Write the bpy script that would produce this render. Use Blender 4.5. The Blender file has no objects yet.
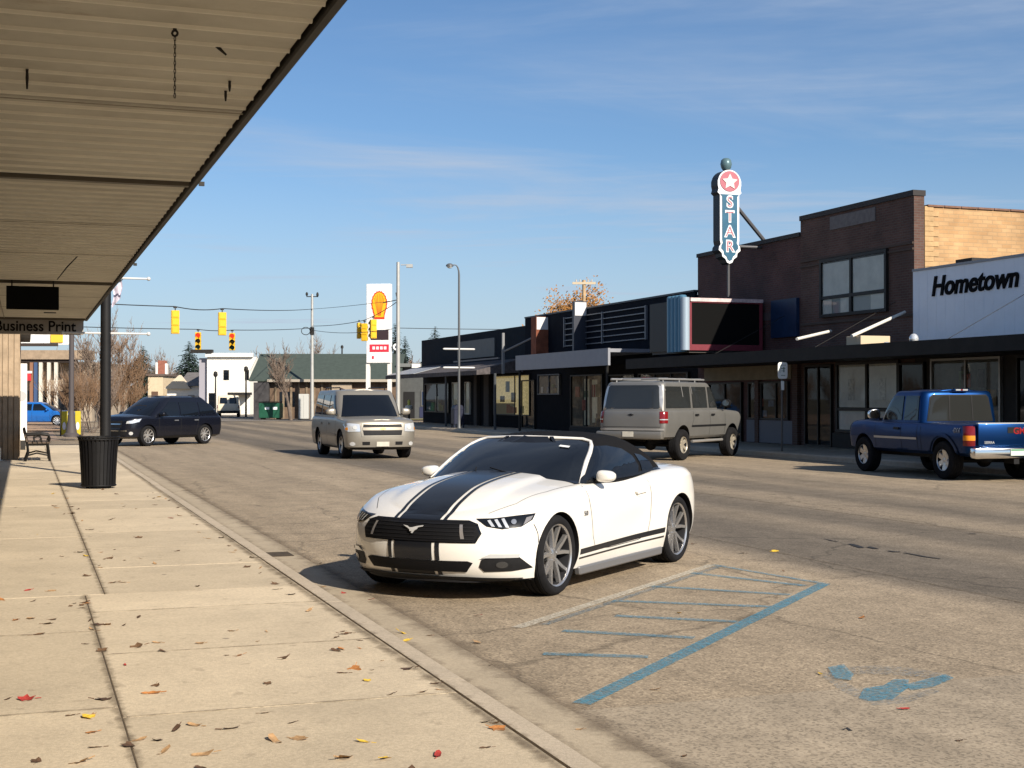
import bpy, bmesh, math, random
from mathutils import Vector, Matrix, Quaternion
from mathutils.bvhtree import BVHTree
sc = bpy.context.scene
COL = sc.collection
PI = math.pi
R = math.radians
rnd = random.Random(7)
TH = R(19.57)                     # the street runs 19.57 degrees left of the view
CT, ST = math.cos(TH), math.sin(TH)
EYE, F, HZ = 1.69, 1370.0, 398.0  # eye height, focal length in pixels, row of the horizon

def S(u, v, z=0.0):               # street frame (u along the street, v across to the right)
    return Vector((v*CT - u*ST, v*ST + u*CT, z))
def uv_of(X, Y): return (-X*ST + Y*CT, X*CT + Y*ST)
def fac(px, py, v):               # where a facade plane at v is met: (u, z)
    a = (px-512)/F
    Z = v/(CT*a+ST)
    return Z*(CT-ST*a), EYE+(HZ-py)*Z/F
def at(px, py, Z): return Vector(((px-512)/F*Z, Z, EYE+(HZ-py)*Z/F))

# ------------------------------------------------------------------ materials
MATS = {}
def mat(name, col, rough=.6, metal=0., var=0., vs=3., bump=0., bs=40., coat=0., spec=.28, rvar=0., dirt=None, ds=1.2, emit=None):
    if name in MATS: return MATS[name]
    m = bpy.data.materials.new(name); m.use_nodes = True
    nt = m.node_tree; N = nt.nodes; L = nt.links
    b = N['Principled BSDF']
    b.inputs['Base Color'].default_value = (*col, 1); b.inputs['Roughness'].default_value = rough
    b.inputs['Metallic'].default_value = metal; b.inputs['Specular IOR Level'].default_value = spec
    if coat: b.inputs['Coat Weight'].default_value = coat; b.inputs['Coat Roughness'].default_value = .04
    if emit: b.inputs['Emission Color'].default_value = (*emit[:3], 1); b.inputs['Emission Strength'].default_value = emit[3]
    if var or bump or rvar or dirt:
        tc = N.new('ShaderNodeTexCoord')
    if var or dirt:
        n = N.new('ShaderNodeTexNoise'); n.inputs['Scale'].default_value = vs; n.inputs['Detail'].default_value = 6
        n.inputs['Roughness'].default_value = .65
        L.new(tc.outputs['Object'], n.inputs['Vector'])
        r = N.new('ShaderNodeMapRange'); r.inputs['From Min'].default_value = .3; r.inputs['From Max'].default_value = .7
        r.inputs['To Min'].default_value = 1-var; r.inputs['To Max'].default_value = 1+var
        L.new(n.outputs['Fac'], r.inputs['Value'])
        mx = N.new('ShaderNodeMix'); mx.data_type = 'RGBA'; mx.blend_type = 'MULTIPLY'; mx.inputs['Factor'].default_value = 1
        mx.inputs['A'].default_value = (*col, 1)
        L.new(r.outputs['Result'], mx.inputs['B'])
        out = mx.outputs['Result']
        if dirt:
            n2 = N.new('ShaderNodeTexNoise'); n2.inputs['Scale'].default_value = ds; n2.inputs['Detail'].default_value = 8
            n2.inputs['Roughness'].default_value = .7
            L.new(tc.outputs['Object'], n2.inputs['Vector'])
            r2 = N.new('ShaderNodeMapRange'); r2.inputs['From Min'].default_value = .5; r2.inputs['From Max'].default_value = .72
            r2.inputs['To Max'].default_value = .8
            L.new(n2.outputs['Fac'], r2.inputs['Value'])
            m2 = N.new('ShaderNodeMix'); m2.data_type = 'RGBA'; m2.inputs['B'].default_value = (*dirt, 1)
            L.new(r2.outputs['Result'], m2.inputs['Factor']); L.new(out, m2.inputs['A']); out = m2.outputs['Result']
        L.new(out, b.inputs['Base Color'])
    if rvar:
        n3 = N.new('ShaderNodeTexNoise'); n3.inputs['Scale'].default_value = 2.5; n3.inputs['Detail'].default_value = 5
        L.new(tc.outputs['Object'], n3.inputs['Vector'])
        r3 = N.new('ShaderNodeMapRange'); r3.inputs['To Min'].default_value = max(0, rough-rvar); r3.inputs['To Max'].default_value = rough+rvar
        L.new(n3.outputs['Fac'], r3.inputs['Value']); L.new(r3.outputs['Result'], b.inputs['Roughness'])
    if bump:
        n4 = N.new('ShaderNodeTexNoise'); n4.inputs['Scale'].default_value = bs; n4.inputs['Detail'].default_value = 4
        L.new(tc.outputs['Object'], n4.inputs['Vector'])
        bp = N.new('ShaderNodeBump'); bp.inputs['Strength'].default_value = bump; bp.inputs['Distance'].default_value = .01
        L.new(n4.outputs['Fac'], bp.inputs['Height']); L.new(bp.outputs['Normal'], b.inputs['Normal'])
    MATS[name] = m
    return m

def brick(name, c1, c2, mortar, bw=.21, bh=.075, rough=.85, ms=.012, stain=None):
    if name in MATS: return MATS[name]
    m = bpy.data.materials.new(name); m.use_nodes = True
    nt = m.node_tree; N = nt.nodes; L = nt.links
    b = N['Principled BSDF']; b.inputs['Roughness'].default_value = rough
    tc = N.new('ShaderNodeTexCoord'); sp = N.new('ShaderNodeSeparateXYZ'); L.new(tc.outputs['Object'], sp.inputs[0])
    ad = N.new('ShaderNodeMath'); ad.operation = 'ADD'; L.new(sp.outputs['X'], ad.inputs[0]); L.new(sp.outputs['Y'], ad.inputs[1])
    cb = N.new('ShaderNodeCombineXYZ'); L.new(ad.outputs[0], cb.inputs['X']); L.new(sp.outputs['Z'], cb.inputs['Y'])
    bt = N.new('ShaderNodeTexBrick'); L.new(cb.outputs[0], bt.inputs['Vector'])
    bt.inputs['Color1'].default_value = (*c1, 1); bt.inputs['Color2'].default_value = (*c2, 1); bt.inputs['Mortar'].default_value = (*mortar, 1)
    bt.inputs['Scale'].default_value = 1; bt.inputs['Brick Width'].default_value = bw; bt.inputs['Row Height'].default_value = bh
    bt.inputs['Mortar Size'].default_value = ms; bt.inputs['Bias'].default_value = -.1
    n = N.new('ShaderNodeTexNoise'); n.inputs['Scale'].default_value = .9; n.inputs['Detail'].default_value = 7; L.new(tc.outputs['Object'], n.inputs['Vector'])
    r = N.new('ShaderNodeMapRange'); r.inputs['From Min'].default_value = .35; r.inputs['From Max'].default_value = .7
    r.inputs['To Min'].default_value = .72; r.inputs['To Max'].default_value = 1.2; L.new(n.outputs['Fac'], r.inputs['Value'])
    mx = N.new('ShaderNodeMix'); mx.data_type = 'RGBA'; mx.blend_type = 'MULTIPLY'; mx.inputs['Factor'].default_value = 1
    L.new(bt.outputs['Color'], mx.inputs['A']); L.new(r.outputs['Result'], mx.inputs['B']); L.new(mx.outputs['Result'], b.inputs['Base Color'])
    bp = N.new('ShaderNodeBump'); bp.inputs['Strength'].default_value = .5; bp.inputs['Distance'].default_value = .01; bp.invert = True
    L.new(bt.outputs['Fac'], bp.inputs['Height']); L.new(bp.outputs['Normal'], b.inputs['Normal'])
    MATS[name] = m
    return m

def glass(name, tint, trans=.5, rough=.02):       # window glass: a clear part mixed with a mirror part
    if name in MATS: return MATS[name]
    m = bpy.data.materials.new(name); m.use_nodes = True
    nt = m.node_tree; N = nt.nodes; L = nt.links
    N.remove(N['Principled BSDF']); out = N['Material Output']
    t = N.new('ShaderNodeBsdfTransparent'); t.inputs['Color'].default_value = (*tint, 1)
    g = N.new('ShaderNodeBsdfGlossy'); g.inputs['Roughness'].default_value = rough
    fr = N.new('ShaderNodeFresnel'); fr.inputs['IOR'].default_value = 1.5
    r = N.new('ShaderNodeMapRange'); r.inputs['To Min'].default_value = .0; r.inputs['To Max'].default_value = .62
    L.new(fr.outputs[0], r.inputs['Value'])
    mx = N.new('ShaderNodeMixShader'); L.new(r.outputs['Result'], mx.inputs[0]); L.new(t.outputs[0], mx.inputs[1]); L.new(g.outputs[0], mx.inputs[2])
    L.new(mx.outputs[0], out.inputs['Surface'])
    MATS[name] = m
    return m

# ------------------------------------------------------------------ mesh builder
class MB:
    def __init__(s): s.v = []; s.f = []; s.m = []; s.mi = 0
    def add(s, vs, fs):
        o = len(s.v); s.v += [Vector(p) for p in vs]
        for f in fs: s.f.append([o+i for i in f]); s.m.append(s.mi)
        return s
    def box(s, x0, x1, y0, y1, z0, z1):
        return s.add([(x0,y0,z0),(x1,y0,z0),(x1,y1,z0),(x0,y1,z0),(x0,y0,z1),(x1,y0,z1),(x1,y1,z1),(x0,y1,z1)],
              [(0,3,2,1),(4,5,6,7),(0,1,5,4),(1,2,6,5),(2,3,7,6),(3,0,4,7)])
    def cbox(s, c, sx, sy, sz, rot=None):
        M_ = Matrix.Rotation(rot[0], 3, rot[1]) if rot else Matrix.Identity(3)
        h = [(x*sx/2, y*sy/2, z*sz/2) for z in (-1,1) for (x,y) in ((-1,-1),(1,-1),(1,1),(-1,1))]
        return s.add([Vector(c)+M_@Vector(p) for p in h], [(0,3,2,1),(4,5,6,7),(0,1,5,4),(1,2,6,5),(2,3,7,6),(3,0,4,7)])
    def tube(s, pts, r, n=8, cap=True):
        pts = [Vector(p) for p in pts]; k = len(pts)
        rs = r if isinstance(r, (list, tuple)) else [r]*k
        vs = []; fs = []; up = None
        for i, p in enumerate(pts):
            d = (pts[min(i+1,k-1)]-pts[max(i-1,0)]).normalized()
            if up is None:
                up = Vector((0,0,1)) if abs(d.z) < .9 else Vector((1,0,0))
            a = d.cross(up).normalized(); b = a.cross(d).normalized(); up = b
            for j in range(n):
                t = 2*PI*j/n; vs.append(p+(a*math.cos(t)+b*math.sin(t))*rs[i])
        for i in range(k-1):
            for j in range(n):
                fs.append((i*n+j, i*n+(j+1)%n, (i+1)*n+(j+1)%n, (i+1)*n+j))
        if cap: fs.append(tuple(range(n))[::-1]); fs.append(tuple(range((k-1)*n, k*n)))
        return s.add(vs, fs)
    def lathe(s, prof, n=24, o=(0,0,0), axis='z', close=False):   # prof: (radius, height)
        vs = []; fs = []; k = len(prof)
        for (r, h) in prof:
            for j in range(n):
                t = 2*PI*j/n; x, y = r*math.cos(t), r*math.sin(t)
                p = (x, y, h) if axis == 'z' else ((x, h, y) if axis == 'y' else (h, x, y))
                vs.append(Vector(o)+Vector(p))
        for i in range(k-1):
            for j in range(n): fs.append((i*n+j, i*n+(j+1)%n, (i+1)*n+(j+1)%n, (i+1)*n+j))
        if close:
            fs.append(tuple(range(n))[::-1]); fs.append(tuple(range((k-1)*n, k*n)))
        return s.add(vs, fs)
    def prism(s, poly, o, a, b, n_, d):                            # polygon in plane (a,b) at o, pushed d along n_
        o, a, b, n_ = Vector(o), Vector(a), Vector(b), Vector(n_)
        k = len(poly)
        P = [o+a*p[0]+b*p[1] for p in poly]
        return s.add(P+[p+n_*d for p in P], [tuple(range(k)), tuple(range(2*k-1, k-1, -1))]+[(i, i+k, (i+1)%k+k, (i+1)%k) for i in range(k)])
    def grid(s, fn, nu, nv):
        vs = [fn(i/nu, j/nv) for i in range(nu+1) for j in range(nv+1)]
        fs = [(i*(nv+1)+j, (i+1)*(nv+1)+j, (i+1)*(nv+1)+j+1, i*(nv+1)+j+1) for i in range(nu) for j in range(nv)]
        return s.add(vs, fs)
    def ball(s, c, rx, ry=None, rz=None, n=14, m=8):
        ry = ry or rx; rz = rz or rx; vs = []; fs = []
        for i in range(m+1):
            t = PI*i/m
            for j in range(n):
                q = 2*PI*j/n; vs.append(Vector(c)+Vector((rx*math.sin(t)*math.cos(q), ry*math.sin(t)*math.sin(q), rz*math.cos(t))))
        for i in range(m):
            for j in range(n): fs.append((i*n+j, (i+1)*n+j, (i+1)*n+(j+1)%n, i*n+(j+1)%n))
        return s.add(vs, fs)
    def mesh(s, name, mats, smooth=None, bevel=0, fix=True, seg=1):
        me = bpy.data.meshes.new(name)
        me.from_pydata([tuple(p) for p in s.v], [], s.f)
        for m_ in (mats if isinstance(mats, (list, tuple)) else [mats]): me.materials.append(m_)
        for p, i in zip(me.polygons, s.m): p.material_index = i
        bm = bmesh.new(); bm.from_mesh(me)
        if fix:
            bmesh.ops.remove_doubles(bm, verts=bm.verts, dist=1e-5)
            bmesh.ops.recalc_face_normals(bm, faces=bm.faces)
        if bevel:
            es = [e for e in bm.edges if len(e.link_faces) == 2 and e.calc_face_angle(0) > R(35)]
            bmesh.ops.bevel(bm, geom=es, offset=bevel, segments=seg, affect='EDGES', profile=.5)
        bm.to_mesh(me); bm.free()
        if smooth:
            for p in me.polygons: p.use_smooth = True
            me.set_sharp_from_angle(angle=R(smooth))
        return me
    def obj(s, name, mats, parent=None, smooth=None, bevel=0, fix=True, seg=1):
        return link(name, s.mesh(name, mats, smooth, bevel, fix, seg), parent)

def link(name, me, parent=None):
    o = bpy.data.objects.new(name, me); COL.objects.link(o)
    if parent is not None: o.parent = parent
    return o
def tag(o, label=None, cat=None, group=None, kind=None):
    if label: o['label'] = label
    if cat: o['category'] = cat
    if group: o['group'] = group
    if kind: o['kind'] = kind
    return o
def empty(name, loc, rz=0., label=None, cat=None, group=None):
    o = bpy.data.objects.new(name, None); COL.objects.link(o)
    o.location = loc; o.rotation_euler = (0, 0, rz); o.empty_display_size = .2
    return tag(o, label, cat, group)
def structure(o): o['kind'] = 'structure'; return o
def copy_tree(o, parent=None):
    c = o.copy(); COL.objects.link(c)
    if parent is not None: c.parent = parent
    for ch in o.children: copy_tree(ch, c)
    return c
def text_mesh(txt, size, extrude=.01, shear=0., offset=0., spacing=1., sx=1., align='CENTER'):
    cu = bpy.data.curves.new('lettering', 'FONT'); cu.body = txt; cu.size = size; cu.extrude = extrude; cu.shear = shear
    cu.offset = offset; cu.space_character = spacing; cu.align_x = align; cu.align_y = 'CENTER'
    o = bpy.data.objects.new('lettering', cu); COL.objects.link(o)
    dg = bpy.context.evaluated_depsgraph_get(); dg.update()
    me = bpy.data.meshes.new_from_object(o.evaluated_get(dg))
    bpy.data.objects.remove(o); bpy.data.curves.remove(cu)
    if sx != 1:
        for v in me.vertices: v.co.x *= sx
    return me
def lettering(name, txt, size, mt, parent, o, a, b, **kw):          # a: reading direction, b: up
    me = text_mesh(txt, size, **kw); me.materials.clear(); me.materials.append(mt)
    a, b = Vector(a).normalized(), Vector(b).normalized(); n = a.cross(b)
    M_ = Matrix((a, b, n)).transposed().to_4x4(); M_.translation = Vector(o)
    me.transform(M_)
    return link(name, me, parent)

def spl(pts):                      # smooth curve through (x, y) points, no overshoot
    pts = sorted(pts); xs = [p[0] for p in pts]; ys = [p[1] for p in pts]; n = len(pts)
    if n == 1: return lambda x: ys[0]
    d = [(ys[i+1]-ys[i])/(xs[i+1]-xs[i]) for i in range(n-1)]
    m = [d[0]]+[0 if d[i-1]*d[i] <= 0 else 2*d[i-1]*d[i]/(d[i-1]+d[i]) for i in range(1, n-1)]+[d[-1]]
    def f(x):
        if x <= xs[0]: return ys[0]
        if x >= xs[-1]: return ys[-1]
        i = max(k for k in range(n-1) if xs[k] <= x)
        h = xs[i+1]-xs[i]; t = (x-xs[i])/h
        return (2*t**3-3*t*t+1)*ys[i]+(t**3-2*t*t+t)*h*m[i]+(-2*t**3+3*t*t)*ys[i+1]+(t**3-t*t)*h*m[i+1]
    return f
# ------------------------------------------------------------------ vehicle surfaces
def row(xn, xt, W, z, lf=.5, lr=.4, p=2.6, q=2.8, sharp=False):
    W = spl(W) if isinstance(W, list) else (lambda x, w=W: w)
    z = spl(z) if isinstance(z, list) else (lambda x, h=z: h)
    return dict(xn=xn, xt=xt, W=W, z=z, lf=lf, lr=lr, p=p, q=q, sharp=sharp)
def shell(rows, crown, sub=5, NF=16, NS=44, NR=14, ny=18, ridge=lambda x, y: 0):
    """a closed body: rings (control rows) stacked from the underside up, the top one bridged across with a crown"""
    G = []
    for r in rows:
        c = []
        for k in range(NF):
            f = k/NF*PI/2; x = r['xn']-r['lf']+r['lf']*math.cos(f)**(2/r['p']); c.append(Vector((x, r['W'](x)*math.sin(f)**(2/r['p']), r['z'](x))))
        a, b = r['xn']-r['lf'], r['xt']+r['lr']
        for k in range(NS):
            x = a+(b-a)*k/NS; c.append(Vector((x, r['W'](x), r['z'](x))))
        for k in range(NR+1):
            f = PI/2-k/NR*PI/2; x = r['xt']+r['lr']-r['lr']*max(0, math.cos(f))**(2/r['q']); c.append(Vector((x, r['W'](x)*max(0, math.sin(f))**(2/r['q']), r['z'](x))))
        G.append(c)
    n = len(G); D = []
    for i in range(n-1):
        P0 = G[i-1] if i > 0 and not rows[i]['sharp'] else G[i]
        P1, P2 = G[i], G[i+1]
        P3 = G[i+2] if i < n-2 and not rows[i+1]['sharp'] else G[i+1]
        for k in range(sub):
            t = k/sub
            D.append([.5*((2*b)+(c-a)*t+(2*a-5*b+4*c-d)*t*t+(3*b-a-3*c+d)*t**3) for a, b, c, d in zip(P0, P1, P2, P3)])
    D.append(G[-1])
    m = len(D[0]); mb = MB(); ring = 2*m
    vs = []
    for c in D: vs += c+[Vector((p.x, -p.y, p.z)) for p in c]
    fs = []
    for j in range(len(D)-1):
        for i in range(m-1):
            a = j*ring+i; fs.append((a, a+1, a+ring+1, a+ring))
            a += m; fs.append((a, a+ring, a+ring+1, a+1))
    mb.add(vs, fs)
    top = D[-1]; bot = D[0]
    mb.grid(lambda s, t: (lambda p, e: Vector((p.x, p.y*e, p.z+crown(p.x)*(1-abs(e)**2.2)+ridge(p.x, p.y*e)*(1-abs(e)**4))))(top[round(s*(m-1))], 1-2*t), m-1, ny)
    mb.grid(lambda s, t: (lambda p, e: Vector((p.x, p.y*e, p.z)))(bot[round(s*(m-1))], 1-2*t), m-1, 2)
    bm = bmesh.new()
    V = [bm.verts.new(p) for p in mb.v]
    for f in mb.f:
        try: bm.faces.new([V[i] for i in f])
        except ValueError: pass
    bmesh.ops.remove_doubles(bm, verts=bm.verts, dist=6e-4)
    bmesh.ops.dissolve_degenerate(bm, edges=bm.edges, dist=1e-4)
    bmesh.ops.recalc_face_normals(bm, faces=bm.faces)
    return bm
def finish_shell(bm, name, mats, parent, wells=None, wr=.375, win=.6, smooth=38):
    """to an object; wells = [(x, z)] cuts wheel arches of radius wr, their inner faces get mats[1]"""
    me = bpy.data.meshes.new(name); bm.to_mesh(me); bm.free()
    for m_ in mats: me.materials.append(m_)
    o = link(name, me)
    if wells:
        cb = MB()
        for (x, z) in wells:
            for s in (-1, 1):
                ys = (win*s, 1.4*s)
                k = 40
                vs = [(x+wr*math.cos(2*PI*i/k), y, z+wr*math.sin(2*PI*i/k)) for y in ys for i in range(k)]
                cb.add(vs, [tuple(range(k)), tuple(range(k, 2*k))]+[(i, (i+1)%k, (i+1)%k+k, i+k) for i in range(k)])
        c = cb.obj('wheel_well', mats[0])
        md = o.modifiers.new('b', 'BOOLEAN'); md.object = c; md.operation = 'DIFFERENCE'; md.solver = 'EXACT'
        dg = bpy.context.evaluated_depsgraph_get(); dg.update()
        new = bpy.data.meshes.new_from_object(o.evaluated_get(dg))
        o.modifiers.clear(); o.data = new; bpy.data.objects.remove(c)
        new.name = name
        for p in new.polygons:
            for (x, z) in wells:
                if (p.center.x-x)**2+(p.center.z-z)**2 < (wr*.999)**2 and abs(p.normal.y) < .5 or ((p.center.x-x)**2+(p.center.z-z)**2 < (wr*.97)**2 and abs(abs(p.center.y)-win) < .02):
                    p.material_index = 1
        me = new
    for p in me.polygons: p.use_smooth = True
    me.set_sharp_from_angle(angle=R(smooth))
    o.parent = parent
    return o
def bvh_of(*objs):
    vs = []; fs = []
    for o in objs:
        k = len(vs); vs += [v.co.copy() for v in o.data.vertices]; fs += [[k+i for i in p.vertices] for p in o.data.polygons]
    return BVHTree.FromPolygons(vs, fs)
def mirror_y(poly): return [(-a, b) for a, b in poly][::-1]
VIEW = {  # looking frames on a vehicle: (a axis, b axis, ray direction)
 'front': (Vector((0,1,0)), Vector((0,0,1)), Vector((-1,0,0))),
 'rear': (Vector((0,1,0)), Vector((0,0,1)), Vector((1,0,0))),
 'left': (Vector((1,0,0)), Vector((0,0,1)), Vector((0,-1,0))),
 'right': (Vector((1,0,0)), Vector((0,0,1)), Vector((0,1,0))),
 'top': (Vector((1,0,0)), Vector((0,1,0)), Vector((0,0,-1))),
}
def drape(name, bvh, poly, view, mt, parent, off=.004, res=.05, thick=0., smooth=40, z0=None):
    """a thin panel with the outline poly (seen along a view) that follows the surface under it"""
    a, b, d = VIEW[view] if isinstance(view, str) else view
    bm = bmesh.new()
    f = bm.faces.new([bm.verts.new((p[0], p[1], 0)) for p in poly])
    bmesh.ops.triangulate(bm, faces=[f])
    for ax in (0, 1):
        lo = min(p[ax] for p in poly); hi = max(p[ax] for p in poly); k = max(1, int((hi-lo)/res))
        for i in range(1, k+1):
            co = [0, 0, 0]; co[ax] = lo+(hi-lo)*i/(k+1); no = [0, 0, 0]; no[ax] = 1
            bmesh.ops.bisect_plane(bm, geom=bm.verts[:]+bm.edges[:]+bm.faces[:], plane_co=co, plane_no=no, dist=1e-5)
    for v in bm.verts:
        o = a*v.co.x+b*v.co.y
        h = bvh.ray_cast(o-d*8, d)
        if h[0] is None:
            h = bvh.find_nearest(o-d*2)
        n = h[1]
        if n.dot(d) > 0: n = -n
        v.co = h[0]+n*off*.7-d*off*.5
    bm.normal_update()
    for f in bm.faces:
        if f.normal.dot(d) > 0: f.normal_flip()
    if thick:
        bm.normal_update()
        r_ = bmesh.ops.solidify(bm, geom=bm.faces[:], thickness=thick)
    bmesh.ops.recalc_face_normals(bm, faces=bm.faces) if thick else None
    me = bpy.data.meshes.new(name); bm.to_mesh(me); bm.free(); me.materials.append(mt)
    for p in me.polygons: p.use_smooth = True
    me.set_sharp_from_angle(angle=R(smooth))
    return link(name, me, parent)
def strip(pts, w):                 # a polyline as a narrow outline
    pts = [Vector((p[0], p[1])) for p in pts]; L_ = []; Rr = []
    for i, p in enumerate(pts):
        d = (pts[min(i+1, len(pts)-1)]-pts[max(i-1, 0)]).normalized(); n = Vector((-d.y, d.x))*w/2
        L_.append(p+n); Rr.append(p-n)
    return [(q.x, q.y) for q in L_+Rr[::-1]]

RUBBER = mat('tyre_rubber', (.012,.012,.013), .9, spec=.12, var=.25, vs=12, bump=.2, bs=60)
def wheel(parent, x, y, z, side, Rt, Rr, w, rim_mat, spokes=5, style='single', dark=None, steer=0.):
    """wheel > tyre, rim, brake_disc; side +1 means the outer face looks to +y"""
    e = bpy.data.objects.new('wheel', None); COL.objects.link(e); e.parent = parent; e.location = (x, y, z); e.rotation_euler = (0, 0, steer)
    s = side; hw = w/2
    t = MB()
    prof = [(Rr*.97, -hw*.82), (Rr+.01, -hw*.95), (Rr+(Rt-Rr)*.5, -hw*1.04), (Rt-.02, -hw*.96), (Rt-.004, -hw*.75)]
    for k in range(4):
        y0 = -hw*.75+k*hw*1.5/4; y1 = y0+hw*1.5/4
        prof += [(Rt, y0+.006), (Rt, y1-.010), (Rt-.008, y1-.008), (Rt-.008, y1)]
    prof += [(Rt-.004, hw*.75), (Rt-.02, hw*.96), (Rr+(Rt-Rr)*.5, hw*1.04), (Rr+.01, hw*.95), (Rr*.97, hw*.82)]
    t.lathe(prof, 48, axis='y'); t.obj('tyre', RUBBER, e, smooth=50)
    dk = dark or mat('wheel_dark', (.02,.02,.022), .5)
    r = MB(); r.mi = 1
    r.lathe([(Rr*.99, -hw*.9), (Rr*.93, -hw*.75), (Rr*.90, 0), (Rr*.93, s*hw*.6), (Rr*.945, s*hw*.80)], 48, axis='y'); r.mi = 0
    r.lathe([(Rr*.945, s*hw*.80), (Rr*.955, s*hw*.86), (Rr*1.0, s*hw*.93), (Rr*1.015, s*hw*.84), (Rr*.99, s*hw*.8)], 48, axis='y')
    r.mi = 1; r.lathe([(0.001, s*hw*-.25), (Rr*.91, s*hw*-.25)], 32, axis='y'); r.mi = 0
    yo = s*hw*.62                                    # hub face
    r.lathe([(.001, yo+s*.004), (.035, yo+s*.002), (.055, yo-s*.004), (.075, yo-s*.03), (.08, yo-s*.08)], 24, axis='y')
    def spoke(a0, w0, w1, r0, r1, yin, yout, tk=.03, sk=0.):
        a = Vector((math.cos(a0), 0, math.sin(a0))); b = Vector((-math.sin(a0), 0, math.cos(a0))); yv = Vector((0, s, 0))
        P = []
        for (rr, ww, yy, kk) in ((r0, w0, yin, 0), ((r0+r1)*.55, (w0+w1)*.48, yin*.45+yout*.55, sk*.5), (r1, w1, yout, sk)):
            c = a*rr+b*kk+yv*(yy*s)
            P += [c-b*ww/2-yv*tk, c+b*ww/2-yv*tk, c+b*ww*.36, c-b*ww*.36]
        fs = []
        for k in (0, 4):
            for j in range(4): fs.append((k+j, k+(j+1)%4, k+4+(j+1)%4, k+4+j))
        fs += [(3,2,1,0), (8,9,10,11)]
        r.add(P, fs)
    for k in range(spokes):
        a0 = 2*PI*k/spokes+PI/2
        if style == 'single': spoke(a0, .10, .12, .045, Rr*.95, yo, s*hw*.78)
        elif style == 'wide': spoke(a0, .13, .16, .04, Rr*.95, yo, s*hw*.76)
        elif style == 'split':
            for q in (-1, 1): spoke(a0+q*.02, .05, .042, .05, Rr*.955, yo, s*hw*.80, sk=q*.078)
    for k in range(5):
        q = 2*PI*k/5+.3; r.lathe([(.011, yo-s*.005), (.011, yo+s*.004), (.001, yo+s*.006)], 8, o=(.05*math.cos(q), 0, .05*math.sin(q)), axis='y')
    r.obj('rim', [rim_mat, dk], e, smooth=32)
    b = MB(); b.lathe([(Rr*.3, s*hw*-.05), (Rr*.78, s*hw*-.05), (Rr*.78, s*hw*-.12), (Rr*.3, s*hw*-.12)], 32, axis='y', close=False)
    b.obj('brake_disc', mat('disc_steel', (.35,.34,.33), .4, 1.), e, smooth=30)
    return e
def ellip(cx, cy, rx, ry, n=16, e=2.): 
    def c(t): x = math.cos(t); return math.copysign(abs(x)**(2/e), x)
    def s_(t): x = math.sin(t); return math.copysign(abs(x)**(2/e), x)
    return [(cx+rx*c(2*PI*k/n), cy+ry*s_(2*PI*k/n)) for k in range(n)]
def mirror_pod(parent, x, y, z, side, paint, black, sx=.09, sy=.12, sz=.075):
    m = MB()
    m.ball((0, 0, 0), 1, 1, 1, 20, 12)
    for v in m.v:
        q = [math.copysign(abs(c_)**.72, c_) for c_ in v]
        v.x, v.y, v.z = x+q[0]*sx, y+side*sy*.9+q[1]*sy, z+q[2]*sz*(1-.15*q[1]*side)
    for v in m.v:                                     # flat mirror side towards the rear
        if v.x < x-sx*.45: v.x = x-sx*.45
    o = m.obj('wing_mirror', paint, parent, smooth=50)
    f = MB(); f.tube([(x, y-side*.05, z-sz*.9), (x, y+side*sy*.5, z-sz*.55)], [.03, .022], 8); f.obj('mirror_foot', black, o, smooth=40)
    g = MB(); g.add([(x-sx*.455-.002, y+side*sy*.9+sy*.75*math.cos(t*PI/8), z+sz*.75*math.sin(t*PI/8)) for t in range(16)], [tuple(range(16))])
    g.obj('mirror_glass', mat('mirror_silver', (.6,.62,.65), .05, 1.), o, fix=False)
    return o
CARGLASS = mat('car_glass', (.006,.008,.012), .03, spec=.42)
BLACKP = mat('black_plastic', (.011,.011,.012), .55, spec=.2, var=.2, vs=20)
GLOSSBLACK = mat('gloss_black', (.008,.009,.011), .15, coat=.35, rvar=.05)
CHROME = mat('chrome', (.75,.74,.72), .12, 1.)
LAMPW = mat('lamp_clear', (.72,.74,.75), .12, .5, coat=.5)
LAMPR = mat('lamp_red', (.17,.008,.010), .18, coat=.6)
LAMPO = mat('lamp_amber', (.75,.26,.02), .2, coat=.6)
SEAM = mat('panel_gap', (.02,.02,.02), .8)
PLATE = mat('plate_white', (.72,.74,.72), .4, var=.1)
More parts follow.
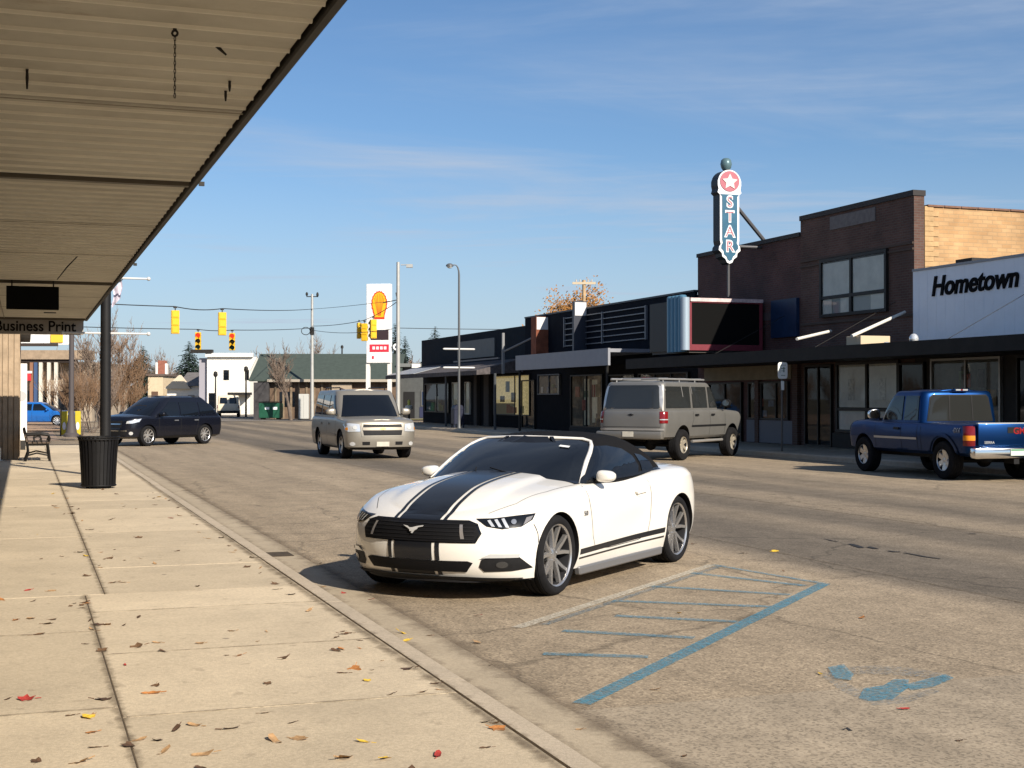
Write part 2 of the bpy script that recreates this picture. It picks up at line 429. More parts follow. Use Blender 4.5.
# ------------------------------------------------------------------ the white convertible
def build_convertible(loc, rz):
    root = empty('convertible_car', loc, rz, 'white convertible with black racing stripes and black soft top parked by the blue hatched bay', 'car')
    paint = mat('car_white', (.73,.70,.64), .35, coat=1., rvar=.04)
    cloth = mat('soft_top_cloth', (.009,.009,.010), .95, spec=.08, var=.2, vs=60, bump=.25, bs=300)
    stripe = mat('stripe_black', (.009,.010,.013), .3, coat=.18)
    AX, RX, ZW = 1.36, -1.36, .345
    rows = [
     row(2.04, -2.150, [(-2.3,.70),(0,.80),(2.1,.70)], .165, 0.516, 0.625, 2.2),
     row(2.135, -2.250, [(-2.4,.84),(-1.4,.90),(0,.88),(1.4,.90),(2.2,.86)], [(-2.4,.22),(-1.6,.19),(0,.19),(1.4,.19),(2.2,.185)], 0.619, 0.750, 2.25, 2.6, sharp=True),
     row(2.205, -2.300, [(-2.4,.88),(-1.36,.955),(-.2,.915),(1.36,.935),(2.2,.89)], [(-2.4,.36),(0,.33),(2.2,.29)], 0.688, 0.750, 2.25, 2.6),
     row(2.235, -2.325, [(-2.4,.90),(-1.36,.962),(-.3,.918),(1.36,.945),(2.2,.90)], [(-2.4,.56),(0,.50),(2.2,.44)], 0.722, 0.750, 2.25, 2.6),
     row(2.215, -2.320, [(-2.4,.88),(-1.36,.960),(-.5,.925),(.6,.925),(1.36,.945),(2.2,.90)], [(-2.4,.78),(-1.36,.74),(0,.68),(1.36,.65),(2.25,.56)], 0.740, 0.750, 2.25, 2.6),
     row(2.175, -2.300, [(-2.4,.85),(-1.36,.935),(-.4,.905),(.6,.905),(1.36,.925),(2.2,.88)], [(-2.4,.90),(-1.36,.885),(-.4,.835),(.6,.81),(1.36,.765),(1.8,.705),(2.2,.635)], 0.740, 0.750, 2.2, 2.6, sharp=True),
     row(2.10, -2.270, [(-2.4,.80),(-1.36,.86),(-.4,.845),(.6,.855),(1.36,.86),(2.0,.80)], [(-2.4,.945),(-1.5,.96),(-.5,.915),(.5,.895),(1.0,.878),(1.5,.825),(1.9,.735),(2.12,.685)], 0.722, 0.750, 2.2, 2.6),
     row(2.02, -2.210, [(-2.4,.70),(-1.36,.72),(-.4,.72),(.6,.74),(1.36,.72),(2.0,.66)], [(-2.4,.965),(-1.5,.99),(-.5,.95),(.5,.94),(1.0,.915),(1.5,.862),(1.85,.775),(2.05,.712)], 0.705, 0.750, 2.2, 2.6)]
    base = spl([(-2.5,.015),(-1.5,.03),(-.4,.05),(.6,.07),(1.2,.055),(1.7,.035),(2.02,.010)])
    dome = spl([(.5,0),(.8,.020),(1.5,.026),(1.9,.014),(2.04,0)])
    def crown(x, y=None):
        if y is None: return base(x)
        t = min(1, max(0, (.54-abs(y))/.09)); return dome(x)*t*t*(3-2*t)
    bm = shell(rows, crown, sub=5, ny=36, ridge=crown)
    body = finish_shell(bm, 'body', [paint, BLACKP], root, [(AX, ZW), (RX, ZW)], .372, .60)
    # soft top and windscreen volume
    crows = [
     row(1.02, -1.78, [(-1.8,.70),(-1.2,.80),(0,.86),(1.0,.80)], [(-1.8,.93),(-.5,.88),(1.0,.90)], .44, .6, 2.3, 2.6),
     row(.66, -1.52, [(-1.5,.64),(-1.0,.735),(0,.79),(.7,.74)], [(-1.5,1.09),(-.5,1.10),(.7,1.09)], .40, .62, 2.3, 2.6),
     row(.36, -1.20, [(-1.2,.57),(-.6,.68),(.4,.685)], [(-1.2,1.215),(-.4,1.24),(.4,1.22)], .34, .6, 2.5, 2.6),
     row(.17, -.98, [(-1,.48),(-.4,.60),(.2,.60)], [(-1,1.285),(-.4,1.312),(.2,1.288)], .30, .55, 2.4, 2.6)]
    cm = shell(crows, spl([(-1,.035),(-.4,.05),(.2,.04)]), sub=6, NS=36)
    top = finish_shell(cm, 'soft_top', [cloth], root)
    both = bvh_of(body, top); bb = bvh_of(body); tb = bvh_of(top)
    # windscreen with its white frame
    def onto(y, z):
        h = tb.ray_cast(Vector((4, y, z)), Vector((-1, 0, 0))); return h[0] if h[0] else Vector((.2, y, z))
    fr = MB()
    half = [(.805,.86),(.790,.90),(.762,1.0),(.728,1.09),(.688,1.18),(.650,1.235),(.605,1.272),(.52,1.296),(.25,1.309)]
    path = [onto(*p) for p in half]+[onto(0, 1.314)]+[onto(-p[0], p[1]) for p in half[::-1]]
    fr.tube(path, [.024,.024,.024,.024,.023,.022,.020,.018,.017,.017,.017,.018,.020,.022,.023,.024,.024,.024,.024], 10)
    fro = fr.obj('windscreen_frame', paint, root, smooth=50); fb = bvh_of(fro)
    drape('windscreen', tb, [(-.78,.90),(.78,.90),(.715,1.09),(.66,1.205),(.60,1.262),(.5,1.284),(0,1.298),(-.5,1.284),(-.60,1.262),(-.66,1.205),(-.715,1.09)], 'front', CARGLASS, root, .006, .05)
    for s in (-1, 1):
        vw = 'left' if s > 0 else 'right'
        drape('side_window', tb, [(.78,.935),(-.55,.955),(-.62,1.02),(-.55,1.12),(-.38,1.195),(-.1,1.232),(.18,1.232),(.42,1.145)], vw, CARGLASS, root, .008, .05)
        drape('quarter_window', tb, [(-.68,.965),(-1.02,.985),(-.98,1.05),(-.80,1.12),(-.64,1.14),(-.69,1.04)], vw, CARGLASS, root, .008, .05)
        drape('belt_trim', both, strip([(.78,.925),(.2,.935),(-.55,.95),(-1.15,.975)], .024), vw, GLOSSBLACK, root, .010, .05)
        # panel gaps
        drape('door_gap', bb, strip([(.74,.90),(.72,.70),(.70,.45),(.64,.335),(.3,.315),(-.35,.325),(-.55,.36),(-.62,.50),(-.66,.75),(-.64,.93)], .006), vw, SEAM, root, .002, .04)
        drape('bumper_gap', bb, strip([(1.74,.64),(1.71,.56),(1.705,.46)], .008), vw, SEAM, root, .002, .03)
        h = drape('door_handle', bb, [(-.52,.775),(-.30,.765),(-.28,.785),(-.30,.80),(-.52,.808),(-.54,.79)], vw, paint, root, .022, .03, .02)
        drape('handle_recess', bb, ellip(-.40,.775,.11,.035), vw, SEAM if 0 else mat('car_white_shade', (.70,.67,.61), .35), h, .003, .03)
        # rocker stripes, skirt
        drape('rocker_stripe', bb, [(.96,.31),(-.95,.345),(-.96,.395),(.955,.36)], vw, stripe, root, .003, .05)
        drape('rocker_stripe', bb, [(.965,.27),(-.95,.295),(-.95,.313),(.963,.286)], vw, stripe, root, .003, .05)
        sk = MB()
        sk.prism([(-.935,.125),(.93,.125),(.95,.20),(-.955,.20)], (0, s*.86, 0), (1,0,0), (0,0,1), (0,s,0), .062)
        sk.obj('side_skirt', mat('skirt_grey', (.16,.16,.165), .35, .3), root, bevel=.012)
        # fender badge
        lettering('fender_badge', '5.0', .060, mat('badge_grey', (.22,.22,.23), .3, .8), root, (.84, s*.938, .665), (-s,0,0), (0,0,1), extrude=.003, offset=-.0005)
        # headlight: dark housing, three slanted bars, a projector eye; it wraps the corner
        d = Vector((-.86, -s*.5, 0)).normalized(); a = Vector((-s*d.y*s, s*d.x*s, 0)) ; a = Vector((-d.y, d.x, 0)); b = Vector((0,0,1))
        if a.y*s < 0: a = -a
        def pj(P): # world point (x, y) on the corner to the a axis
            return Vector((P[0], P[1]*s, 0)).dot(a)
        u0, u1 = pj((2.11,.545)), pj((1.76,.90))
        um = u1-u0
        hv = (a, b, d)
        hl = drape('headlight', bb, [(u0,.688),(u0+um*.18,.63),(u0+um*.45,.607),(u0+um*.78,.625),(u0+um*.97,.675),(u0+um*1.03,.725),(u0+um*.7,.712),(u0+um*.3,.692)], hv, GLOSSBLACK, root, .006, .03)
        for k in range(3):
            q = u0+um*(.19+.12*k)
            drape('light_bar', bb, [(q,.672+.006*k),(q+um*.05,.678+.006*k),(q+um*.13,.626-.004*k),(q+um*.07,.628-.004*k)], hv, LAMPW, hl, .012, .03)
        drape('projector', bb, ellip(u0+um*.64,.664,.022,.020), hv, mat('lamp_eye', (.40,.41,.42), .12, .7, coat=.5), hl, .014, .02)
        drape('turn_lamp', bb, [(u0+um*.80,.636),(u0+um*.93,.672),(u0+um*.98,.708),(u0+um*.86,.694)], hv, mat('lamp_smoke', (.32,.30,.29), .15, .5, coat=.5), hl, .011, .02)
        # fog lamp pocket
        v0, v1 = pj((2.16,.60)), pj((1.80,.91)); vm = v1-v0
        fg = drape('fog_lamp', bb, [(v0,.300),(v0+vm*.04,.36),(v0+vm*.2,.392),(v0+vm*.72,.385),(v0+vm*1.0,.282),(v0+vm*.6,.262),(v0+vm*.1,.260)], hv, BLACKP, root, .005, .03)
        drape('fog_blade', bb, [(v0+vm*.02,.378),(v0+vm*.2,.410),(v0+vm*.75,.405),(v0+vm*.72,.375),(v0+vm*.2,.378)], hv, LAMPW, fg, .016, .03)
        drape('fog_lens', bb, ellip(v0+vm*.42,.318,.05,.028), hv, mat('lamp_deep', (.06,.06,.06), .15, .4, coat=.5), fg, .010, .02)
        # corner intake beside the lower grille
        mirror_pod(root, .44, s*.865, .975, s, paint, BLACKP, .08, .088, .054)
        # rear lamps
        for k in range(3):
            drape('tail_lamp', bb, [(s*(.50+.11*k),.70),(s*(.58+.11*k),.70),(s*(.60+.11*k),.90),(s*(.52+.11*k),.90)], 'rear', LAMPR, root, .006, .04)
    # grille
    hexg = [(-.565,.575),(-.53,.505),(.53,.505),(.565,.575),(.52,.645),(.44,.667),(-.44,.667),(-.52,.645)]
    gm = bpy.data.materials.get('grille_mesh') or mat('grille_mesh', (.006,.006,.007), .6, spec=.15)
    drape('grille_frame', bb, [(p[0]*1.028, .586+(p[1]-.586)*1.10) for p in hexg], 'front', GLOSSBLACK, root, .006, .04)
    g = drape('grille', bb, hexg, 'front', gm, root, .012, .04)
    for k in range(5):                                  # honeycomb ribs
        z = .528+.029*k
        hw = .535
        drape('grille_rib', bb, strip([(-hw,z),(0,z),(hw,z)], .007), 'front', mat('rib_grey', (.008,.008,.009), .5), g, .017, .04)
    for sgn in (-1, 1):
        drape('grille_lamp', bb, [(sgn*.40,.64),(sgn*.425,.64),(sgn*.46,.53),(sgn*.43,.53)], 'front', mat('lamp_smoke', (.32,.30,.29), .15, .5, coat=.5), g, .018, .03)
    horse = [(-.115,.712),(-.06,.705),(-.035,.69),(0,.693),(.03,.702),(.055,.708),(.115,.716),(.105,.704),(.06,.694),(.05,.678),(.025,.664),(.012,.642),(-.004,.640),(.0,.660),(-.02,.655),(-.03,.672),(-.05,.684),(-.085,.698)]
    hb = drape('grille_emblem', bb, [(p[0]*.85,.594+(p[1]-.68)*.8) for p in horse], 'front', mat('emblem_silver', (.55,.54,.52), .35, .3), g, .030, .03, .006)
    lg = drape('lower_grille', bb, [(-.52,.335),(-.46,.258),(.46,.258),(.52,.335),(.48,.350),(-.48,.350)], 'front', gm, root, .006, .04)
    drape('splitter', bb, [(-.78,.172),(.78,.172),(.82,.205),(.45,.222),(-.45,.222),(-.82,.205)], 'front', BLACKP, root, .016, .05)
    sp = MB()                                           # chin below the bumper
    sp.grid(lambda i, j: Vector((2.15-.62*abs(2*i-1)**3.2-(.0 if j < .5 else .10), .88*(2*i-1), .188 if j < .01 or j > .99 else (.165))), 24, 3)
    sp.obj('chin_lip', BLACKP, root, smooth=40)
    # racing stripes on the bumper, bonnet and header
    for (z0, z1) in ((.352,.504),(.226,.257)):
        drape('bumper_stripe', bb, [(-.185,z0),(.185,z0),(.185,z1),(-.185,z1)], 'front', stripe, root, .004, .04)
        for s in (-1, 1):
            drape('bumper_pinstripe', bb, [(s*.213,z0),(s*.252,z0),(s*.252,z1),(s*.213,z1)], 'front', stripe, root, .004, .04)
    def band(y0, y1, nm):
        drape(nm, bb, [(.62,y0),(2.055,y0*.98),(2.055,y1*.98),(.62,y1)], 'top', stripe, root, .004, .05)
        drape(nm, bb, [(y0*.98,.665),(y1*.98,.665),(y1*.98,.742),(y0*.98,.742)], 'front', stripe, root, .0042, .02)
    band(-.205, .205, 'bonnet_stripe'); band(.232, .268, 'bonnet_pinstripe'); band(-.268, -.232, 'bonnet_pinstripe')
    for y0, y1 in ((-.20,.20),(.222,.256),(-.256,-.222)):
        drape('header_stripe', fb, [(y0,1.29),(y1,1.29),(y1,1.352),(y0,1.352)], 'front', stripe, root, .004, .012)
    # bonnet edges
    for s in (-1, 1):
        drape('bonnet_gap', bb, strip([(.80,s*.80),(1.3,s*.775),(1.7,s*.70),(1.93,s*.56)], .0045), 'top', SEAM, root, .002, .05)
    wp = MB(); wp.grid(lambda i, j: Vector((.985-.5*abs(2*i-1)**2.6-.10*j, .80*(2*i-1), .958-.02*abs(2*i-1)**2+.0*j)), 16, 2); wp.obj('cowl', BLACKP, root, smooth=40)
    for s, o_ in ((1, .15), (-1, .6)):
        w = MB(); w.tube([(.93, s*o_*.6+.2, .985), (.80, s*o_*.2-.1, 1.045)], .007, 5); w.obj('wiper', BLACKP, root)
    drape('windscreen_sticker', tb, [(.40,1.225),(.50,1.215),(.50,1.228),(.40,1.238)], 'front', PLATE, root, .018, .03)
    drape('rear_plate', bb, [(-.155,.50),(.155,.50),(.155,.65),(-.155,.65)], 'rear', PLATE, root, .01, .05)
    rim = mat('rim_gunmetal', (.52,.51,.50), .26, .85, var=.1, vs=8)
    for x in (AX, RX):
        for s in (-1, 1): wheel(root, x, s*.80, ZW, s, .345, .266, .255, rim, 5, 'split')
    return root
# ------------------------------------------------------------------ tall vehicles
def box_vehicle(root, paint, W, sill, belt, bonnet, roof, xn, xt, cowl, wtop, rtop, rbase, ax, rx, zw, wr, tuck=.14, roofw=None, two_box=None, nose_round=.5, crown_b=.05, roofcrown=.04, cabin_mat=None, win=.58):
    """lower body with bonnet, then a cabin on top; two_box=(bed rails) leaves an open load bed behind the cabin"""
    h = W/2; roofw = roofw or h-tuck
    lr = .28
    midz = sill+(belt-sill)*.52
    rows = [
     row(xn-.16, xt+.12, [(xt,h*.84),(0,h*.88),(xn,h*.82)], sill, nose_round, lr, 3, 4),
     row(xn-.03, xt+.03, [(xt,h*.95),(0,h*.955),(xn,h*.93)], sill+.07, nose_round, lr, 3, 4.5, sharp=True),
     row(xn, xt, [(xt,h*.985),(0,h*.985),(xn,h*.95)], sill+.26, nose_round, lr, 2.8, 4.5),
     row(xn, xt, [(xt,h),(0,h),(xn,h*.96)], [(xt,midz+.05),(ax-.5,midz+.03),(xn,midz-.02)], nose_round, lr, 2.8, 4.5),
     row(xn-.03, xt+.01, [(xt,h*.99),(0,h*.99),(xn,h*.955)], [(xt,belt-.14),(cowl-.2,belt-.12),(ax,bonnet-.13),(xn,bonnet-.20)], nose_round, lr, 2.8, 4.5),
     row(xn-.07, xt+.03, [(xt,h*.965),(0,h*.965),(xn,h*.92)], [(xt,belt-.03),(cowl-.2,belt-.02),(ax,bonnet-.035),(xn,bonnet-.10)], nose_round, lr, 2.8, 4.5),
     row(xn-.13, xt+.07, [(xt,h*.91),(0,h*.91),(xn,h*.85)], [(xt,belt),(cowl-.2,belt+.005),(ax,bonnet),(xn,bonnet-.055)], nose_round, lr, 2.8, 4.5)]
    bm = shell(rows, spl([(xt,.01),(cowl,.03),(cowl+.3,crown_b),(xn-.4,crown_b*.7),(xn,.01)]), sub=4, NS=40)
    body = finish_shell(bm, 'body', [paint, BLACKP], root, [(ax, zw), (rx, zw)], wr, win)
    g = roof-belt
    crow = [
     row(cowl, rbase, [(rbase,h*.93),(0,h*.945),(cowl,h*.90)], belt-.06, .45, .22, 3, 4.5),
     row(cowl-(cowl-wtop)*.42, rbase+(rtop-rbase)*.40, [(rbase,h*.93-(h*.93-roofw)*.30),(cowl,h*.93-(h*.93-roofw)*.30)], belt+g*.40, .42, .22, 3, 4.5),
     row(cowl-(cowl-wtop)*.86, rbase+(rtop-rbase)*.84, [(rbase,roofw+.03),(cowl,roofw+.02)], belt+g*.82, .36, .22, 3, 4),
     row(wtop-.05, rtop+.04, [(rbase,roofw-.02),(cowl,roofw-.03)], belt+g*.945, .34, .25, 3, 4),
     row(wtop-.17, rtop+.13, [(rbase,roofw-.12),(cowl,roofw-.14)], roof-roofcrown, .34, .25, 3, 4)]
    cm = shell(crow, lambda x: roofcrown, sub=4, NS=36)
    cab = finish_shell(cm, 'cabin', [cabin_mat or paint], root, smooth=45)
    return body, cab
def belt_line(tb, root, pts, vw, mt=None, w=.022, off=.008): return drape('belt_trim', tb, strip(pts, w), vw, mt or BLACKP, root, off, .08)
def gaps(bvh, root, vw, lines, name='door_gap', w=.012):
    for l in lines: drape(name, bvh, strip(l, w), vw, SEAM, root, .0025, .08)
def roof_rails(root, xs, y, z, mt, posts=True):
    for s in (-1, 1):
        m = MB(); m.tube([(xs[0], s*y, z-.05), (xs[0]-.08, s*y, z+.01), (xs[1]+.08, s*y, z+.01), (xs[1], s*y, z-.05)], .018, 8)
        m.obj('roof_rail', mt, root, smooth=40)

# --- tan full size SUV driving towards the camera
def build_tan_suv(loc, rz):
    root = empty('sport_utility_vehicle', loc, rz, 'tan full size SUV driving toward the camera in the near lane', 'SUV')
    paint = mat('suv_champagne', (.31,.285,.24), .42, .6, coat=.25, var=.05, vs=2)
    AX, RX, ZW = 1.50, -1.45, .395
    body, cab = box_vehicle(root, paint, 2.05, .27, 1.14, 1.13, 1.95, 2.45, -2.55, 1.10, .38, -2.25, -2.50, AX, RX, ZW, .445, tuck=.20, nose_round=.42)
    bb = bvh_of(body); tb = bvh_of(cab); both = bvh_of(body, cab)
    drape('windscreen', tb, [(-.82,1.16),(.82,1.16),(.77,1.40),(.67,1.77),(.61,1.775),(-.61,1.775),(-.67,1.77),(-.76,1.40)], 'front', CARGLASS, root, .010, .05)
    for s in (-1, 1):
        vw = 'left' if s > 0 else 'right'
        drape('side_window', tb, [(.78,1.20),(-.12,1.20),(-.12,1.77),(.30,1.77)], vw, CARGLASS, root, .010, .05)
        drape('side_window', tb, [(-.22,1.20),(-1.10,1.20),(-1.05,1.77),(-.22,1.77)], vw, CARGLASS, root, .010, .05)
        drape('side_window', tb, [(-1.24,1.20),(-2.15,1.22),(-2.05,1.77),(-1.19,1.77)], vw, CARGLASS, root, .010, .05)
        gaps(bb, root, vw, [[(.95,1.06),(.97,.8),(.92,.45)], [(-.17,1.06),(-.17,.42)], [(-1.12,1.06),(-1.10,.8),(-.95,.62),(-.92,.45)]])
        drape('side_moulding', bb, [(1.0,.62),(-1.0,.62),(-1.0,.68),(1.0,.68)], vw, mat('moulding_tan', (.30,.26,.20), .4), root, .014, .1)
        for xx in (.02, -1.0): drape('door_handle', bb, [(xx,.93),(xx+.2,.93),(xx+.2,.98),(xx,.98)], vw, paint, root, .03, .05, .02)
        mirror_pod(root, .78, s*.97, 1.30, s, paint, BLACKP, .08, .14, .10)
        hl = drape('headlight', bb, [(s*.62,.77),(s*.64,.97),(s*.92,1.0),(s*.99,.96),(s*.985,.80),(s*.92,.76)], 'front', LAMPW, root, .012, .05)
        drape('headlight_reflector', bb, ellip(s*.76,.88,.06,.055), 'front', mat('lamp_pale', (.6,.6,.58), .25, .2), hl, .02, .03)
        drape('turn_lamp', bb, [(s*.93,.81),(s*.98,.81),(s*.98,.88),(s*.93,.88)], 'front', LAMPO, hl, .018, .04)
        drape('fog_lamp', bb, ellip(s*.82,.43,.07,.055), 'front', LAMPW, root, .012, .03)
        drape('bumper_vent', bb, [(s*.36,.40),(s*.56,.40),(s*.57,.49),(s*.36,.49)], 'front', BLACKP, root, .008, .05)
        drape('tail_lamp', bb, [(s*.86,.85),(s*.98,.85),(s*.98,1.05),(s*.86,1.05)], 'rear', LAMPR, root, .008, .05)
    fr = drape('grille_frame', bb, [(-.59,.63),(.59,.63),(.62,.82),(.58,1.00),(-.58,1.00),(-.62,.82)], 'front', paint, root, .012, .06)
    drape('upper_grille', bb, [(-.55,.885),(.55,.885),(.535,.965),(-.535,.965)], 'front', BLACKP, fr, .018, .06)
    drape('lower_grille', bb, [(-.53,.665),(.53,.665),(.555,.80),(-.555,.80)], 'front', BLACKP, fr, .018, .06)
    drape('grille_bar', bb, [(-.56,.803),(.56,.803),(.56,.882),(-.56,.882)], 'front', CHROME if 0 else mat('bar_tan', (.42,.37,.29), .3, .4, coat=.5), fr, .024, .06)
    bow = [(-.10,.925),(-.075,.95),(-.03,.95),(-.035,.965),(.045,.965),(.04,.95),(.09,.95),(.075,.925),(.03,.925),(.035,.91),(-.045,.91),(-.04,.925)]
    drape('grille_emblem', bb, [(p[0], p[1]-.095) for p in bow], 'front', mat('emblem_gold', (.6,.42,.12), .3, .8), fr, .034, .03)
    drape('air_dam', bb, [(-.85,.27),(.85,.27),(.86,.33),(-.86,.33)], 'front', BLACKP, root, .01, .08)
    drape('front_plate', bb, [(-.18,.36),(.18,.36),(.18,.49),(-.18,.49)], 'front', mat('plate_tan', (.55,.52,.44), .5, var=.1, vs=9), root, .02, .06)
    roof_rails(root, (.05, -2.0), .66, 1.98, BLACKP)
    for k in (.35, .6):
        pass
    rim = mat('rim_silver', (.55,.54,.52), .3, .9)
    for x in (AX, RX):
        for s in (-1, 1): wheel(root, x, s*.84, ZW, s, .395, .235, .265, rim, 5, 'wide')
    return root

# --- dark crossover parked at the kerb
def build_dark_crossover(loc, rz):
    root = empty('crossover_car', loc, rz, 'dark navy crossover SUV with silver wheels parked nose to the kerb by bare bushes', 'SUV')
    paint = mat('crossover_navy', (.005,.006,.011), .28, coat=.4, rvar=.05)
    AX, RX, ZW = 1.43, -1.43, .36
    body, cab = box_vehicle(root, paint, 1.86, .27, 1.04, 1.07, 1.76, 2.28, -2.38, 1.42, .30, -1.55, -2.38, AX, RX, ZW, .405, tuck=.27, nose_round=.85, roofcrown=.10, crown_b=.07)
    bb = bvh_of(body); tb = bvh_of(cab)
    drape('windscreen', tb, [(-.74,1.03),(.74,1.03),(.68,1.25),(.56,1.56),(-.56,1.56),(-.68,1.25)], 'front', CARGLASS, root, .010, .05)
    for s in (-1, 1):
        vw = 'left' if s > 0 else 'right'
        drape('side_window', tb, [(.95,1.05),(-.10,1.05),(-.10,1.55),(.28,1.56)], vw, CARGLASS, root, .010, .05)
        drape('side_window', tb, [(-.20,1.05),(-1.10,1.07),(-1.08,1.55),(-.20,1.55)], vw, CARGLASS, root, .010, .05)
        drape('side_window', tb, [(-1.20,1.09),(-1.98,1.18),(-1.66,1.47),(-1.18,1.54)], vw, CARGLASS, root, .010, .05)
        belt_line(tb, root, [(.98,1.03),(0,1.03),(-1.2,1.05),(-2.0,1.13)], vw, CHROME, .018, .012)
        gaps(bb, root, vw, [[(.92,.98),(.92,.4)], [(-.15,.98),(-.15,.38)], [(-1.1,1.0),(-1.0,.7),(-.92,.4)]])
        for xx in (.0, -1.02): drape('door_handle', bb, [(xx,.87),(xx+.2,.87),(xx+.2,.91),(xx,.91)], vw, mat('handle_grey', (.25,.26,.28), .3, .6), root, .03, .05, .02)
        mirror_pod(root, .85, s*.88, 1.12, s, paint, BLACKP, .07, .12, .08)
        d = Vector((-.8, -s*.6, 0)).normalized(); a = Vector((-d.y, d.x, 0)); a = a if a.y*s > 0 else -a
        pj = lambda x, y: Vector((x, y*s, 0)).dot(a)
        u0, u1 = pj(2.2,.42), pj(1.72,.90); um = u1-u0
        hv = (a, Vector((0,0,1)), d)
        drape('headlight', bb, [(u0+um*.2,.80),(u0+um*.25,.88),(u0+um*.6,.92),(u0+um*.95,.97),(u0+um*.85,.86),(u0+um*.5,.80)], hv, LAMPW, root, .010, .05)
        drape('fog_lamp', bb, ellip(u0+um*.45,.46,.07,.06), hv, LAMPW, root, .012, .03)
        drape('tail_lamp', bb, [(s*.62,.82),(s*.9,.82),(s*.9,1.0),(s*.62,1.0)], 'rear', LAMPR, root, .008, .05)
        drape('rocker_cladding', bb, [(1.0,.27),(-1.0,.27),(-1.0,.36),(1.0,.36)], vw, BLACKP, root, .012, .08)
    g = drape('grille', bb, [(-.42,.66),(.42,.66),(.45,.90),(-.45,.90)], 'front', BLACKP, root, .008, .06)
    drape('grille_bar', bb, [(-.44,.765),(.44,.765),(.44,.80),(-.44,.80)], 'front', CHROME, g, .018, .06)
    drape('lower_intake', bb, [(-.55,.38),(.55,.38),(.60,.52),(-.60,.52)], 'front', BLACKP, root, .008, .06)
    drape('intake_trim', bb, strip([(-.6,.545),(0,.55),(.6,.545)], .03), 'front', CHROME, root, .014, .06)
    roof_rails(root, (.10, -1.5), .56, 1.75, mat('rail_dark', (.05,.05,.055), .4))
    rim = mat('rim_bright', (.68,.67,.65), .3, .8)
    for x in (AX, RX):
        for s in (-1, 1): wheel(root, x, s*.79, ZW, s, .36, .245, .235, rim, 5, 'split')
    return root

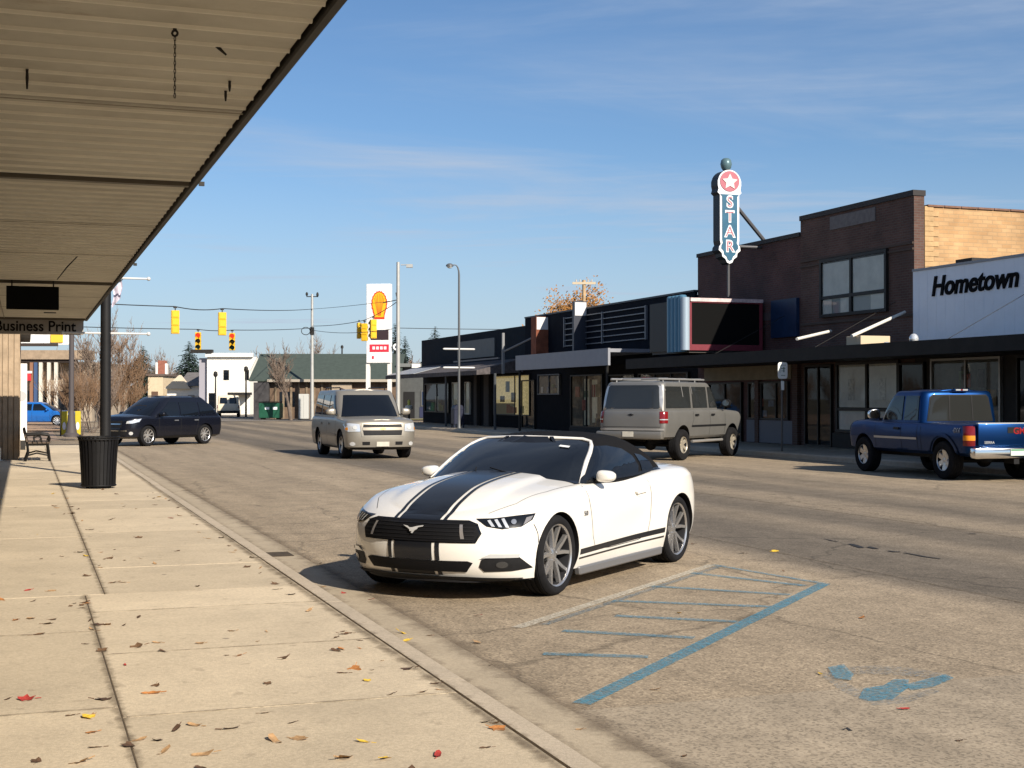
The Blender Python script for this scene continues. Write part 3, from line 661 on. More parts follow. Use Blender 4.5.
# --- lifted grey SUV nosed in at the far kerb
def build_lifted_suv(loc, rz):
    root = empty('lifted_suv', loc, rz, 'grey lifted long SUV with roof rack seen from behind at the far kerb', 'SUV')
    paint = mat('suv_pewter', (.235,.23,.215), .45, .6, coat=.2, var=.06, vs=2)
    AX, RX, ZW = 1.70, -1.64, .42
    body, cab = box_vehicle(root, paint, 2.0, .58, 1.36, 1.34, 2.16, 2.62, -2.82, 1.12, .50, -2.62, -2.78, AX, RX, ZW+.04, .50, tuck=.17, nose_round=.35)
    bb = bvh_of(body); tb = bvh_of(cab)
    TRIM = mat('rack_silver', (.55,.54,.52), .35, .7)
    drape('windscreen', tb, [(-.78,1.40),(.78,1.40),(.68,2.02),(-.68,2.02)], 'front', CARGLASS, root, .010, .05)
    glas = mat('suv_tint', (.022,.024,.024), .05, spec=.6, coat=.3)
    rg = drape('rear_window', tb, [(-.82,1.42),(.82,1.42),(.75,1.98),(.70,2.03),(-.70,2.03),(-.75,1.98)], 'rear', glas, root, .016, .04)
    for s in (-1, 1):
        vw = 'left' if s > 0 else 'right'
        drape('side_window', tb, [(.84,1.42),(.15,1.42),(.15,2.0),(.46,2.0)], vw, glas, root, .010, .05)
        drape('side_window', tb, [(.03,1.42),(-.92,1.42),(-.90,2.0),(.03,2.0)], vw, glas, root, .010, .05)
        drape('side_window', tb, [(-1.06,1.42),(-2.58,1.42),(-2.50,2.0),(-1.04,2.0)], vw, glas, root, .010, .05)
        gaps(bb, root, vw, [[(1.15,1.33),(1.15,.66)], [(.09,1.33),(.09,.66)], [(-.98,1.33),(-1.0,1.1),(-1.12,.92)]])
        drape('side_moulding', bb, [(1.2,.90),(-1.12,.90),(-1.12,.95),(1.2,.95)], vw, BLACKP, root, .012, .1)
        for xx in (.16, -.9): drape('door_handle', bb, [(xx,1.20),(xx+.2,1.20),(xx+.2,1.25),(xx,1.25)], vw, BLACKP, root, .03, .05, .02)
        mirror_pod(root, .95, s*.98, 1.55, s, BLACKP, BLACKP, .08, .14, .11)
        d = Vector((.88, -s*.47, 0)).normalized(); a = Vector((-d.y, d.x, 0)); a = a if a.y*s > 0 else -a
        pj = lambda x, y: Vector((x, y*s, 0)).dot(a)
        u0, u1 = pj(-2.81,.86), pj(-2.62,1.0)
        tl = drape('tail_lamp', bb, [(u0,1.02),(u1,1.02),(u1,1.37),(u0,1.37)], (a, Vector((0,0,1)), d), LAMPR, root, .012, .05)
        drape('reverse_lamp', bb, [(u0,1.105),(u1,1.105),(u1,1.13),(u0,1.13)], (a, Vector((0,0,1)), d), LAMPW, tl, .018, .05)
        # bright rack bars that follow the roof edge and the pillars
        rk = MB(); rk.tube([(-2.60, s*.70, 2.20), (.30, s*.70, 2.20)], .028, 8)
        for xx in (-2.3, -1.3, -.3): rk.tube([(xx, s*.70, 2.20), (xx, s*.70, 2.10)], .02, 6)
        rk.obj('rack_rail', TRIM, root, smooth=40)
        dp = drape('pillar_trim', tb, strip([(-2.74,1.36),(-2.66,1.75),(-2.60,2.08)], .06), vw, TRIM, root, .02, .08)
        drape('pillar_trim', tb, strip([(.98,1.36),(.74,1.75),(.52,2.06)], .06), vw, TRIM, root, .016, .08)
        drape('headlight', bb, [(s*.60,1.10),(s*.94,1.10),(s*.94,1.28),(s*.60,1.28)], 'front', LAMPW, root, .01, .06)
    for xx in (-2.0, -.9, .1):
        c = MB(); c.tube([(xx, -.70, 2.22), (xx, .70, 2.22)], .02, 6); c.obj('rack_crossbar', TRIM, root, smooth=40)
    for s, (xx, l) in ((-1, (-1.55, .3)), (-1, (-.95, .22))):
        q = drape('window_bar', tb, strip([(xx,2.02),(xx+.05,2.02-l)], .035), 'right', TRIM, root, .014, .06)
    drape('liftgate_gap', bb, strip([(-.86,1.33),(-.86,.92),(.86,.92),(.86,1.33)], .012), 'rear', SEAM, root, .003, .06)
    drape('gate_emblem', bb, [(-.10,1.23),(-.07,1.255),(-.03,1.255),(-.03,1.27),(.04,1.27),(.04,1.255),(.09,1.255),(.07,1.23),(.03,1.23),(.03,1.215),(-.04,1.215),(-.04,1.23)], 'rear', GLOSSBLACK, root, .012, .03)
    bp = MB(); bp.box(-2.98, -2.78, -.98, .98, .60, .80); bp.obj('rear_bumper', mat('bumper_pewter', (.22,.21,.19), .35, .5), root, bevel=.04, seg=2, smooth=40)
    drape('bumper_step', bb, [(-.95,.83),(.95,.83),(.95,.88),(-.95,.88)], 'rear', TRIM, root, .02, .08)
    pl = MB(); pl.box(-2.992, -2.982, -.16, .16, .66, .80); pl.obj('license_plate', mat('plate_tan', (.55,.52,.44), .5), root)
    fr = MB()
    for s in (-1, 1): fr.box(-2.6, 2.2, s*.45-.05, s*.45+.05, .46, .60)
    fr.tube([(-1.64,-.8,.42),(-1.64,.8,.42)], .06, 8); fr.ball((-1.64,0,.42), .17, .17, .17); fr.tube([(1.7,-.8,.42),(1.7,.8,.42)], .05, 8)
    fr.tube([(-2.9,.55,.5),(-1.0,.5,.5)], .04, 8)
    fr.obj('chassis_frame', BLACKP, root)
    for s in (-1, 1):
        st = MB(); st.tube([(1.05, s*.93, .50), (-.98, s*.93, .50)], .038, 8)
        for xx in (.8, -.7): st.tube([(xx, s*.93, .50), (xx, s*.5, .54)], .02, 6)
        st.obj('side_step', TRIM, root, smooth=40)
    rim = mat('rim_tan', (.50,.45,.36), .4, .6)
    for x in (AX, RX):
        for s in (-1, 1): wheel(root, x, s*.86, ZW, s, .42, .225, .30, rim, 6, 'single')
    return root

# --- blue pickup at the far kerb
def build_pickup(loc, rz):
    root = empty('pickup_truck', loc, rz, 'blue extended cab pickup truck with sunlit tailgate at the right edge', 'pickup truck')
    paint = mat('pickup_blue', (.0025,.028,.110), .36, .80, coat=.10, rvar=.05)
    W = 2.0; h = 1.0; AX, RX, ZW = 1.68, -1.62, .40
    # lower body with bonnet and bed sides; the bed is then cut out
    body, cab = box_vehicle(root, paint, W, .50, 1.16, 1.19, 1.88, 2.58, -2.60, 1.28, .62, -.72, -.78, AX, RX, ZW+.02, .46, tuck=.17, nose_round=.35)
    cut = MB(); cut.box(-2.52, -.86, -.82, .82, .70, 1.6); c = cut.obj('bed_cut', paint)
    md = body.modifiers.new('b', 'BOOLEAN'); md.object = c; md.operation = 'DIFFERENCE'; md.solver = 'EXACT'
    dg = bpy.context.evaluated_depsgraph_get(); dg.update()
    me = bpy.data.meshes.new_from_object(body.evaluated_get(dg)); body.modifiers.clear(); body.data = me; bpy.data.objects.remove(c)
    for p in me.polygons: p.use_smooth = True
    me.set_sharp_from_angle(angle=R(38))
    bb = bvh_of(body); tb = bvh_of(cab)
    drape('windscreen', tb, [(-.78,1.2),(.78,1.2),(.68,1.76),(-.68,1.76)], 'front', CARGLASS, root, .010, .05)
    rw = drape('rear_window', tb, [(-.78,1.21),(.78,1.21),(.69,1.70),(.64,1.745),(-.64,1.745),(-.69,1.70)], 'rear', mat('cab_glass', (.022,.023,.022), .06, spec=.3), root, .016, .04)
    drape('rear_window_seal', tb, [(-.80,1.19),(.80,1.19),(.71,1.71),(.65,1.762),(-.65,1.762),(-.71,1.71)], 'rear', BLACKP, root, .010, .04)
    for y in (-.28, .28): drape('slider_post', tb, strip([(y,1.21),(y*.96,1.745)], .025), 'rear', BLACKP, rw, .022, .04)
    bl = MB(); bl.box(-.80, -.72, -.20, .20, 1.845, 1.885); bl.obj('brake_lamp_housing', paint, root, bevel=.01)
    for y in (-.15, .02): 
        q = MB(); q.box(-.812, -.795, y, y+.12, 1.85, 1.88); q.obj('cargo_lamp', LAMPW, root)
    q = MB(); q.box(-.812, -.795, -.025, .015, 1.85, 1.88); q.obj('brake_lamp', LAMPR, root)
    for s in (-1, 1):
        vw = 'left' if s > 0 else 'right'
        drape('side_window', tb, [(.95,1.21),(.05,1.21),(.05,1.74),(.52,1.74)], vw, CARGLASS, root, .010, .05)
        drape('side_window', tb, [(-.04,1.21),(-.60,1.21),(-.58,1.74),(-.04,1.74)], vw, CARGLASS, root, .010, .05)
        gaps(bb, root, vw, [[(1.12,1.13),(1.12,.60)], [(.0,1.13),(.0,.58)], [(-.66,1.13),(-.66,.58)], [(-.80,1.16),(-.80,.58)]])
        drape('side_moulding', bb, [(1.15,.80),(-.66,.80),(-.66,.845),(1.15,.845)], vw, mat('moulding_silver', (.42,.43,.45), .3, .5), root, .014, .1)
        drape('door_handle', bb, [(.06,1.0),(.26,1.0),(.26,1.05),(.06,1.05)], vw, BLACKP, root, .03, .05, .02)
        mirror_pod(root, .90, s*1.0, 1.32, s, CHROME, BLACKP, .08, .15, .12)
        drape('fender_flare', bb, strip([(RX+.55*math.cos(t*PI/12), ZW+.02+.52*math.sin(t*PI/12)) for t in range(1, 12)], .06), vw, paint, root, .018, .06)
        d = Vector((.90, -s*.44, 0)).normalized(); a = Vector((-d.y, d.x, 0)); a = a if a.y*s > 0 else -a
        pj = lambda x, y: Vector((x, y*s, 0)).dot(a)
        u0, u1 = pj(-2.59,.84), pj(-2.40,.99); hv = (a, Vector((0,0,1)), d)
        tl = drape('tail_lamp', bb, [(u0,.72),(u1,.72),(u1,1.12),(u0,1.12)], hv, LAMPR, root, .012, .05)
        drape('amber_lens', bb, [(u0,.83),(u1,.83),(u1,.93),(u0,.93)], hv, LAMPO, tl, .017, .05)
        drape('headlight', bb, [(s*.58,.95),(s*.94,.95),(s*.94,1.10),(s*.58,1.10)], 'front', LAMPW, root, .01, .06)
    lettering('side_decal', '4X4', .15, mat('decal_grey', (.30,.32,.36), .4), root, (-2.16, h*1.0+.002, 1.02), (-1,0,0), (0,0,1), extrude=.004, shear=.2)
    tg = MB(); tg.box(-2.64, -2.58, -.80, .80, .72, 1.17); t = tg.obj('tailgate', paint, root, bevel=.018, seg=2, smooth=40)
    cap = MB(); cap.box(-2.645, -2.57, -.81, .81, 1.171, 1.19); cap.obj('tailgate_cap', mat('cap_silver', (.55,.56,.58), .35, .4), t)
    hd = MB(); hd.box(-2.648, -2.641, -.13, .13, .98, 1.10); hd.obj('tailgate_handle', BLACKP, t)
    lettering('tailgate_letters', 'GMC', .18, mat('letters_red', (.24,.010,.012), .35), t, (-2.643, -.20, 1.02), (0,-1,0), (0,0,1), extrude=.006, offset=.004)
    lettering('tailgate_letters', 'SIERRA', .075, mat('cap_silver', (.55,.56,.58), .35, .4), t, (-2.643, .55, .79), (0,-1,0), (0,0,1), extrude=.004)
    bp = MB(); bp.box(-2.78, -2.58, -.97, .97, .47, .69); b = bp.obj('rear_bumper', CHROME, root, bevel=.04, seg=2, smooth=40)
    pl = MB(); pl.box(-2.792, -2.782, -.16, .16, .53, .66); pl.obj('license_plate', mat('plate_green', (.55,.62,.55), .5), b)
    pl = MB(); pl.box(-2.796, -2.7925, -.15, .15, .63, .655); pl.obj('plate_band', mat('band_green', (.04,.25,.10), .5), b)
    fr = MB()
    for s in (-1, 1): fr.box(-2.5, 2.2, s*.45-.05, s*.45+.05, .40, .54)
    fr.tube([(RX,-.8,.40),(RX,.8,.40)], .06, 8); fr.ball((RX,0,.40), .16, .16, .16)
    fr.tube([(-2.6,-.45,.42),(-1.0,-.4,.42)], .045, 8); fr.box(-2.75, -2.4, -.06, .06, .36, .46)
    fr.obj('chassis_frame', BLACKP, root)
    rim = mat('rim_silver', (.55,.54,.52), .3, .9)
    for x in (AX, RX):
        for s in (-1, 1): wheel(root, x, s*.85, ZW, s, .40, .225, .27, rim, 6, 'wide')
    return root

# --- small blue car on the side street
def build_blue_car(loc, rz):
    root = empty('hatchback_car', loc, rz, 'bright blue small car with white spoked wheels on the side street', 'car')
    paint = mat('car_blue', (.012,.12,.42), .25, .1, coat=.7)
    AX, RX, ZW = 1.32, -1.32, .32
    body, cab = box_vehicle(root, paint, 1.76, .22, .90, .90, 1.46, 2.12, -2.1, 1.30, .25, -1.2, -2.0, AX, RX, ZW, .36, tuck=.26, nose_round=.75)
    bb = bvh_of(body); tb = bvh_of(cab)
    drape('windscreen', tb, [(-.7,.92),(.7,.92),(.54,1.33),(-.54,1.33)], 'front', CARGLASS, root, .010, .05)
    for s in (-1, 1):
        vw = 'left' if s > 0 else 'right'
        drape('side_window', tb, [(.85,.93),(-.15,.93),(-.15,1.32),(.25,1.33)], vw, CARGLASS, root, .010, .05)
        drape('side_window', tb, [(-.23,.93),(-1.2,.95),(-1.0,1.32),(-.23,1.32)], vw, CARGLASS, root, .010, .05)
        gaps(bb, root, vw, [[(.9,.86),(.9,.34)], [(-.19,.86),(-.19,.32)]])
        mirror_pod(root, .72, s*.85, .98, s, paint, BLACKP, .06, .10, .07)
        drape('headlight', bb, [(s*.45,.62),(s*.82,.66),(s*.84,.78),(s*.50,.72)], 'front', LAMPW, root, .01, .05)
        drape('tail_lamp', bb, [(s*.5,.68),(s*.84,.68),(s*.84,.82),(s*.5,.82)], 'rear', LAMPR, root, .01, .05)
    drape('grille', bb, [(-.4,.40),(.4,.40),(.42,.56),(-.42,.56)], 'front', BLACKP, root, .01, .05)
    rim = mat('rim_white', (.75,.75,.74), .35, .3)
    for x in (AX, RX):
        for s in (-1, 1): wheel(root, x, s*.76, ZW, s, .32, .23, .21, rim, 5, 'split')
    return root

# --- cream van far down the street
def build_cream_van(loc, rz):
    root = empty('passenger_van', loc, rz, 'cream van parked in front of the white two storey building', 'van')
    paint = mat('van_cream', (.66,.58,.44), .4, coat=.3)
    AX, RX, ZW = 1.6, -1.5, .36
    body, cab = box_vehicle(root, paint, 1.95, .34, 1.12, 1.15, 1.95, 2.4, -2.5, 1.5, .9, -2.35, -2.46, AX, RX, ZW, .41, tuck=.12, nose_round=.35)
    bb = bvh_of(body); tb = bvh_of(cab)
    drape('windscreen', tb, [(-.78,1.15),(.78,1.15),(.70,1.76),(-.70,1.76)], 'front', CARGLASS, root, .01, .1)
    drape('rear_window', tb, [(.1,1.2),(.72,1.2),(.68,1.72),(.1,1.72)], 'rear', CARGLASS, root, .01, .1)
    drape('rear_window', tb, [(-.72,1.2),(-.1,1.2),(-.1,1.72),(-.68,1.72)], 'rear', CARGLASS, root, .01, .1)
    for s in (-1, 1):
        vw = 'left' if s > 0 else 'right'
        for x0, x1 in ((1.15,.35),(.2,-.9),(-1.05,-2.2)):
            drape('side_window', tb, [(x0,1.17),(x1,1.17),(x1,1.72),(min(x0, .95),1.72)], vw, CARGLASS, root, .01, .1)
        drape('headlight', bb, [(s*.6,.8),(s*.92,.8),(s*.92,.98),(s*.6,.98)], 'front', LAMPW, root, .01, .06)
        drape('tail_lamp', bb, [(s*.88,.8),(s*.96,.8),(s*.96,1.1),(s*.88,1.1)], 'rear', LAMPR, root, .01, .06)
    bp = MB(); bp.box(-2.62, -2.45, -.95, .95, .40, .58); bp.obj('rear_bumper', BLACKP, root, bevel=.02)
    rim = mat('rim_silver', (.55,.54,.52), .3, .9)
    for x in (AX, RX):
        for s in (-1, 1): wheel(root, x, s*.84, ZW, s, .36, .21, .23, rim, 5, 'wide')
    return root
# ------------------------------------------------------------------ where the vehicles stand: (place, heading of the nose)
def placement():
    ang = lambda d: math.atan2(d.y, d.x)
    up = Vector((-ST, CT, 0)); ac = Vector((CT, ST, 0))
    P = {}
    P['conv'] = (Vector((.245, 13.374, 0)), R(-118.8))
    fc = Vector((-129/F*37.7, 37.7, 0)); P['tan'] = (fc+up*2.45, ang(-up))
    a = R(30); rear = Vector((math.sin(a), math.cos(a), 0)); left = Vector((math.cos(a), -math.sin(a), 0))
    c = Vector((-12.72, 48.0, 0))+rear*1.43-left*.91; P['cross'] = (c, ang(-rear))
    b = R(32.5); fw = Vector((math.sin(b), math.cos(b), 0)); rt = Vector((math.cos(b), -math.sin(b), 0))
    c = Vector((4.65, 37.1, 0))+fw*1.64-rt*1.0; P['lift'] = (c, ang(fw))
    c = S(23.65+1.62, 17.9+1.02)+Vector((.12, .15, 0)); P['pick'] = (c, ang(up)-R(5))
    return P
# ------------------------------------------------------------------ ground, road, pavements
def node_mat(name):
    m = bpy.data.materials.new(name); m.use_nodes = True; MATS[name] = m
    return m, m.node_tree.nodes, m.node_tree.links
def nz(N, L, vec, scale, detail=5, rough=.6, lo=.3, hi=.7, a=0., b=1.):
    n = N.new('ShaderNodeTexNoise'); n.inputs['Scale'].default_value = scale; n.inputs['Detail'].default_value = detail; n.inputs['Roughness'].default_value = rough
    L.new(vec, n.inputs['Vector'])
    r = N.new('ShaderNodeMapRange'); r.inputs['From Min'].default_value = lo; r.inputs['From Max'].default_value = hi
    r.inputs['To Min'].default_value = a; r.inputs['To Max'].default_value = b
    L.new(n.outputs['Fac'], r.inputs['Value']); return r.outputs['Result']
def mixc(N, L, fac, A, B, mode='MIX'):
    m = N.new('ShaderNodeMix'); m.data_type = 'RGBA'; m.blend_type = mode
    for k, v in (('Factor', fac), ('A', A), ('B', B)):
        if isinstance(v, (int, float)): m.inputs[k].default_value = v
        elif isinstance(v, tuple): m.inputs[k].default_value = (*v, 1)
        else: L.new(v, m.inputs[k])
    return m.outputs['Result']
def mapv(N, L, vec, sc_):
    m = N.new('ShaderNodeMapping'); m.inputs['Scale'].default_value = sc_; L.new(vec, m.inputs['Vector']); return m.outputs['Vector']

def asphalt(name, base, stone, lanes=True, speck=.52, cracks=True):
    m, N, L = node_mat(name)
    b = N['Principled BSDF']; b.inputs['Roughness'].default_value = .92; b.inputs['Specular IOR Level'].default_value = .25
    tc = N.new('ShaderNodeTexCoord'); O = tc.outputs['Object']
    vo = N.new('ShaderNodeTexVoronoi'); vo.inputs['Scale'].default_value = 70; L.new(O, vo.inputs['Vector'])
    spx = N.new('ShaderNodeSeparateColor'); L.new(vo.outputs['Color'], spx.inputs[0])
    r = N.new('ShaderNodeMapRange'); r.inputs['From Min'].default_value = .35; r.inputs['From Max'].default_value = .95; r.inputs['To Max'].default_value = speck
    L.new(spx.outputs[0], r.inputs['Value'])
    c = mixc(N, L, r.outputs['Result'], base, stone)
    dk = N.new('ShaderNodeMapRange'); dk.inputs['From Min'].default_value = .55; dk.inputs['From Max'].default_value = .9; dk.inputs['To Min'].default_value = 1; dk.inputs['To Max'].default_value = .62
    L.new(spx.outputs[1], dk.inputs['Value'])
    c = mixc(N, L, 1., c, dk.outputs['Result'], 'MULTIPLY')
    c = mixc(N, L, 1., c, nz(N, L, O, 2.2, 8, .7, .3, .7, .78, 1.2), 'MULTIPLY')
    c = mixc(N, L, 1., c, nz(N, L, mapv(N, L, O, (1.1, .09, 1)), 1.3, 7, .65, .3, .7, .80, 1.16), 'MULTIPLY')
    if lanes:                                          # worn wheel tracks along the lanes (local x runs across the street)
        sp = N.new('ShaderNodeSeparateXYZ'); L.new(O, sp.inputs[0])
        wob = nz(N, L, mapv(N, L, O, (.3, .12, 1)), 1., 3, .5, .2, .8, -.35, .35)
        ad = N.new('ShaderNodeMath'); ad.operation = 'ADD'; L.new(sp.outputs['X'], ad.inputs[0]); L.new(wob, ad.inputs[1])
        dv = N.new('ShaderNodeMath'); dv.operation = 'DIVIDE'; dv.inputs[1].default_value = 24; L.new(ad.outputs[0], dv.inputs[0])
        cr = N.new('ShaderNodeValToRGB'); e = cr.color_ramp.elements
        pts = [(0, 1), (7.2, 1), (7.9, .60), (8.9, .60), (9.4, .76), (9.9, .82), (10.5, .62), (11.2, .66), (11.8, .92), (12.2, .86), (12.9, .64), (13.6, .72), (14.1, .9), (14.8, .76), (15.6, .85), (16.4, 1.0), (24, 1)]
        while len(e) < len(pts): e.new(.5)
        for q, (p, v) in zip(e, pts): q.position = p/24; q.color = (v**1.5, v**1.42, v**1.25, 1)
        L.new(dv.outputs[0], cr.inputs[0])
        c = mixc(N, L, 1., c, cr.outputs['Color'], 'MULTIPLY')
    c = mixc(N, L, nz(N, L, O, .55, 8, .72, .58, .74, 0, .45), c, (.085,.072,.058))
    if cracks:
        v2 = N.new('ShaderNodeTexVoronoi'); v2.feature = 'DISTANCE_TO_EDGE'; v2.inputs['Scale'].default_value = .28
        n = N.new('ShaderNodeTexNoise'); n.inputs['Scale'].default_value = 2.5; n.inputs['Detail'].default_value = 6; L.new(O, n.inputs['Vector'])
        vm = N.new('ShaderNodeVectorMath'); vm.operation = 'MULTIPLY_ADD'; vm.inputs[1].default_value = (.5,.5,0); L.new(n.outputs['Color'], vm.inputs[0]); L.new(O, vm.inputs[2])
        L.new(vm.outputs[0], v2.inputs['Vector'])
        cr2 = N.new('ShaderNodeMapRange'); cr2.inputs['From Max'].default_value = .008; cr2.inputs['To Min'].default_value = .6; cr2.inputs['To Max'].default_value = 1
        L.new(v2.outputs['Distance'], cr2.inputs['Value'])
        c = mixc(N, L, 1., c, cr2.outputs['Result'], 'MULTIPLY')
    L.new(c, b.inputs['Base Color'])
    bp = N.new('ShaderNodeBump'); bp.inputs['Strength'].default_value = .4; bp.inputs['Distance'].default_value = .012
    L.new(spx.outputs[0], bp.inputs['Height']); L.new(bp.outputs['Normal'], b.inputs['Normal'])
    return m

def concrete(name, base, tone_attr=False, stain=.25):
    m, N, L = node_mat(name)
    b = N['Principled BSDF']; b.inputs['Roughness'].default_value = .88; b.inputs['Specular IOR Level'].default_value = .3
    tc = N.new('ShaderNodeTexCoord'); O = tc.outputs['Object']
    c = mixc(N, L, 1., base, nz(N, L, O, 1.1, 9, .7, .3, .72, .84, 1.10), 'MULTIPLY')
    c = mixc(N, L, 1., c, nz(N, L, O, 45, 4, .6, .3, .7, .86, 1.12), 'MULTIPLY')
    st = nz(N, L, mapv(N, L, O, (1, .5, 1)), .8, 8, .75, .52, .75, 0, stain)
    c = mixc(N, L, st, c, (.20,.165,.12))
    c = mixc(N, L, nz(N, L, O, 9, 3, .5, .66, .72, 0, .35), c, (.22,.17,.12))
    c = mixc(N, L, nz(N, L, O, 3.1, 9, .8, .56, .66, 0, .30), c, (.30,.24,.17))
    vg = N.new('ShaderNodeTexVoronoi'); vg.inputs['Scale'].default_value = 1.7; L.new(O, vg.inputs['Vector'])
    rg = N.new('ShaderNodeMapRange'); rg.inputs['From Min'].default_value = .035; rg.inputs['From Max'].default_value = .05; rg.inputs['To Min'].default_value = .55; rg.inputs['To Max'].default_value = 0
    L.new(vg.outputs['Distance'], rg.inputs['Value']); c = mixc(N, L, rg.outputs['Result'], c, (.12,.10,.085))
    if tone_attr:
        at_ = N.new('ShaderNodeAttribute'); at_.attribute_name = 'tone'; c = mixc(N, L, 1., c, at_.outputs['Fac'], 'MULTIPLY')
    L.new(c, b.inputs['Base Color'])
    bp = N.new('ShaderNodeBump'); bp.inputs['Strength'].default_value = .25; bp.inputs['Distance'].default_value = .006
    L.new(nz(N, L, O, 90, 3), bp.inputs['Height']); L.new(bp.outputs['Normal'], b.inputs['Normal'])
    return m

def in_street(o): o.rotation_euler = (0, 0, TH); return o
def sheet(name, x0, x1, y0, y1, z, m, nx=1, ny=1):
    mb = MB(); mb.grid(lambda a, b_: Vector((x0+(x1-x0)*a, y0+(y1-y0)*b_, z)), nx, ny)
    o = in_street(mb.obj(name, m, fix=False))
    for p in o.data.polygons:
        if p.normal.z < 0: p.flip()
    return structure(o)
KERB = 2.16; FARKERB = 20.3
sheet('ground', -900, 900, -60, 1500, -.02, mat('dry_grass', (.16,.13,.075), .95, var=.35, vs=.35, dirt=(.10,.085,.05), ds=.08))
road_m = asphalt('asphalt_worn', (.285,.225,.155), (.53,.425,.295))
patch_m = asphalt('asphalt_patch', (.325,.265,.19), (.44,.365,.27), lanes=False, speck=.4, cracks=False)
sheet('road', KERB, FARKERB, -12, 230, 0, road_m)
sheet('side_street', -160, KERB-.002, 49.0, 73, -.003, asphalt('asphalt_side', (.24,.185,.125), (.42,.33,.23), lanes=False))
sheet('side_street', FARKERB+.002, 140, 84, 99, -.003, MATS['asphalt_side'])
sheet('road_patch', 2.62, 13, -9, 6.86, .004, patch_m)
sheet('gutter', KERB+.16, KERB+.62, -9, 48.5, .006, concrete('gutter_concrete', (.40,.33,.235), stain=.5))

# near pavement: separate slabs over a dark bed
slab_m = concrete('pavement_concrete', (.575,.475,.335), True)
kerb_m = concrete('kerb_concrete', (.45,.375,.28), stain=.55)
def pavement(name, cols, m, dark=True):
    """cols: (x0, x1, joints) ; one mesh of slabs with 9 mm joints between them"""
    mb = MB(); tones = []
    for (x0, x1, js) in cols:
        for a, b in zip(js, js[1:]):
            g = .0035; t = rnd.uniform(.86, 1.08); dz = rnd.uniform(-.0012, .0008)
            X0, X1, Y0, Y1 = x0+g, x1-g, a+g, b-g; e = .003
            z = .14+dz
            mb.add([(X0,Y0,z-e),(X1,Y0,z-e),(X1,Y1,z-e),(X0,Y1,z-e),(X0+e,Y0+e,z),(X1-e,Y0+e,z),(X1-e,Y1-e,z),(X0+e,Y1-e,z)],
                   [(4,5,6,7),(0,1,5,4),(1,2,6,5),(2,3,7,6),(3,0,4,7)])
            mb.add([(X0,Y0,z-e),(X1,Y0,z-e),(X1,Y1,z-e),(X0,Y1,z-e),(X0,Y0,.05),(X1,Y0,.05),(X1,Y1,.05),(X0,Y1,.05)], [(0,1,5,4),(1,2,6,5),(2,3,7,6),(3,0,4,7)])
            tones += [t]*9
    me = mb.mesh(name, m, fix=False)
    at_ = me.attributes.new('tone', 'FLOAT', 'FACE')
    for i, t in enumerate(tones): at_.data[i].value = t
    return structure(in_street(link(name, me)))
def joints(a, b, step, start, jit=0.): 
    k = [start]
    while k[0] > a: k.insert(0, k[0]-step)
    while k[-1] < b: k.append(k[-1]+step)
    return k
pavement('pavement', [(.45, 2.152, joints(-6, 11, 1.72, 6.91)[:-1]+[11.3]), (.60, 2.152, [11.3]+joints(13, 46, 1.72, 13.02)[0:]),
                      (-1.62, .45, joints(-6, 11, 2.38, 7.14)[:-1]+[11.3]), (-1.62, .60, [11.3]+joints(13.7, 46, 2.38, 13.7))], slab_m)
bed = MB(); bed.box(-1.6, 2.15, -8, 48.4, -.01, .1335); structure(in_street(bed.obj('pavement_bed', mat('joint_dirt', (.075,.06,.042), .95, var=.3, vs=8))))
def kerb(name, x0, x1, y0, y1, h=.14, step=3.05, face=1):
    mb = MB(); y = y0
    while y < y1-.05:
        b = min(y+step, y1); d = rnd.uniform(-.006, .004)
        pr = [(x0, -.01), (x0, h+d), (x1-.035*face if face > 0 else x1, h+d-.004), (x1-.008, h+d-.03), (x1+.012, -.01)] if face > 0 else [(x0-.012, -.01), (x0+.008, h+d-.03), (x0+.035, h+d-.004), (x1, h+d), (x1, -.01)]
        mb.prism(pr, (0, y+.005, 0), (1,0,0), (0,0,1), (0,1,0), b-y-.010); y = b
    return structure(in_street(mb.obj(name, kerb_m)))
kerb('kerb', 2.16, 2.32, -8, 48.4)
# far side pavement
far_pv = concrete('pavement_far', (.40,.34,.26), True)
pavement('pavement_far', [(FARKERB+.2, 22.2, joints(8, 84, 2.0, 10)), (22.2, 23.98, joints(8, 84, 2.0, 10.0))], far_pv)
b_ = MB(); b_.box(FARKERB+.17, 24.0, 7, 86, -.01, .12); structure(in_street(b_.obj('pavement_far_bed', MATS['joint_dirt'])))
kerb('kerb_far', FARKERB, FARKERB+.16, 7, 86, face=-1)
# corner pavement beyond the side street on the left and the strip before the green roofed building
sheet('brick_paving', -40, 1.3, 57, 72.9, .006, brick('paver_brick', (.40,.235,.13), (.46,.29,.165), (.30,.21,.14), bw=.2, bh=.1))
sheet('corner_lot', -60, 1.9, 73, 118, .05, mat('lot_dirt', (.36,.24,.15), .95, var=.25, vs=.6))
sheet('forecourt', 2.0, 60, 99.3, 140, .02, mat('forecourt_paving', (.19,.165,.135), .9, var=.2, vs=.7))
sheet('lawn_strip', 20.5, 34, 99.8, 103, .06, mat('lawn', (.20,.18,.06), .95, var=.3, vs=3))

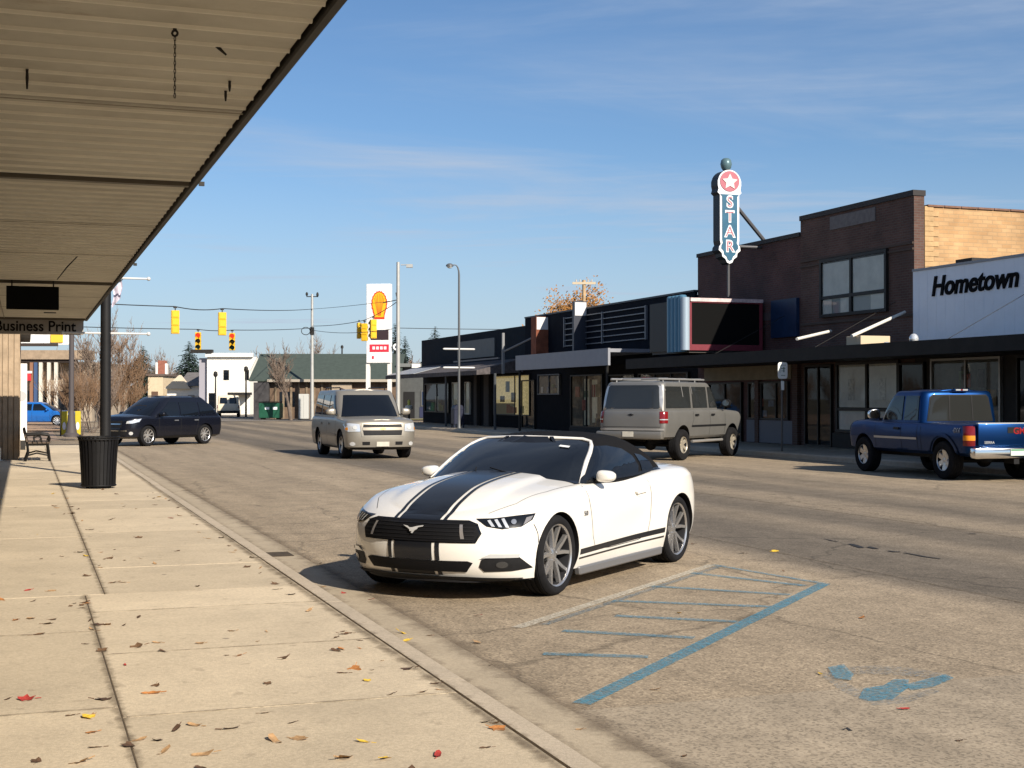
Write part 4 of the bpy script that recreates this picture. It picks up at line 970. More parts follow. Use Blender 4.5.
# ------------------------------------------------------------------ paint on the road
def worn_paint(name, col, amount=.5, sc=38):
    m, N, L = node_mat(name)
    b = N['Principled BSDF']; b.inputs['Roughness'].default_value = .8
    tc = N.new('ShaderNodeTexCoord'); O = tc.outputs['Object']
    c = mixc(N, L, 1., col, nz(N, L, O, 30, 5, .7, .3, .7, .75, 1.2), 'MULTIPLY')
    L.new(c, b.inputs['Base Color'])
    t = N.new('ShaderNodeBsdfTransparent'); mx = N.new('ShaderNodeMixShader')
    f1 = nz(N, L, O, sc, 8, .75, .14+amount*.38, .48+amount*.36, 1, .12)
    L.new(f1, mx.inputs[0]); L.new(b.outputs[0], mx.inputs[1]); L.new(t.outputs[0], mx.inputs[2])
    L.new(mx.outputs[0], N['Material Output'].inputs['Surface'])
    return m
def g_at(px, py): Z = EYE*F/(py-HZ); return Vector(((px-512)/F*Z, Z, 0))
def stripe_line(name, P0, P1, w, m, z=.007):
    d = (P1-P0); d.z = 0; n = Vector((-d.y, d.x, 0)).normalized()*w/2; k = max(1, int(d.length/.3))
    mb = MB(); mb.grid(lambda a, b_: P0+d*a+n*(2*b_-1)+Vector((0,0,z)), k, 1)
    o = mb.obj(name, m, fix=False)
    for p in o.data.polygons:
        if p.normal.z < 0: p.flip()
    return structure(o)
white_m = worn_paint('paint_white_worn', (.55,.50,.40), .42)
faint_m = worn_paint('paint_white_faint', (.40,.34,.25), .88)
blue_m = worn_paint('paint_blue', (.055,.25,.36), .46)
bluef_m = worn_paint('paint_blue_faint', (.08,.24,.33), .52)
A0, A1 = g_at(517, 628), g_at(712, 565)
B0, B1 = g_at(581, 704), g_at(824, 584)
stripe_line('parking_line', A0, A1, .10, white_m)
off = (B1-B0).normalized()
stripe_line('hatched_bay_line', B0, B1, .115, blue_m)
nrm = Vector((off.y, -off.x, 0))
stripe_line('hatched_bay_line', A0+nrm*.12+off*.2, A1+nrm*.11, .07, worn_paint('paint_blue_ghost', (.10,.19,.25), .66), .0075)
stripe_line('hatched_bay_line', A1, B1, .07, bluef_m)
for (y0, x0, x1, yy, mm) in ((654, 543, 648, 657, bluef_m), (631, 563, 694, 638, bluef_m), (616, 615, 737, 622, bluef_m), (601, 612, 770, 607, blue_m if 0 else bluef_m), (586, 645, 790, 595, bluef_m), (573, 690, 805, 586, bluef_m)):
    stripe_line('hatched_bay_line', g_at(x0, y0), g_at(x1, yy), .10, mm, .0065)
# what is left of the painted wheelchair symbol in the next bay
def blot(name, pts, m, z=.009):
    P = [g_at(*p)+Vector((0,0,z)) for p in pts]
    mb = MB(); mb.add(P, [tuple(range(len(P)))]); o = mb.obj(name, m, fix=False)
    for p in o.data.polygons:
        if p.normal.z < 0: p.flip()
    return structure(o)
sym_m = worn_paint('paint_blue_symbol', (.055,.25,.36), .50, 42); ghost_m = worn_paint('paint_blue_rest', (.15,.21,.25), .80, 40)
blot('painted_symbol', [(827,668),(843,665),(853,675),(850,681),(834,679)], sym_m)
blot('painted_symbol', [(858,699),(863,689),(883,686),(893,680),(908,680),(907,689),(892,700),(870,702)], sym_m)
blot('painted_symbol', [(903,686),(925,680),(944,675),(953,679),(932,688),(911,691)], sym_m, .010)
blot('painted_symbol', [(848,668),(880,666),(915,669),(950,676),(947,681),(912,677),(880,675),(851,675)], ghost_m, .0095)
blot('painted_symbol', [(818,674),(838,690),(872,706),(905,704),(940,692),(930,690),(900,697),(872,697),(846,684),(830,672)], ghost_m, .0085)
# other bay lines beside the kerb, seen faintly beyond the car
for (x0, y0, x1, y1) in ((215, 527, 338, 503), (285, 552, 352, 538), (168, 493, 290, 478)):
    stripe_line('parking_line', g_at(x0, y0), g_at(x1, y1), .10, faint_m)
# tar crack in the lane
def crack(pts, w, name='road_crack'):
    mb = MB(); P = [g_at(*p)+Vector((0,0,.006)) for p in pts]; vs = []
    for i, p in enumerate(P):
        d = (P[min(i+1, len(P)-1)]-P[max(i-1, 0)]).normalized(); n = Vector((-d.y, d.x, 0))*w*(.5+.5*math.sin(PI*(i+.3)/len(P)))
        vs += [p+n, p-n]
    mb.add(vs, [(2*i, 2*i+1, 2*i+3, 2*i+2) for i in range(len(P)-1)])
    o = mb.obj(name, mat('tar', (.028,.025,.022), .6), fix=False)
    for p in o.data.polygons:
        if p.normal.z < 0: p.flip()
    structure(o)
crack([(850,544),(856,546),(862,548),(868,547),(876,549)], .05)
crack([(888,551),(894,552),(900,552)], .03); crack([(904,553),(915,555),(925,557),(940,559)], .022)
crack([(824,539),(832,541),(838,542)], .015); crack([(968,534),(975,534)], .03)
crack([(842,662+68),(846,728),(850,731)], .012)
drn = MB(); drn.box(KERB+.2, KERB+.55, 14.55, 14.95, 0, .012); structure(in_street(drn.obj('gutter_leaf_patch', mat('leaf_mush', (.06,.045,.03), .95, var=.4, vs=20))))

# grime that gathers in the joints, along the kerb and in the gutter: thickest in the middle of each strip, ragged at its edges
def grime_mat(name, col, sc, amt):
    m, N, L = node_mat(name)
    b = N['Principled BSDF']; b.inputs['Roughness'].default_value = .95; b.inputs['Base Color'].default_value = (*col, 1); b.inputs['Specular IOR Level'].default_value = .1
    tc = N.new('ShaderNodeTexCoord'); n = N.new('ShaderNodeTexNoise'); n.inputs['Scale'].default_value = sc; n.inputs['Detail'].default_value = 9; n.inputs['Roughness'].default_value = .75
    L.new(tc.outputs['Object'], n.inputs['Vector'])
    at_ = N.new('ShaderNodeAttribute'); at_.attribute_name = 'soft'
    ma = N.new('ShaderNodeMath'); ma.operation = 'MULTIPLY_ADD'; ma.inputs[1].default_value = .42; L.new(at_.outputs['Fac'], ma.inputs[0]); L.new(n.outputs['Fac'], ma.inputs[2])
    r = N.new('ShaderNodeMapRange'); r.inputs['From Min'].default_value = .68; r.inputs['From Max'].default_value = .98; r.inputs['To Max'].default_value = amt
    L.new(ma.outputs[0], r.inputs['Value'])
    t = N.new('ShaderNodeBsdfTransparent'); mx = N.new('ShaderNodeMixShader')
    L.new(r.outputs['Result'], mx.inputs[0]); L.new(t.outputs[0], mx.inputs[1]); L.new(b.outputs[0], mx.inputs[2]); L.new(mx.outputs[0], N['Material Output'].inputs['Surface'])
    return m
def grime_strip(name, P0, P1, w, m, z):
    d = P1-P0; d.z = 0; nn = Vector((-d.y, d.x, 0)).normalized()*w/2; k = max(1, int(d.length/.4)); q = 8
    mb = MB(); mb.grid(lambda a, b_: Vector((P0.x, P0.y, z))+d*a+nn*(2*b_-1), k, q)
    me = mb.mesh(name, m, fix=False); at_ = me.attributes.new('soft', 'FLOAT', 'POINT')
    for i in range(len(me.vertices)): at_.data[i].value = 1-abs(2*(i % (q+1))/q-1)
    for p in me.polygons:
        if p.normal.z < 0: p.flip()
    structure(link(name, me))
G1 = grime_mat('joint_grime', (.15,.115,.08), 7, .55); G2 = grime_mat('gutter_grit', (.19,.15,.11), 4, .5)
for (a, b, v, w) in ((-2, 11.3, .45, .13), (11.3, 44, .60, .13), (-2, 46, 2.12, .20)): grime_strip('joint_grime', S(a, v), S(b, v), w, G1, .1435)
for u in joints(-1, 11, 1.72, 6.91)[1:-1]: grime_strip('joint_grime', S(u, .47), S(u, 2.1), .07, G1, .1433)
for u in joints(1, 11, 2.38, 7.14)[1:-1]: grime_strip('joint_grime', S(u, -1.5), S(u, .43), .08, G1, .1433)
grime_strip('gutter_grit', S(-4, KERB+.27), S(46, KERB+.27), .34, G2, .0075)
grime_strip('gutter_grit', S(-4, KERB+.64), S(46, KERB+.64), .42, G2, .0085)
grime_strip('road_seam', S(-4, 7.75), S(80, 7.75), .10, G1, .0045); grime_strip('road_seam', S(-4, 11.3), S(80, 11.3), .12, G1, .0045)
# ------------------------------------------------------------------ near left side: canopy, shop, street furniture
SOFF = mat('soffit_tan', (.45,.43,.37), .6, var=.10, vs=1.2, dirt=(.27,.24,.19), ds=.55)
def rust(m, col, sc_, lo, hi, amt, st=(1, 1, 1)):            # stains with a shape of their own over a finished material
    N = m.node_tree.nodes; L = m.node_tree.links; b = N['Principled BSDF']; src = b.inputs['Base Color'].links[0].from_socket
    tc = N.new('ShaderNodeTexCoord'); mp = N.new('ShaderNodeMapping'); mp.inputs['Scale'].default_value = st; L.new(tc.outputs['Object'], mp.inputs['Vector'])
    n = N.new('ShaderNodeTexNoise'); n.inputs['Scale'].default_value = sc_; n.inputs['Detail'].default_value = 10; n.inputs['Roughness'].default_value = .75; L.new(mp.outputs[0], n.inputs['Vector'])
    r = N.new('ShaderNodeMapRange'); r.inputs['From Min'].default_value = lo; r.inputs['From Max'].default_value = hi; r.inputs['To Max'].default_value = amt; L.new(n.outputs['Fac'], r.inputs['Value'])
    x = N.new('ShaderNodeMix'); x.data_type = 'RGBA'; x.inputs['B'].default_value = (*col, 1); L.new(r.outputs['Result'], x.inputs['Factor']); L.new(src, x.inputs['A']); L.new(x.outputs['Result'], b.inputs['Base Color'])
rust(SOFF, (.20,.12,.065), 1.6, .60, .72, .55, (.6, 1.6, 1)); rust(SOFF, (.60,.58,.52), .9, .60, .66, .35, (.35, 2.2, 1))
DKM = mat('dark_steel', (.022,.020,.018), .6, 0., var=.3, vs=6)
CE, CZ = 1.33, 3.50                                   # canopy edge, underside height
can = empty('shop_canopy', S(0, -1.5), TH, 'long ribbed tan metal canopy over the near pavement', 'canopy')
def rib(u0, u1):
    mb = MB(); y = u0; k = 0; W_ = CE+1.5
    prof = []
    while y < u1:                                      # ribbed metal planks running across
        prof += [(y, CZ), (y+.268, CZ), (y+.280, CZ-.016), (y+.292, CZ-.016), (y+.300, CZ)]; y += .30
    vs = []; fs = []
    for (yy, z) in prof: vs += [(0, yy, z), (W_-.04, yy, z)]
    for i in range(len(prof)-1): fs.append((2*i, 2*i+2, 2*i+3, 2*i+1))
    mb.add(vs, fs); mb.m = [1 if i % 5 in (1, 2, 3) else 0 for i in range(len(fs))]; return mb
rib(-4, 33.2).obj('soffit', [SOFF, mat('soffit_lip', (.66,.63,.55), .5, var=.12, vs=2)], can, fix=False)
m = MB(); m.box(0, CE+1.5, -4, 33.2, CZ+.05, CZ+.30); m.obj('roof_deck', DKM, can)
m = MB(); m.box(CE+1.475, CE+1.53, -4, 33.2, CZ-.03, CZ+.33); m.obj('edge_gutter', DKM, can, bevel=.008)
m = MB(); m.box(0, CE+1.46, 33.2, 33.26, CZ-.03, CZ+.33); m.obj('end_fascia', SOFF, can)
for u in (.9, 11.65, 22.3, 32.6):
    m = MB(); m.box(0, CE+1.45, u-.045, u+.045, CZ-.05, CZ-.002); m.obj('cross_beam', mat('beam_brown', (.10,.085,.065), .6), can)
for (u, v) in ((11.66, CE+.035), (19.0, CE+.035)):
    m = MB(); m.box(v+1.5, v+1.545, u-.012, u+.012, CZ-.035, CZ-.0); m.obj('edge_bracket', DKM, can)
for u in (5.6, 8.7, 14.8, 17.9, 25.5, 28.6):                # lap seams where the planks' sheets join
    m = MB(); m.box(0, CE+1.46, u-.012, u+.012, CZ-.020, CZ-.0165); m.obj('lap_seam', mat('seam_tan', (.24,.215,.17), .6), can)
m = MB(); m.box(1.05, 1.068, -3.9, 33.1, CZ-.022, CZ-.017); m.obj('lap_seam', MATS['seam_tan'], can)
# hooks and chains that hang under the canopy
def hang_chain(px, py, n, lab, hook=True, s=1.):
    Z = (CZ-EYE)*F/(HZ-py); X = (px-512)/F*Z
    m = MB()
    if hook:
        m.tube([Vector((.014*math.cos(t), 0, -.024+.014*math.sin(t))) for t in [k*PI/4 for k in range(9)]], .006, 6); m.tube([(0,0,0),(0,0,-.01)], .01, 6)
    z = -.05
    for k in range(n):
        q = (k % 2)*PI/2; ln = .020*s
        m.tube([Vector((.0045*math.cos(t)*math.cos(q), .0045*math.cos(t)*math.sin(q), z+ln*.7*math.sin(t))) for t in [j*PI/3 for j in range(7)]], .0022, 4, cap=False)
        z -= ln
    o = m.obj('hanging_chain', DKM); o.location = (X, Z, CZ-.002); tag(o, lab, 'chain'); return o
hang_chain(174, 27, 15, 'longest rusty chain hanging from a ring under the canopy')
def hanger(px, py, l, lab, tilt=(0,0)):
    Z = (CZ-EYE)*F/(HZ-py); X = (px-512)/F*Z
    m = MB(); m.tube([(0,0,.0), (tilt[0]*.5, tilt[1]*.5, -l*.45), (tilt[0], tilt[1], -l)], [.007, .009, .005], 6); m.lathe([(.001,0),(.009,-.001),(.009,-.006),(.001,-.007)], 8)
    o = m.obj('ceiling_hook', DKM); o.location = (X, Z, CZ-.002); tag(o, lab, 'hook'); return o
hanger(26, 68, .11, 'short dark hook at the left end of the canopy soffit')
hanger(229, 80, .06, 'upper of two tiny hooks near the canopy edge'); hanger(225, 90, .06, 'lower of two tiny hooks near the canopy edge')
hanger(77, 256, .30, 'bent wire hanging diagonally under the far end of the canopy', (-.26, .0))
hanger(213, 43, .05, 'pale wire stub near the chain under the canopy', (.06, .02))
# unlit board and the shop sign hung from it
def board(Z, x0, x1, y0, y1): return at(x0, y1, Z), at(x1, y0, Z)
u_, v_ = uv_of(*(at(30, 297, 22.2).xy))
o = empty('display_board', S(22.15, v_+.03, 3.02), TH, 'blank black rectangular board hung under the canopy', 'sign board')
m = MB(); m.box(-.38, .38, -.03, .03, .02, .375); m.obj('board_panel', mat('board_black', (.006,.006,.006), .85, spec=.06), o, bevel=.006)
m = MB(); m.tube([(-.3,0,.37),(-.3,0,.48)], .012, 6); m.tube([(.3,0,.37),(.3,0,.48)], .012, 6); m.box(.16, .34, -.02, .02, -.03, -.015); m.obj('hanger_bracket', DKM, o)
u_, v_ = uv_of(*(at(38, 325, 31.0).xy))
o = empty('shop_sign', S(31.0*CT+.335*11.6-.9, v_, 0), TH, 'grey hanging sign lettered Business Print at the end of the canopy', 'shop sign')
uS = uv_of(*(at(38, 325, 31.0).xy))[0]; o.location = S(uS, v_, 0)
m = MB(); m.box(-1.02, .98, -.04, .04, 3.13, 3.47); m.obj('sign_panel', mat('sign_grey', (.30,.28,.26), .6, var=.15, vs=4), o, bevel=.01)
lettering('sign_letters', 'Business Print', .335, mat('letter_black', (.006,.006,.007), .8, spec=.08), o, (-.06, -.043, 3.305), (1,0,0), (0,0,1), extrude=.006, offset=.005, sx=.92)
m = MB(); m.tube([(.8,0,3.47),(.8,0,3.56)], .012, 6); m.tube([(-.8,0,3.47),(-.8,0,3.56)], .012, 6); m.obj('sign_rod', DKM, o)

# the shop behind the canopy
sh = empty('brick_shop', S(0, -1.6), TH, 'long near shop building whose canopy covers the pavement', 'building')
m = MB(); m.box(-9, 0, -4, 33, .1, 5.2); m.obj('wall', brick('shop_brick', (.24,.15,.10), (.30,.20,.13), (.32,.28,.23)), sh)
for k in range(6):
    y = -2+k*5.8
    m = MB(); m.box(.0, .05, y, y+4.2, .6, 2.9); w = m.obj('shop_window', mat('frame_bronze', (.06,.05,.04), .4, .4), sh)
    m = MB(); m.box(.05, .056, y+.08, y+4.12, .68, 2.82); m.obj('pane', CARGLASS, w)
# the next building, clad in vertical boards
nb = empty('board_clad_building', S(36.6, -.15), TH, 'shop end wall of tan vertical boards at the far end of the canopy', 'building')
m = MB(); m.box(-9, 0, 0, 9, .1, 3.45); m.obj('wall', mat('board_tan', (.30,.225,.15), .75, var=.2, vs=2), nb)
m = MB(); x = -2.4
while x < -.02:
    m.box(x, x+.105, -.028, -.001, .14, 3.44); x += .135
y = .03
while y < 8.9:
    m.box(.001, .026, y, y+.105, .14, 3.44); y += .135
m.obj('board_cladding', mat('board_tan2', (.34,.255,.17), .75, var=.25, vs=3), nb)
m = MB(); m.box(-9.2, .3, -.2, 9.2, 3.45, 3.65); m.obj('roof', DKM, nb)
# white panel sticking out from that wall, white post stump
pp = at(23.5, 440, 41.0); u_, v_ = uv_of(pp.x, pp.y)
o = empty('projecting_panel', S(u_, v_, 0), TH, 'narrow white upright panel with grey disc beside the tan boarded wall', 'sign panel')
m = MB(); m.box(-.16, .10, -.04, .04, .42, 2.72); m.obj('panel', mat('panel_white', (.78,.77,.74), .5, var=.05), o, bevel=.008)
m = MB(); m.lathe([(.001,-.052),(.15,-.052),(.15,-.045)], 24, o=(-.06,0,1.75), axis='y'); m.obj('disc', mat('disc_grey', (.40,.41,.42), .5), o)
m = MB(); m.box(-.12, .06, -.03, .03, .14, .42); m.obj('panel_foot', DKM, o)
pp = at(3, 462, 34.2)
m = MB(); m.lathe([(.055,.0),(.055,.30),(.048,.32),(.001,.325)], 12); m.box(-.075,.075,-.075,.075,-.0,.02)
o = m.obj('marker_post', mat('post_white', (.75,.72,.65), .6, var=.1)); o.location = (pp.x+.03, pp.y-.35, .14); tag(o, 'short white post stump at the foot of the tan boarded wall', 'post')

# lamp posts
def lamp_post(name, u, v, h, lab, lean=0., arm=1., base_cone=False, col=None, z=.14, brackets=(5.0, 3.4), cone=False, thick=1.):
    col = col or mat('lamp_black', (.009,.009,.010), .6, 0., var=.15, vs=5)
    e = empty(name, S(u, v, z), TH, lab, 'street lamp', 'street lamps along both pavements')
    e.rotation_euler = (0, lean, TH)
    m = MB(); m.lathe([(.001,0),(.30,0),(.30,.10),(.22,.16),(.17,.5),(.12,.95),(.08,1.2)] if cone else [(.001,0),(.17*thick,0),(.17*thick,.05),(.13*thick,.10),(.12*thick,.55),(.11*thick,.62),(.10*thick,.7)], 16); m.obj('pole_base', col, e, smooth=35)
    m = MB(); pts = [(0,0,.6), (0,0,h*.5), (0,0,h-.5)]+[(-.42*arm*(1-math.cos(t)), 0, h-.5+.5*math.sin(t)) for t in (.4,.8,1.2,PI/2)]+[(-.85*arm,0,h-.02)]
    m.tube(pts, [r_*thick for r_ in (.105,.098,.085,.07,.06,.05,.046,.045)], 12); m.obj('pole', col, e, smooth=40)
    m = MB(); m.lathe([(.001,.10),(.09,.09),(.19,.02),(.20,-.05),(.001,-.06)], 14, o=(-1.0*arm,0,h-.03)); m.obj('lamp_head', col, e, smooth=40)
    m = MB(); m.ball((-1.0*arm,0,h-.10), .15, .15, .09, 12, 6); m.obj('lamp_glass', mat('lamp_lens', (.7,.7,.66), .2), e, smooth=60)
    for zz in brackets:
        m = MB(); m.tube([(-.80,0,zz),(.80,0,zz)], [.020,.020] if v < 10 else [.05,.05], 8)
        m.ball((-.82,0,zz), .04); m.ball((.82,0,zz), .04); m.obj('banner_bracket', mat('bracket_white', (.55,.55,.54), .45), e, smooth=40)
    return e
lamp_post('street_lamp', 28.2, 1.50, 8.2, 'nearest dark street lamp pole rising beside the trash can', lean=-.0, brackets=(3.93, 2.83))
lamp_post('street_lamp', 57.5, 1.75, 8.2, 'street lamp with a flared grey base between yellow boards', brackets=(5.4,), col=mat('lamp_stone', (.075,.065,.065), .6), cone=True)
pu, pv = uv_of(*(at(459, 425, 70).xy))
lamp_post('street_lamp', pu, pv, 8.35, 'tall curved street lamp with white crossbars on the far pavement', col=mat('lamp_grey', (.12,.125,.13), .5, .3), arm=.5, brackets=(4.05, 3.1), thick=.62)
# small flag that hangs by the canopy edge
pp = at(114, 290, 27.6)
o = empty('street_flag', (pp.x, pp.y, pp.z), TH, 'small folded pale flag hanging by the canopy edge on the near lamp pole', 'flag')
m = MB(); m.tube([(-.30,0,-.12),(.16,0,.22)], .012, 6); m.obj('flag_staff', DKM, o)
m = MB(); m.grid(lambda a, b: Vector((.14-.17*a+.02*math.sin(5*b), .03*math.sin(9*a), .20-.20*a-.36*b)), 8, 6)
m2 = m.obj('flag_cloth', mat('flag_pale', (.55,.50,.58), .8, var=.35, vs=9), o, smooth=60, fix=False)

# trash can
cp = S(24.65, 1.20, .14)
tc_ = empty('trash_can', cp, TH, 'black slatted metal trash can on the near pavement', 'trash can')
m = MB()
for k in range(30):
    a = 2*PI*k/30
    for j in range(1):
        P = []
        for (r, z) in ((.285,.03),(.292,.25),(.312,.60),(.330,.80),(.350,.88)):
            for q in (-.021, .021):
                P.append((r*math.cos(a)-q*math.sin(a), r*math.sin(a)+q*math.cos(a), z))
        m.add(P, [(2*i, 2*i+1, 2*i+3, 2*i+2) for i in range(4)])
        m.add([(p[0]*.975, p[1]*.975, p[2]) for p in P], [(2*i, 2*i+2, 2*i+3, 2*i+1) for i in range(4)])
m.obj('slats', mat('can_black', (.005,.005,.006), .55, 0., var=.2, vs=12), tc_)
for (r, z) in ((.290,.05),(.338,.84),(.352,.88)):
    m = MB(); m.tube([(r*math.cos(2*PI*k/32), r*math.sin(2*PI*k/32), z) for k in range(33)], .012, 6, cap=False); m.obj('hoop', MATS['can_black'], tc_, smooth=40)
m = MB(); m.lathe([(.001,.03),(.262,.03),(.27,.25),(.288,.60),(.305,.83),(.285,.83),(.26,.6),(.23,.10),(.001,.10)], 28); m.obj('liner', mat('liner_dark', (.012,.012,.013), .7), tc_, smooth=40)
for k in range(4):
    m = MB(); m.box(.18*math.cos(k*PI/2)-.03, .18*math.cos(k*PI/2)+.03, .18*math.sin(k*PI/2)-.03, .18*math.sin(k*PI/2)+.03, 0, .035); m.obj('foot', MATS['can_black'], tc_)

# bench, seen end on
bp_ = at(37, 461, 33.6); u_, v_ = uv_of(bp_.x, bp_.y)
be = empty('park_bench', S(u_+.75, v_, .14), TH, 'dark slatted park bench with iron ends against the boarded wall', 'bench')
iron = mat('bench_iron', (.012,.011,.010), .5, .3); wood = mat('bench_wood', (.085,.06,.042), .7, var=.3, vs=6)
for y in (-.75, .75):
    m = MB()
    m.tube([(.30,y,0),(.28,y,.22),(.25,y,.42)], .036, 6); m.tube([(-.27,y,0),(-.20,y,.2),(-.22,y,.42),(-.30,y,.80)], .036, 6)
    m.tube([(-.22,y,.42),(.25,y,.42)], .034, 6); m.tube([(.25,y,.42),(.30,y,.55),(.28,y,.63),(.1,y,.66),(-.24,y,.64)], .034, 6)
    m.tube([(-.22,y,.14),(0,y,.20),(.27,y,.14)], .022, 6)
    m.tube([Vector((.02+.09*math.cos(t), y, .53+.08*math.sin(t))) for t in [k*PI/6 for k in range(13)]], .018, 5)
    m.obj('end_frame', iron, be, smooth=40)
m = MB()
for x in (-.16, -.05, .06, .17, .27): m.box(x-.045, x+.045, -.80, .80, .43, .472)
m.obj('seat', wood, be, bevel=.006)
m = MB()
for k, z in enumerate((.52, .63, .74)): m.cbox((-.235-.055*k/1.6, 0, z), .04, 1.6, .095, (R(-10), 'Y'))
m.obj('backrest', wood, be, bevel=.006)

# yellow boards each side of the second lamp post
for px, w in ((64.6, .24), (78.0, .22)):
    pp = at(px, 437, 55.5)
    o = empty('marker_board', (pp.x, pp.y, .14), TH-.2, ('left' if px < 70 else 'right')+' yellow upright board beside the flared lamp base', 'marker board', 'yellow boards by the corner lamp')
    m = MB(); m.box(-w/2, w/2, -.06, .06, .06, 1.02); m.obj('board', mat('board_yellow', (.50,.41,.03), .55, var=.1), o, bevel=.02)
    m = MB(); m.box(-w/2-.05, -w/2+.0, -.07, .07, 0, 1.05) if px < 70 else m.box(-w/2, w/2, -.07, .07, 0, .06); m.obj('board_edge', DKM, o)
    m = MB(); m.prism(ellip(0, .42, .07, .16, 12), (0,-.066,0), (1,0,0), (0,0,1), (0,-1,0), .004); m.obj('board_spot', mat('spot_white', (.7,.68,.72), .5), o)
m = MB(); m.lathe([(.001,0),(.33,0),(.33,.06),(.24,.12),(.16,.5),(.12,.95),(.09,1.2),(.001,1.21)], 16)
# ------------------------------------------------------------------ the row of shops across the street (facade plane v = 24)
V0 = 24.0
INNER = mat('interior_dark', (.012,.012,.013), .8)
PANE = glass('shop_glass', (.94,.96,.95))
FRD = mat('frame_dark', (.018,.017,.016), .5, .2)
def U(px, v=V0): return fac(px, 400, v)[0]
def Zt(px, py, v=V0): return fac(px, py, v)[1]
def win(e, u0, y0, y1, z0, z1, back, frame=FRD, mull=(), trans=(), name='window', x=0., fw=.06, curtain=None, blind=None, glowing=False, goods=0):
    """frame > pane, backing; y along the street measured from u0"""
    y0 -= u0; y1 -= u0
    m = MB(); t = fw
    m.box(x-.10, x, y0, y1, z0, z0+t); m.box(x-.10, x, y0, y1, z1-t, z1)
    m.box(x-.10, x, y0, y0+t, z0+t, z1-t); m.box(x-.10, x, y1-t, y1, z0+t, z1-t)
    for q in mull: yy = y0+(y1-y0)*q; m.box(x-.09, x-.001, yy-t*.5, yy+t*.5, z0+t, z1-t)
    for q in trans: zz = z0+(z1-z0)*q; m.box(x-.088, x-.002, y0+t, y1-t, zz-t*.5, zz+t*.5)
    f = m.obj(name, frame, e)
    m = MB(); m.add([(x-.05,y0+t,z0+t),(x-.05,y1-t,z0+t),(x-.05,y1-t,z1-t),(x-.05,y0+t,z1-t)], [(3,2,1,0)]); m.obj('pane', PANE, f, fix=False)
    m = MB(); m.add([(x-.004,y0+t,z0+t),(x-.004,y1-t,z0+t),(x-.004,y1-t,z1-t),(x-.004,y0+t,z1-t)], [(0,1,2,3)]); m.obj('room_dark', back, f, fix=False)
    if curtain:
        m = MB(); k = 60
        for (a0, a1, zt, zb) in curtain:
            m.grid(lambda a, b: Vector((x-.028+.019*math.sin((a0+(a1-a0)*a)*(y1-y0)*22), y0+t+(y1-y0-2*t)*(a0+(a1-a0)*(a if b > .5 else a)), z0+(z1-z0)*(zb+(zt-zb)*b))), k, 2)
        m.obj('curtain', mat('curtain_glow', (.78,.66,.36), .9, var=.35, vs=7, emit=(.9,.68,.30,.17)) if glowing else mat('curtain_cream', (.78,.70,.50), .9, var=.15, vs=3), f, smooth=60, fix=False)  # the emission is added; it stands for a sunlit wall mirrored in the pane
    if goods:
        g_ = random.Random(goods)
        for q in range(g_.randint(4, 7)):
            a = g_.uniform(.05, .85); w_ = g_.uniform(.06, .14)*(y1-y0); zb_ = g_.choice((.03, .03, .30, .55)); hh = g_.uniform(.12, .30)*(z1-z0)
            m = MB(); ya_ = y0+t+(y1-y0-2*t)*a; m.box(x-.045, x-.012, ya_, min(ya_+w_, y1-t-.01), z0+t+(z1-z0)*zb_, min(z0+t+(z1-z0)*zb_+hh, z1-t-.02))
            m.obj('display_item', mat('goods_%d' % g_.randrange(7), [(.35,.30,.20),(.30,.10,.07),(.10,.14,.20),(.45,.43,.38),(.16,.20,.12),(.25,.17,.09),(.07,.06,.06)][g_.randrange(7)], .8, var=.4, vs=8), f, bevel=.004)
    if blind:
        m = MB()
        for (a0, a1, zt, zb) in blind:
            m.box(x-.03, x-.02, y0+t+(y1-y0)*a0, y0+(y1-y0)*a1-t, z0+(z1-z0)*zb, z0+(z1-z0)*zt)
        m.obj('blind', mat('blind_grey', (.80,.78,.72), .85, var=.12, vs=2), f)
    return f
def bx(name, e, mt, *boxes, bevel=0):
    m = MB()
    for b in boxes: m.box(*b)
    return m.obj(name, mt, e, bevel=bevel)
DKB = brick('brick_umber', (.092,.042,.031), (.125,.062,.045), (.11,.08,.066), bw=.22, bh=.075)
DKB2 = brick('brick_maroon', (.085,.031,.028), (.112,.046,.039), (.09,.06,.055), bw=.22, bh=.075)
TANB = brick('brick_tan', (.42,.245,.11), (.50,.315,.155), (.38,.25,.13), bw=.34, bh=.115, ms=.012)
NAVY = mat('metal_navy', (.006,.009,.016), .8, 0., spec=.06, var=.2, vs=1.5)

# 1. white fronted shop at the right edge
u0, u1 = 14.0, 33.08
e = empty('white_front_shop', S(u0, V0), TH, 'one storey shop with white panelled front lettered Hometown', 'building')
bx('wall', e, mat('shop_wall_dark', (.035,.031,.028), .8, var=.2), (0, 14, 0, u1-u0, .1, 5.2))
m = MB(); y = 0.
while y < u1-u0-.02:
    b_ = min(y+.40, u1-u0); m.box(-.06, .0, y+.003, b_-.003, 3.26, 5.30); y = b_
m.obj('front_panel', mat('panel_white_cool', (.80,.84,.90), .45, var=.05, vs=1), e)
bx('parapet_cap', e, mat('cap_grey', (.30,.31,.33), .5), (-.09, .25, 0, u1-u0, 5.301, 5.37))
ya, yb = U(1021), U(934)
lt = lettering('sign_letters', 'Hometown', .76, mat('letter_black', (.006,.006,.007), .8, spec=.08), e, (-.065, (ya+yb)/2-u0, 4.78), (0,-1,0), (0,0,1), extrude=.03, shear=.22, offset=.018, sx=1.0)
w_ = max(v.co.y for v in lt.data.vertices)-min(v.co.y for v in lt.data.vertices); c_ = (ya+yb)/2-u0
for v in lt.data.vertices: v.co.y = c_+(v.co.y-c_)*(yb-ya)/w_
w1, w2 = U(1003), U(933)
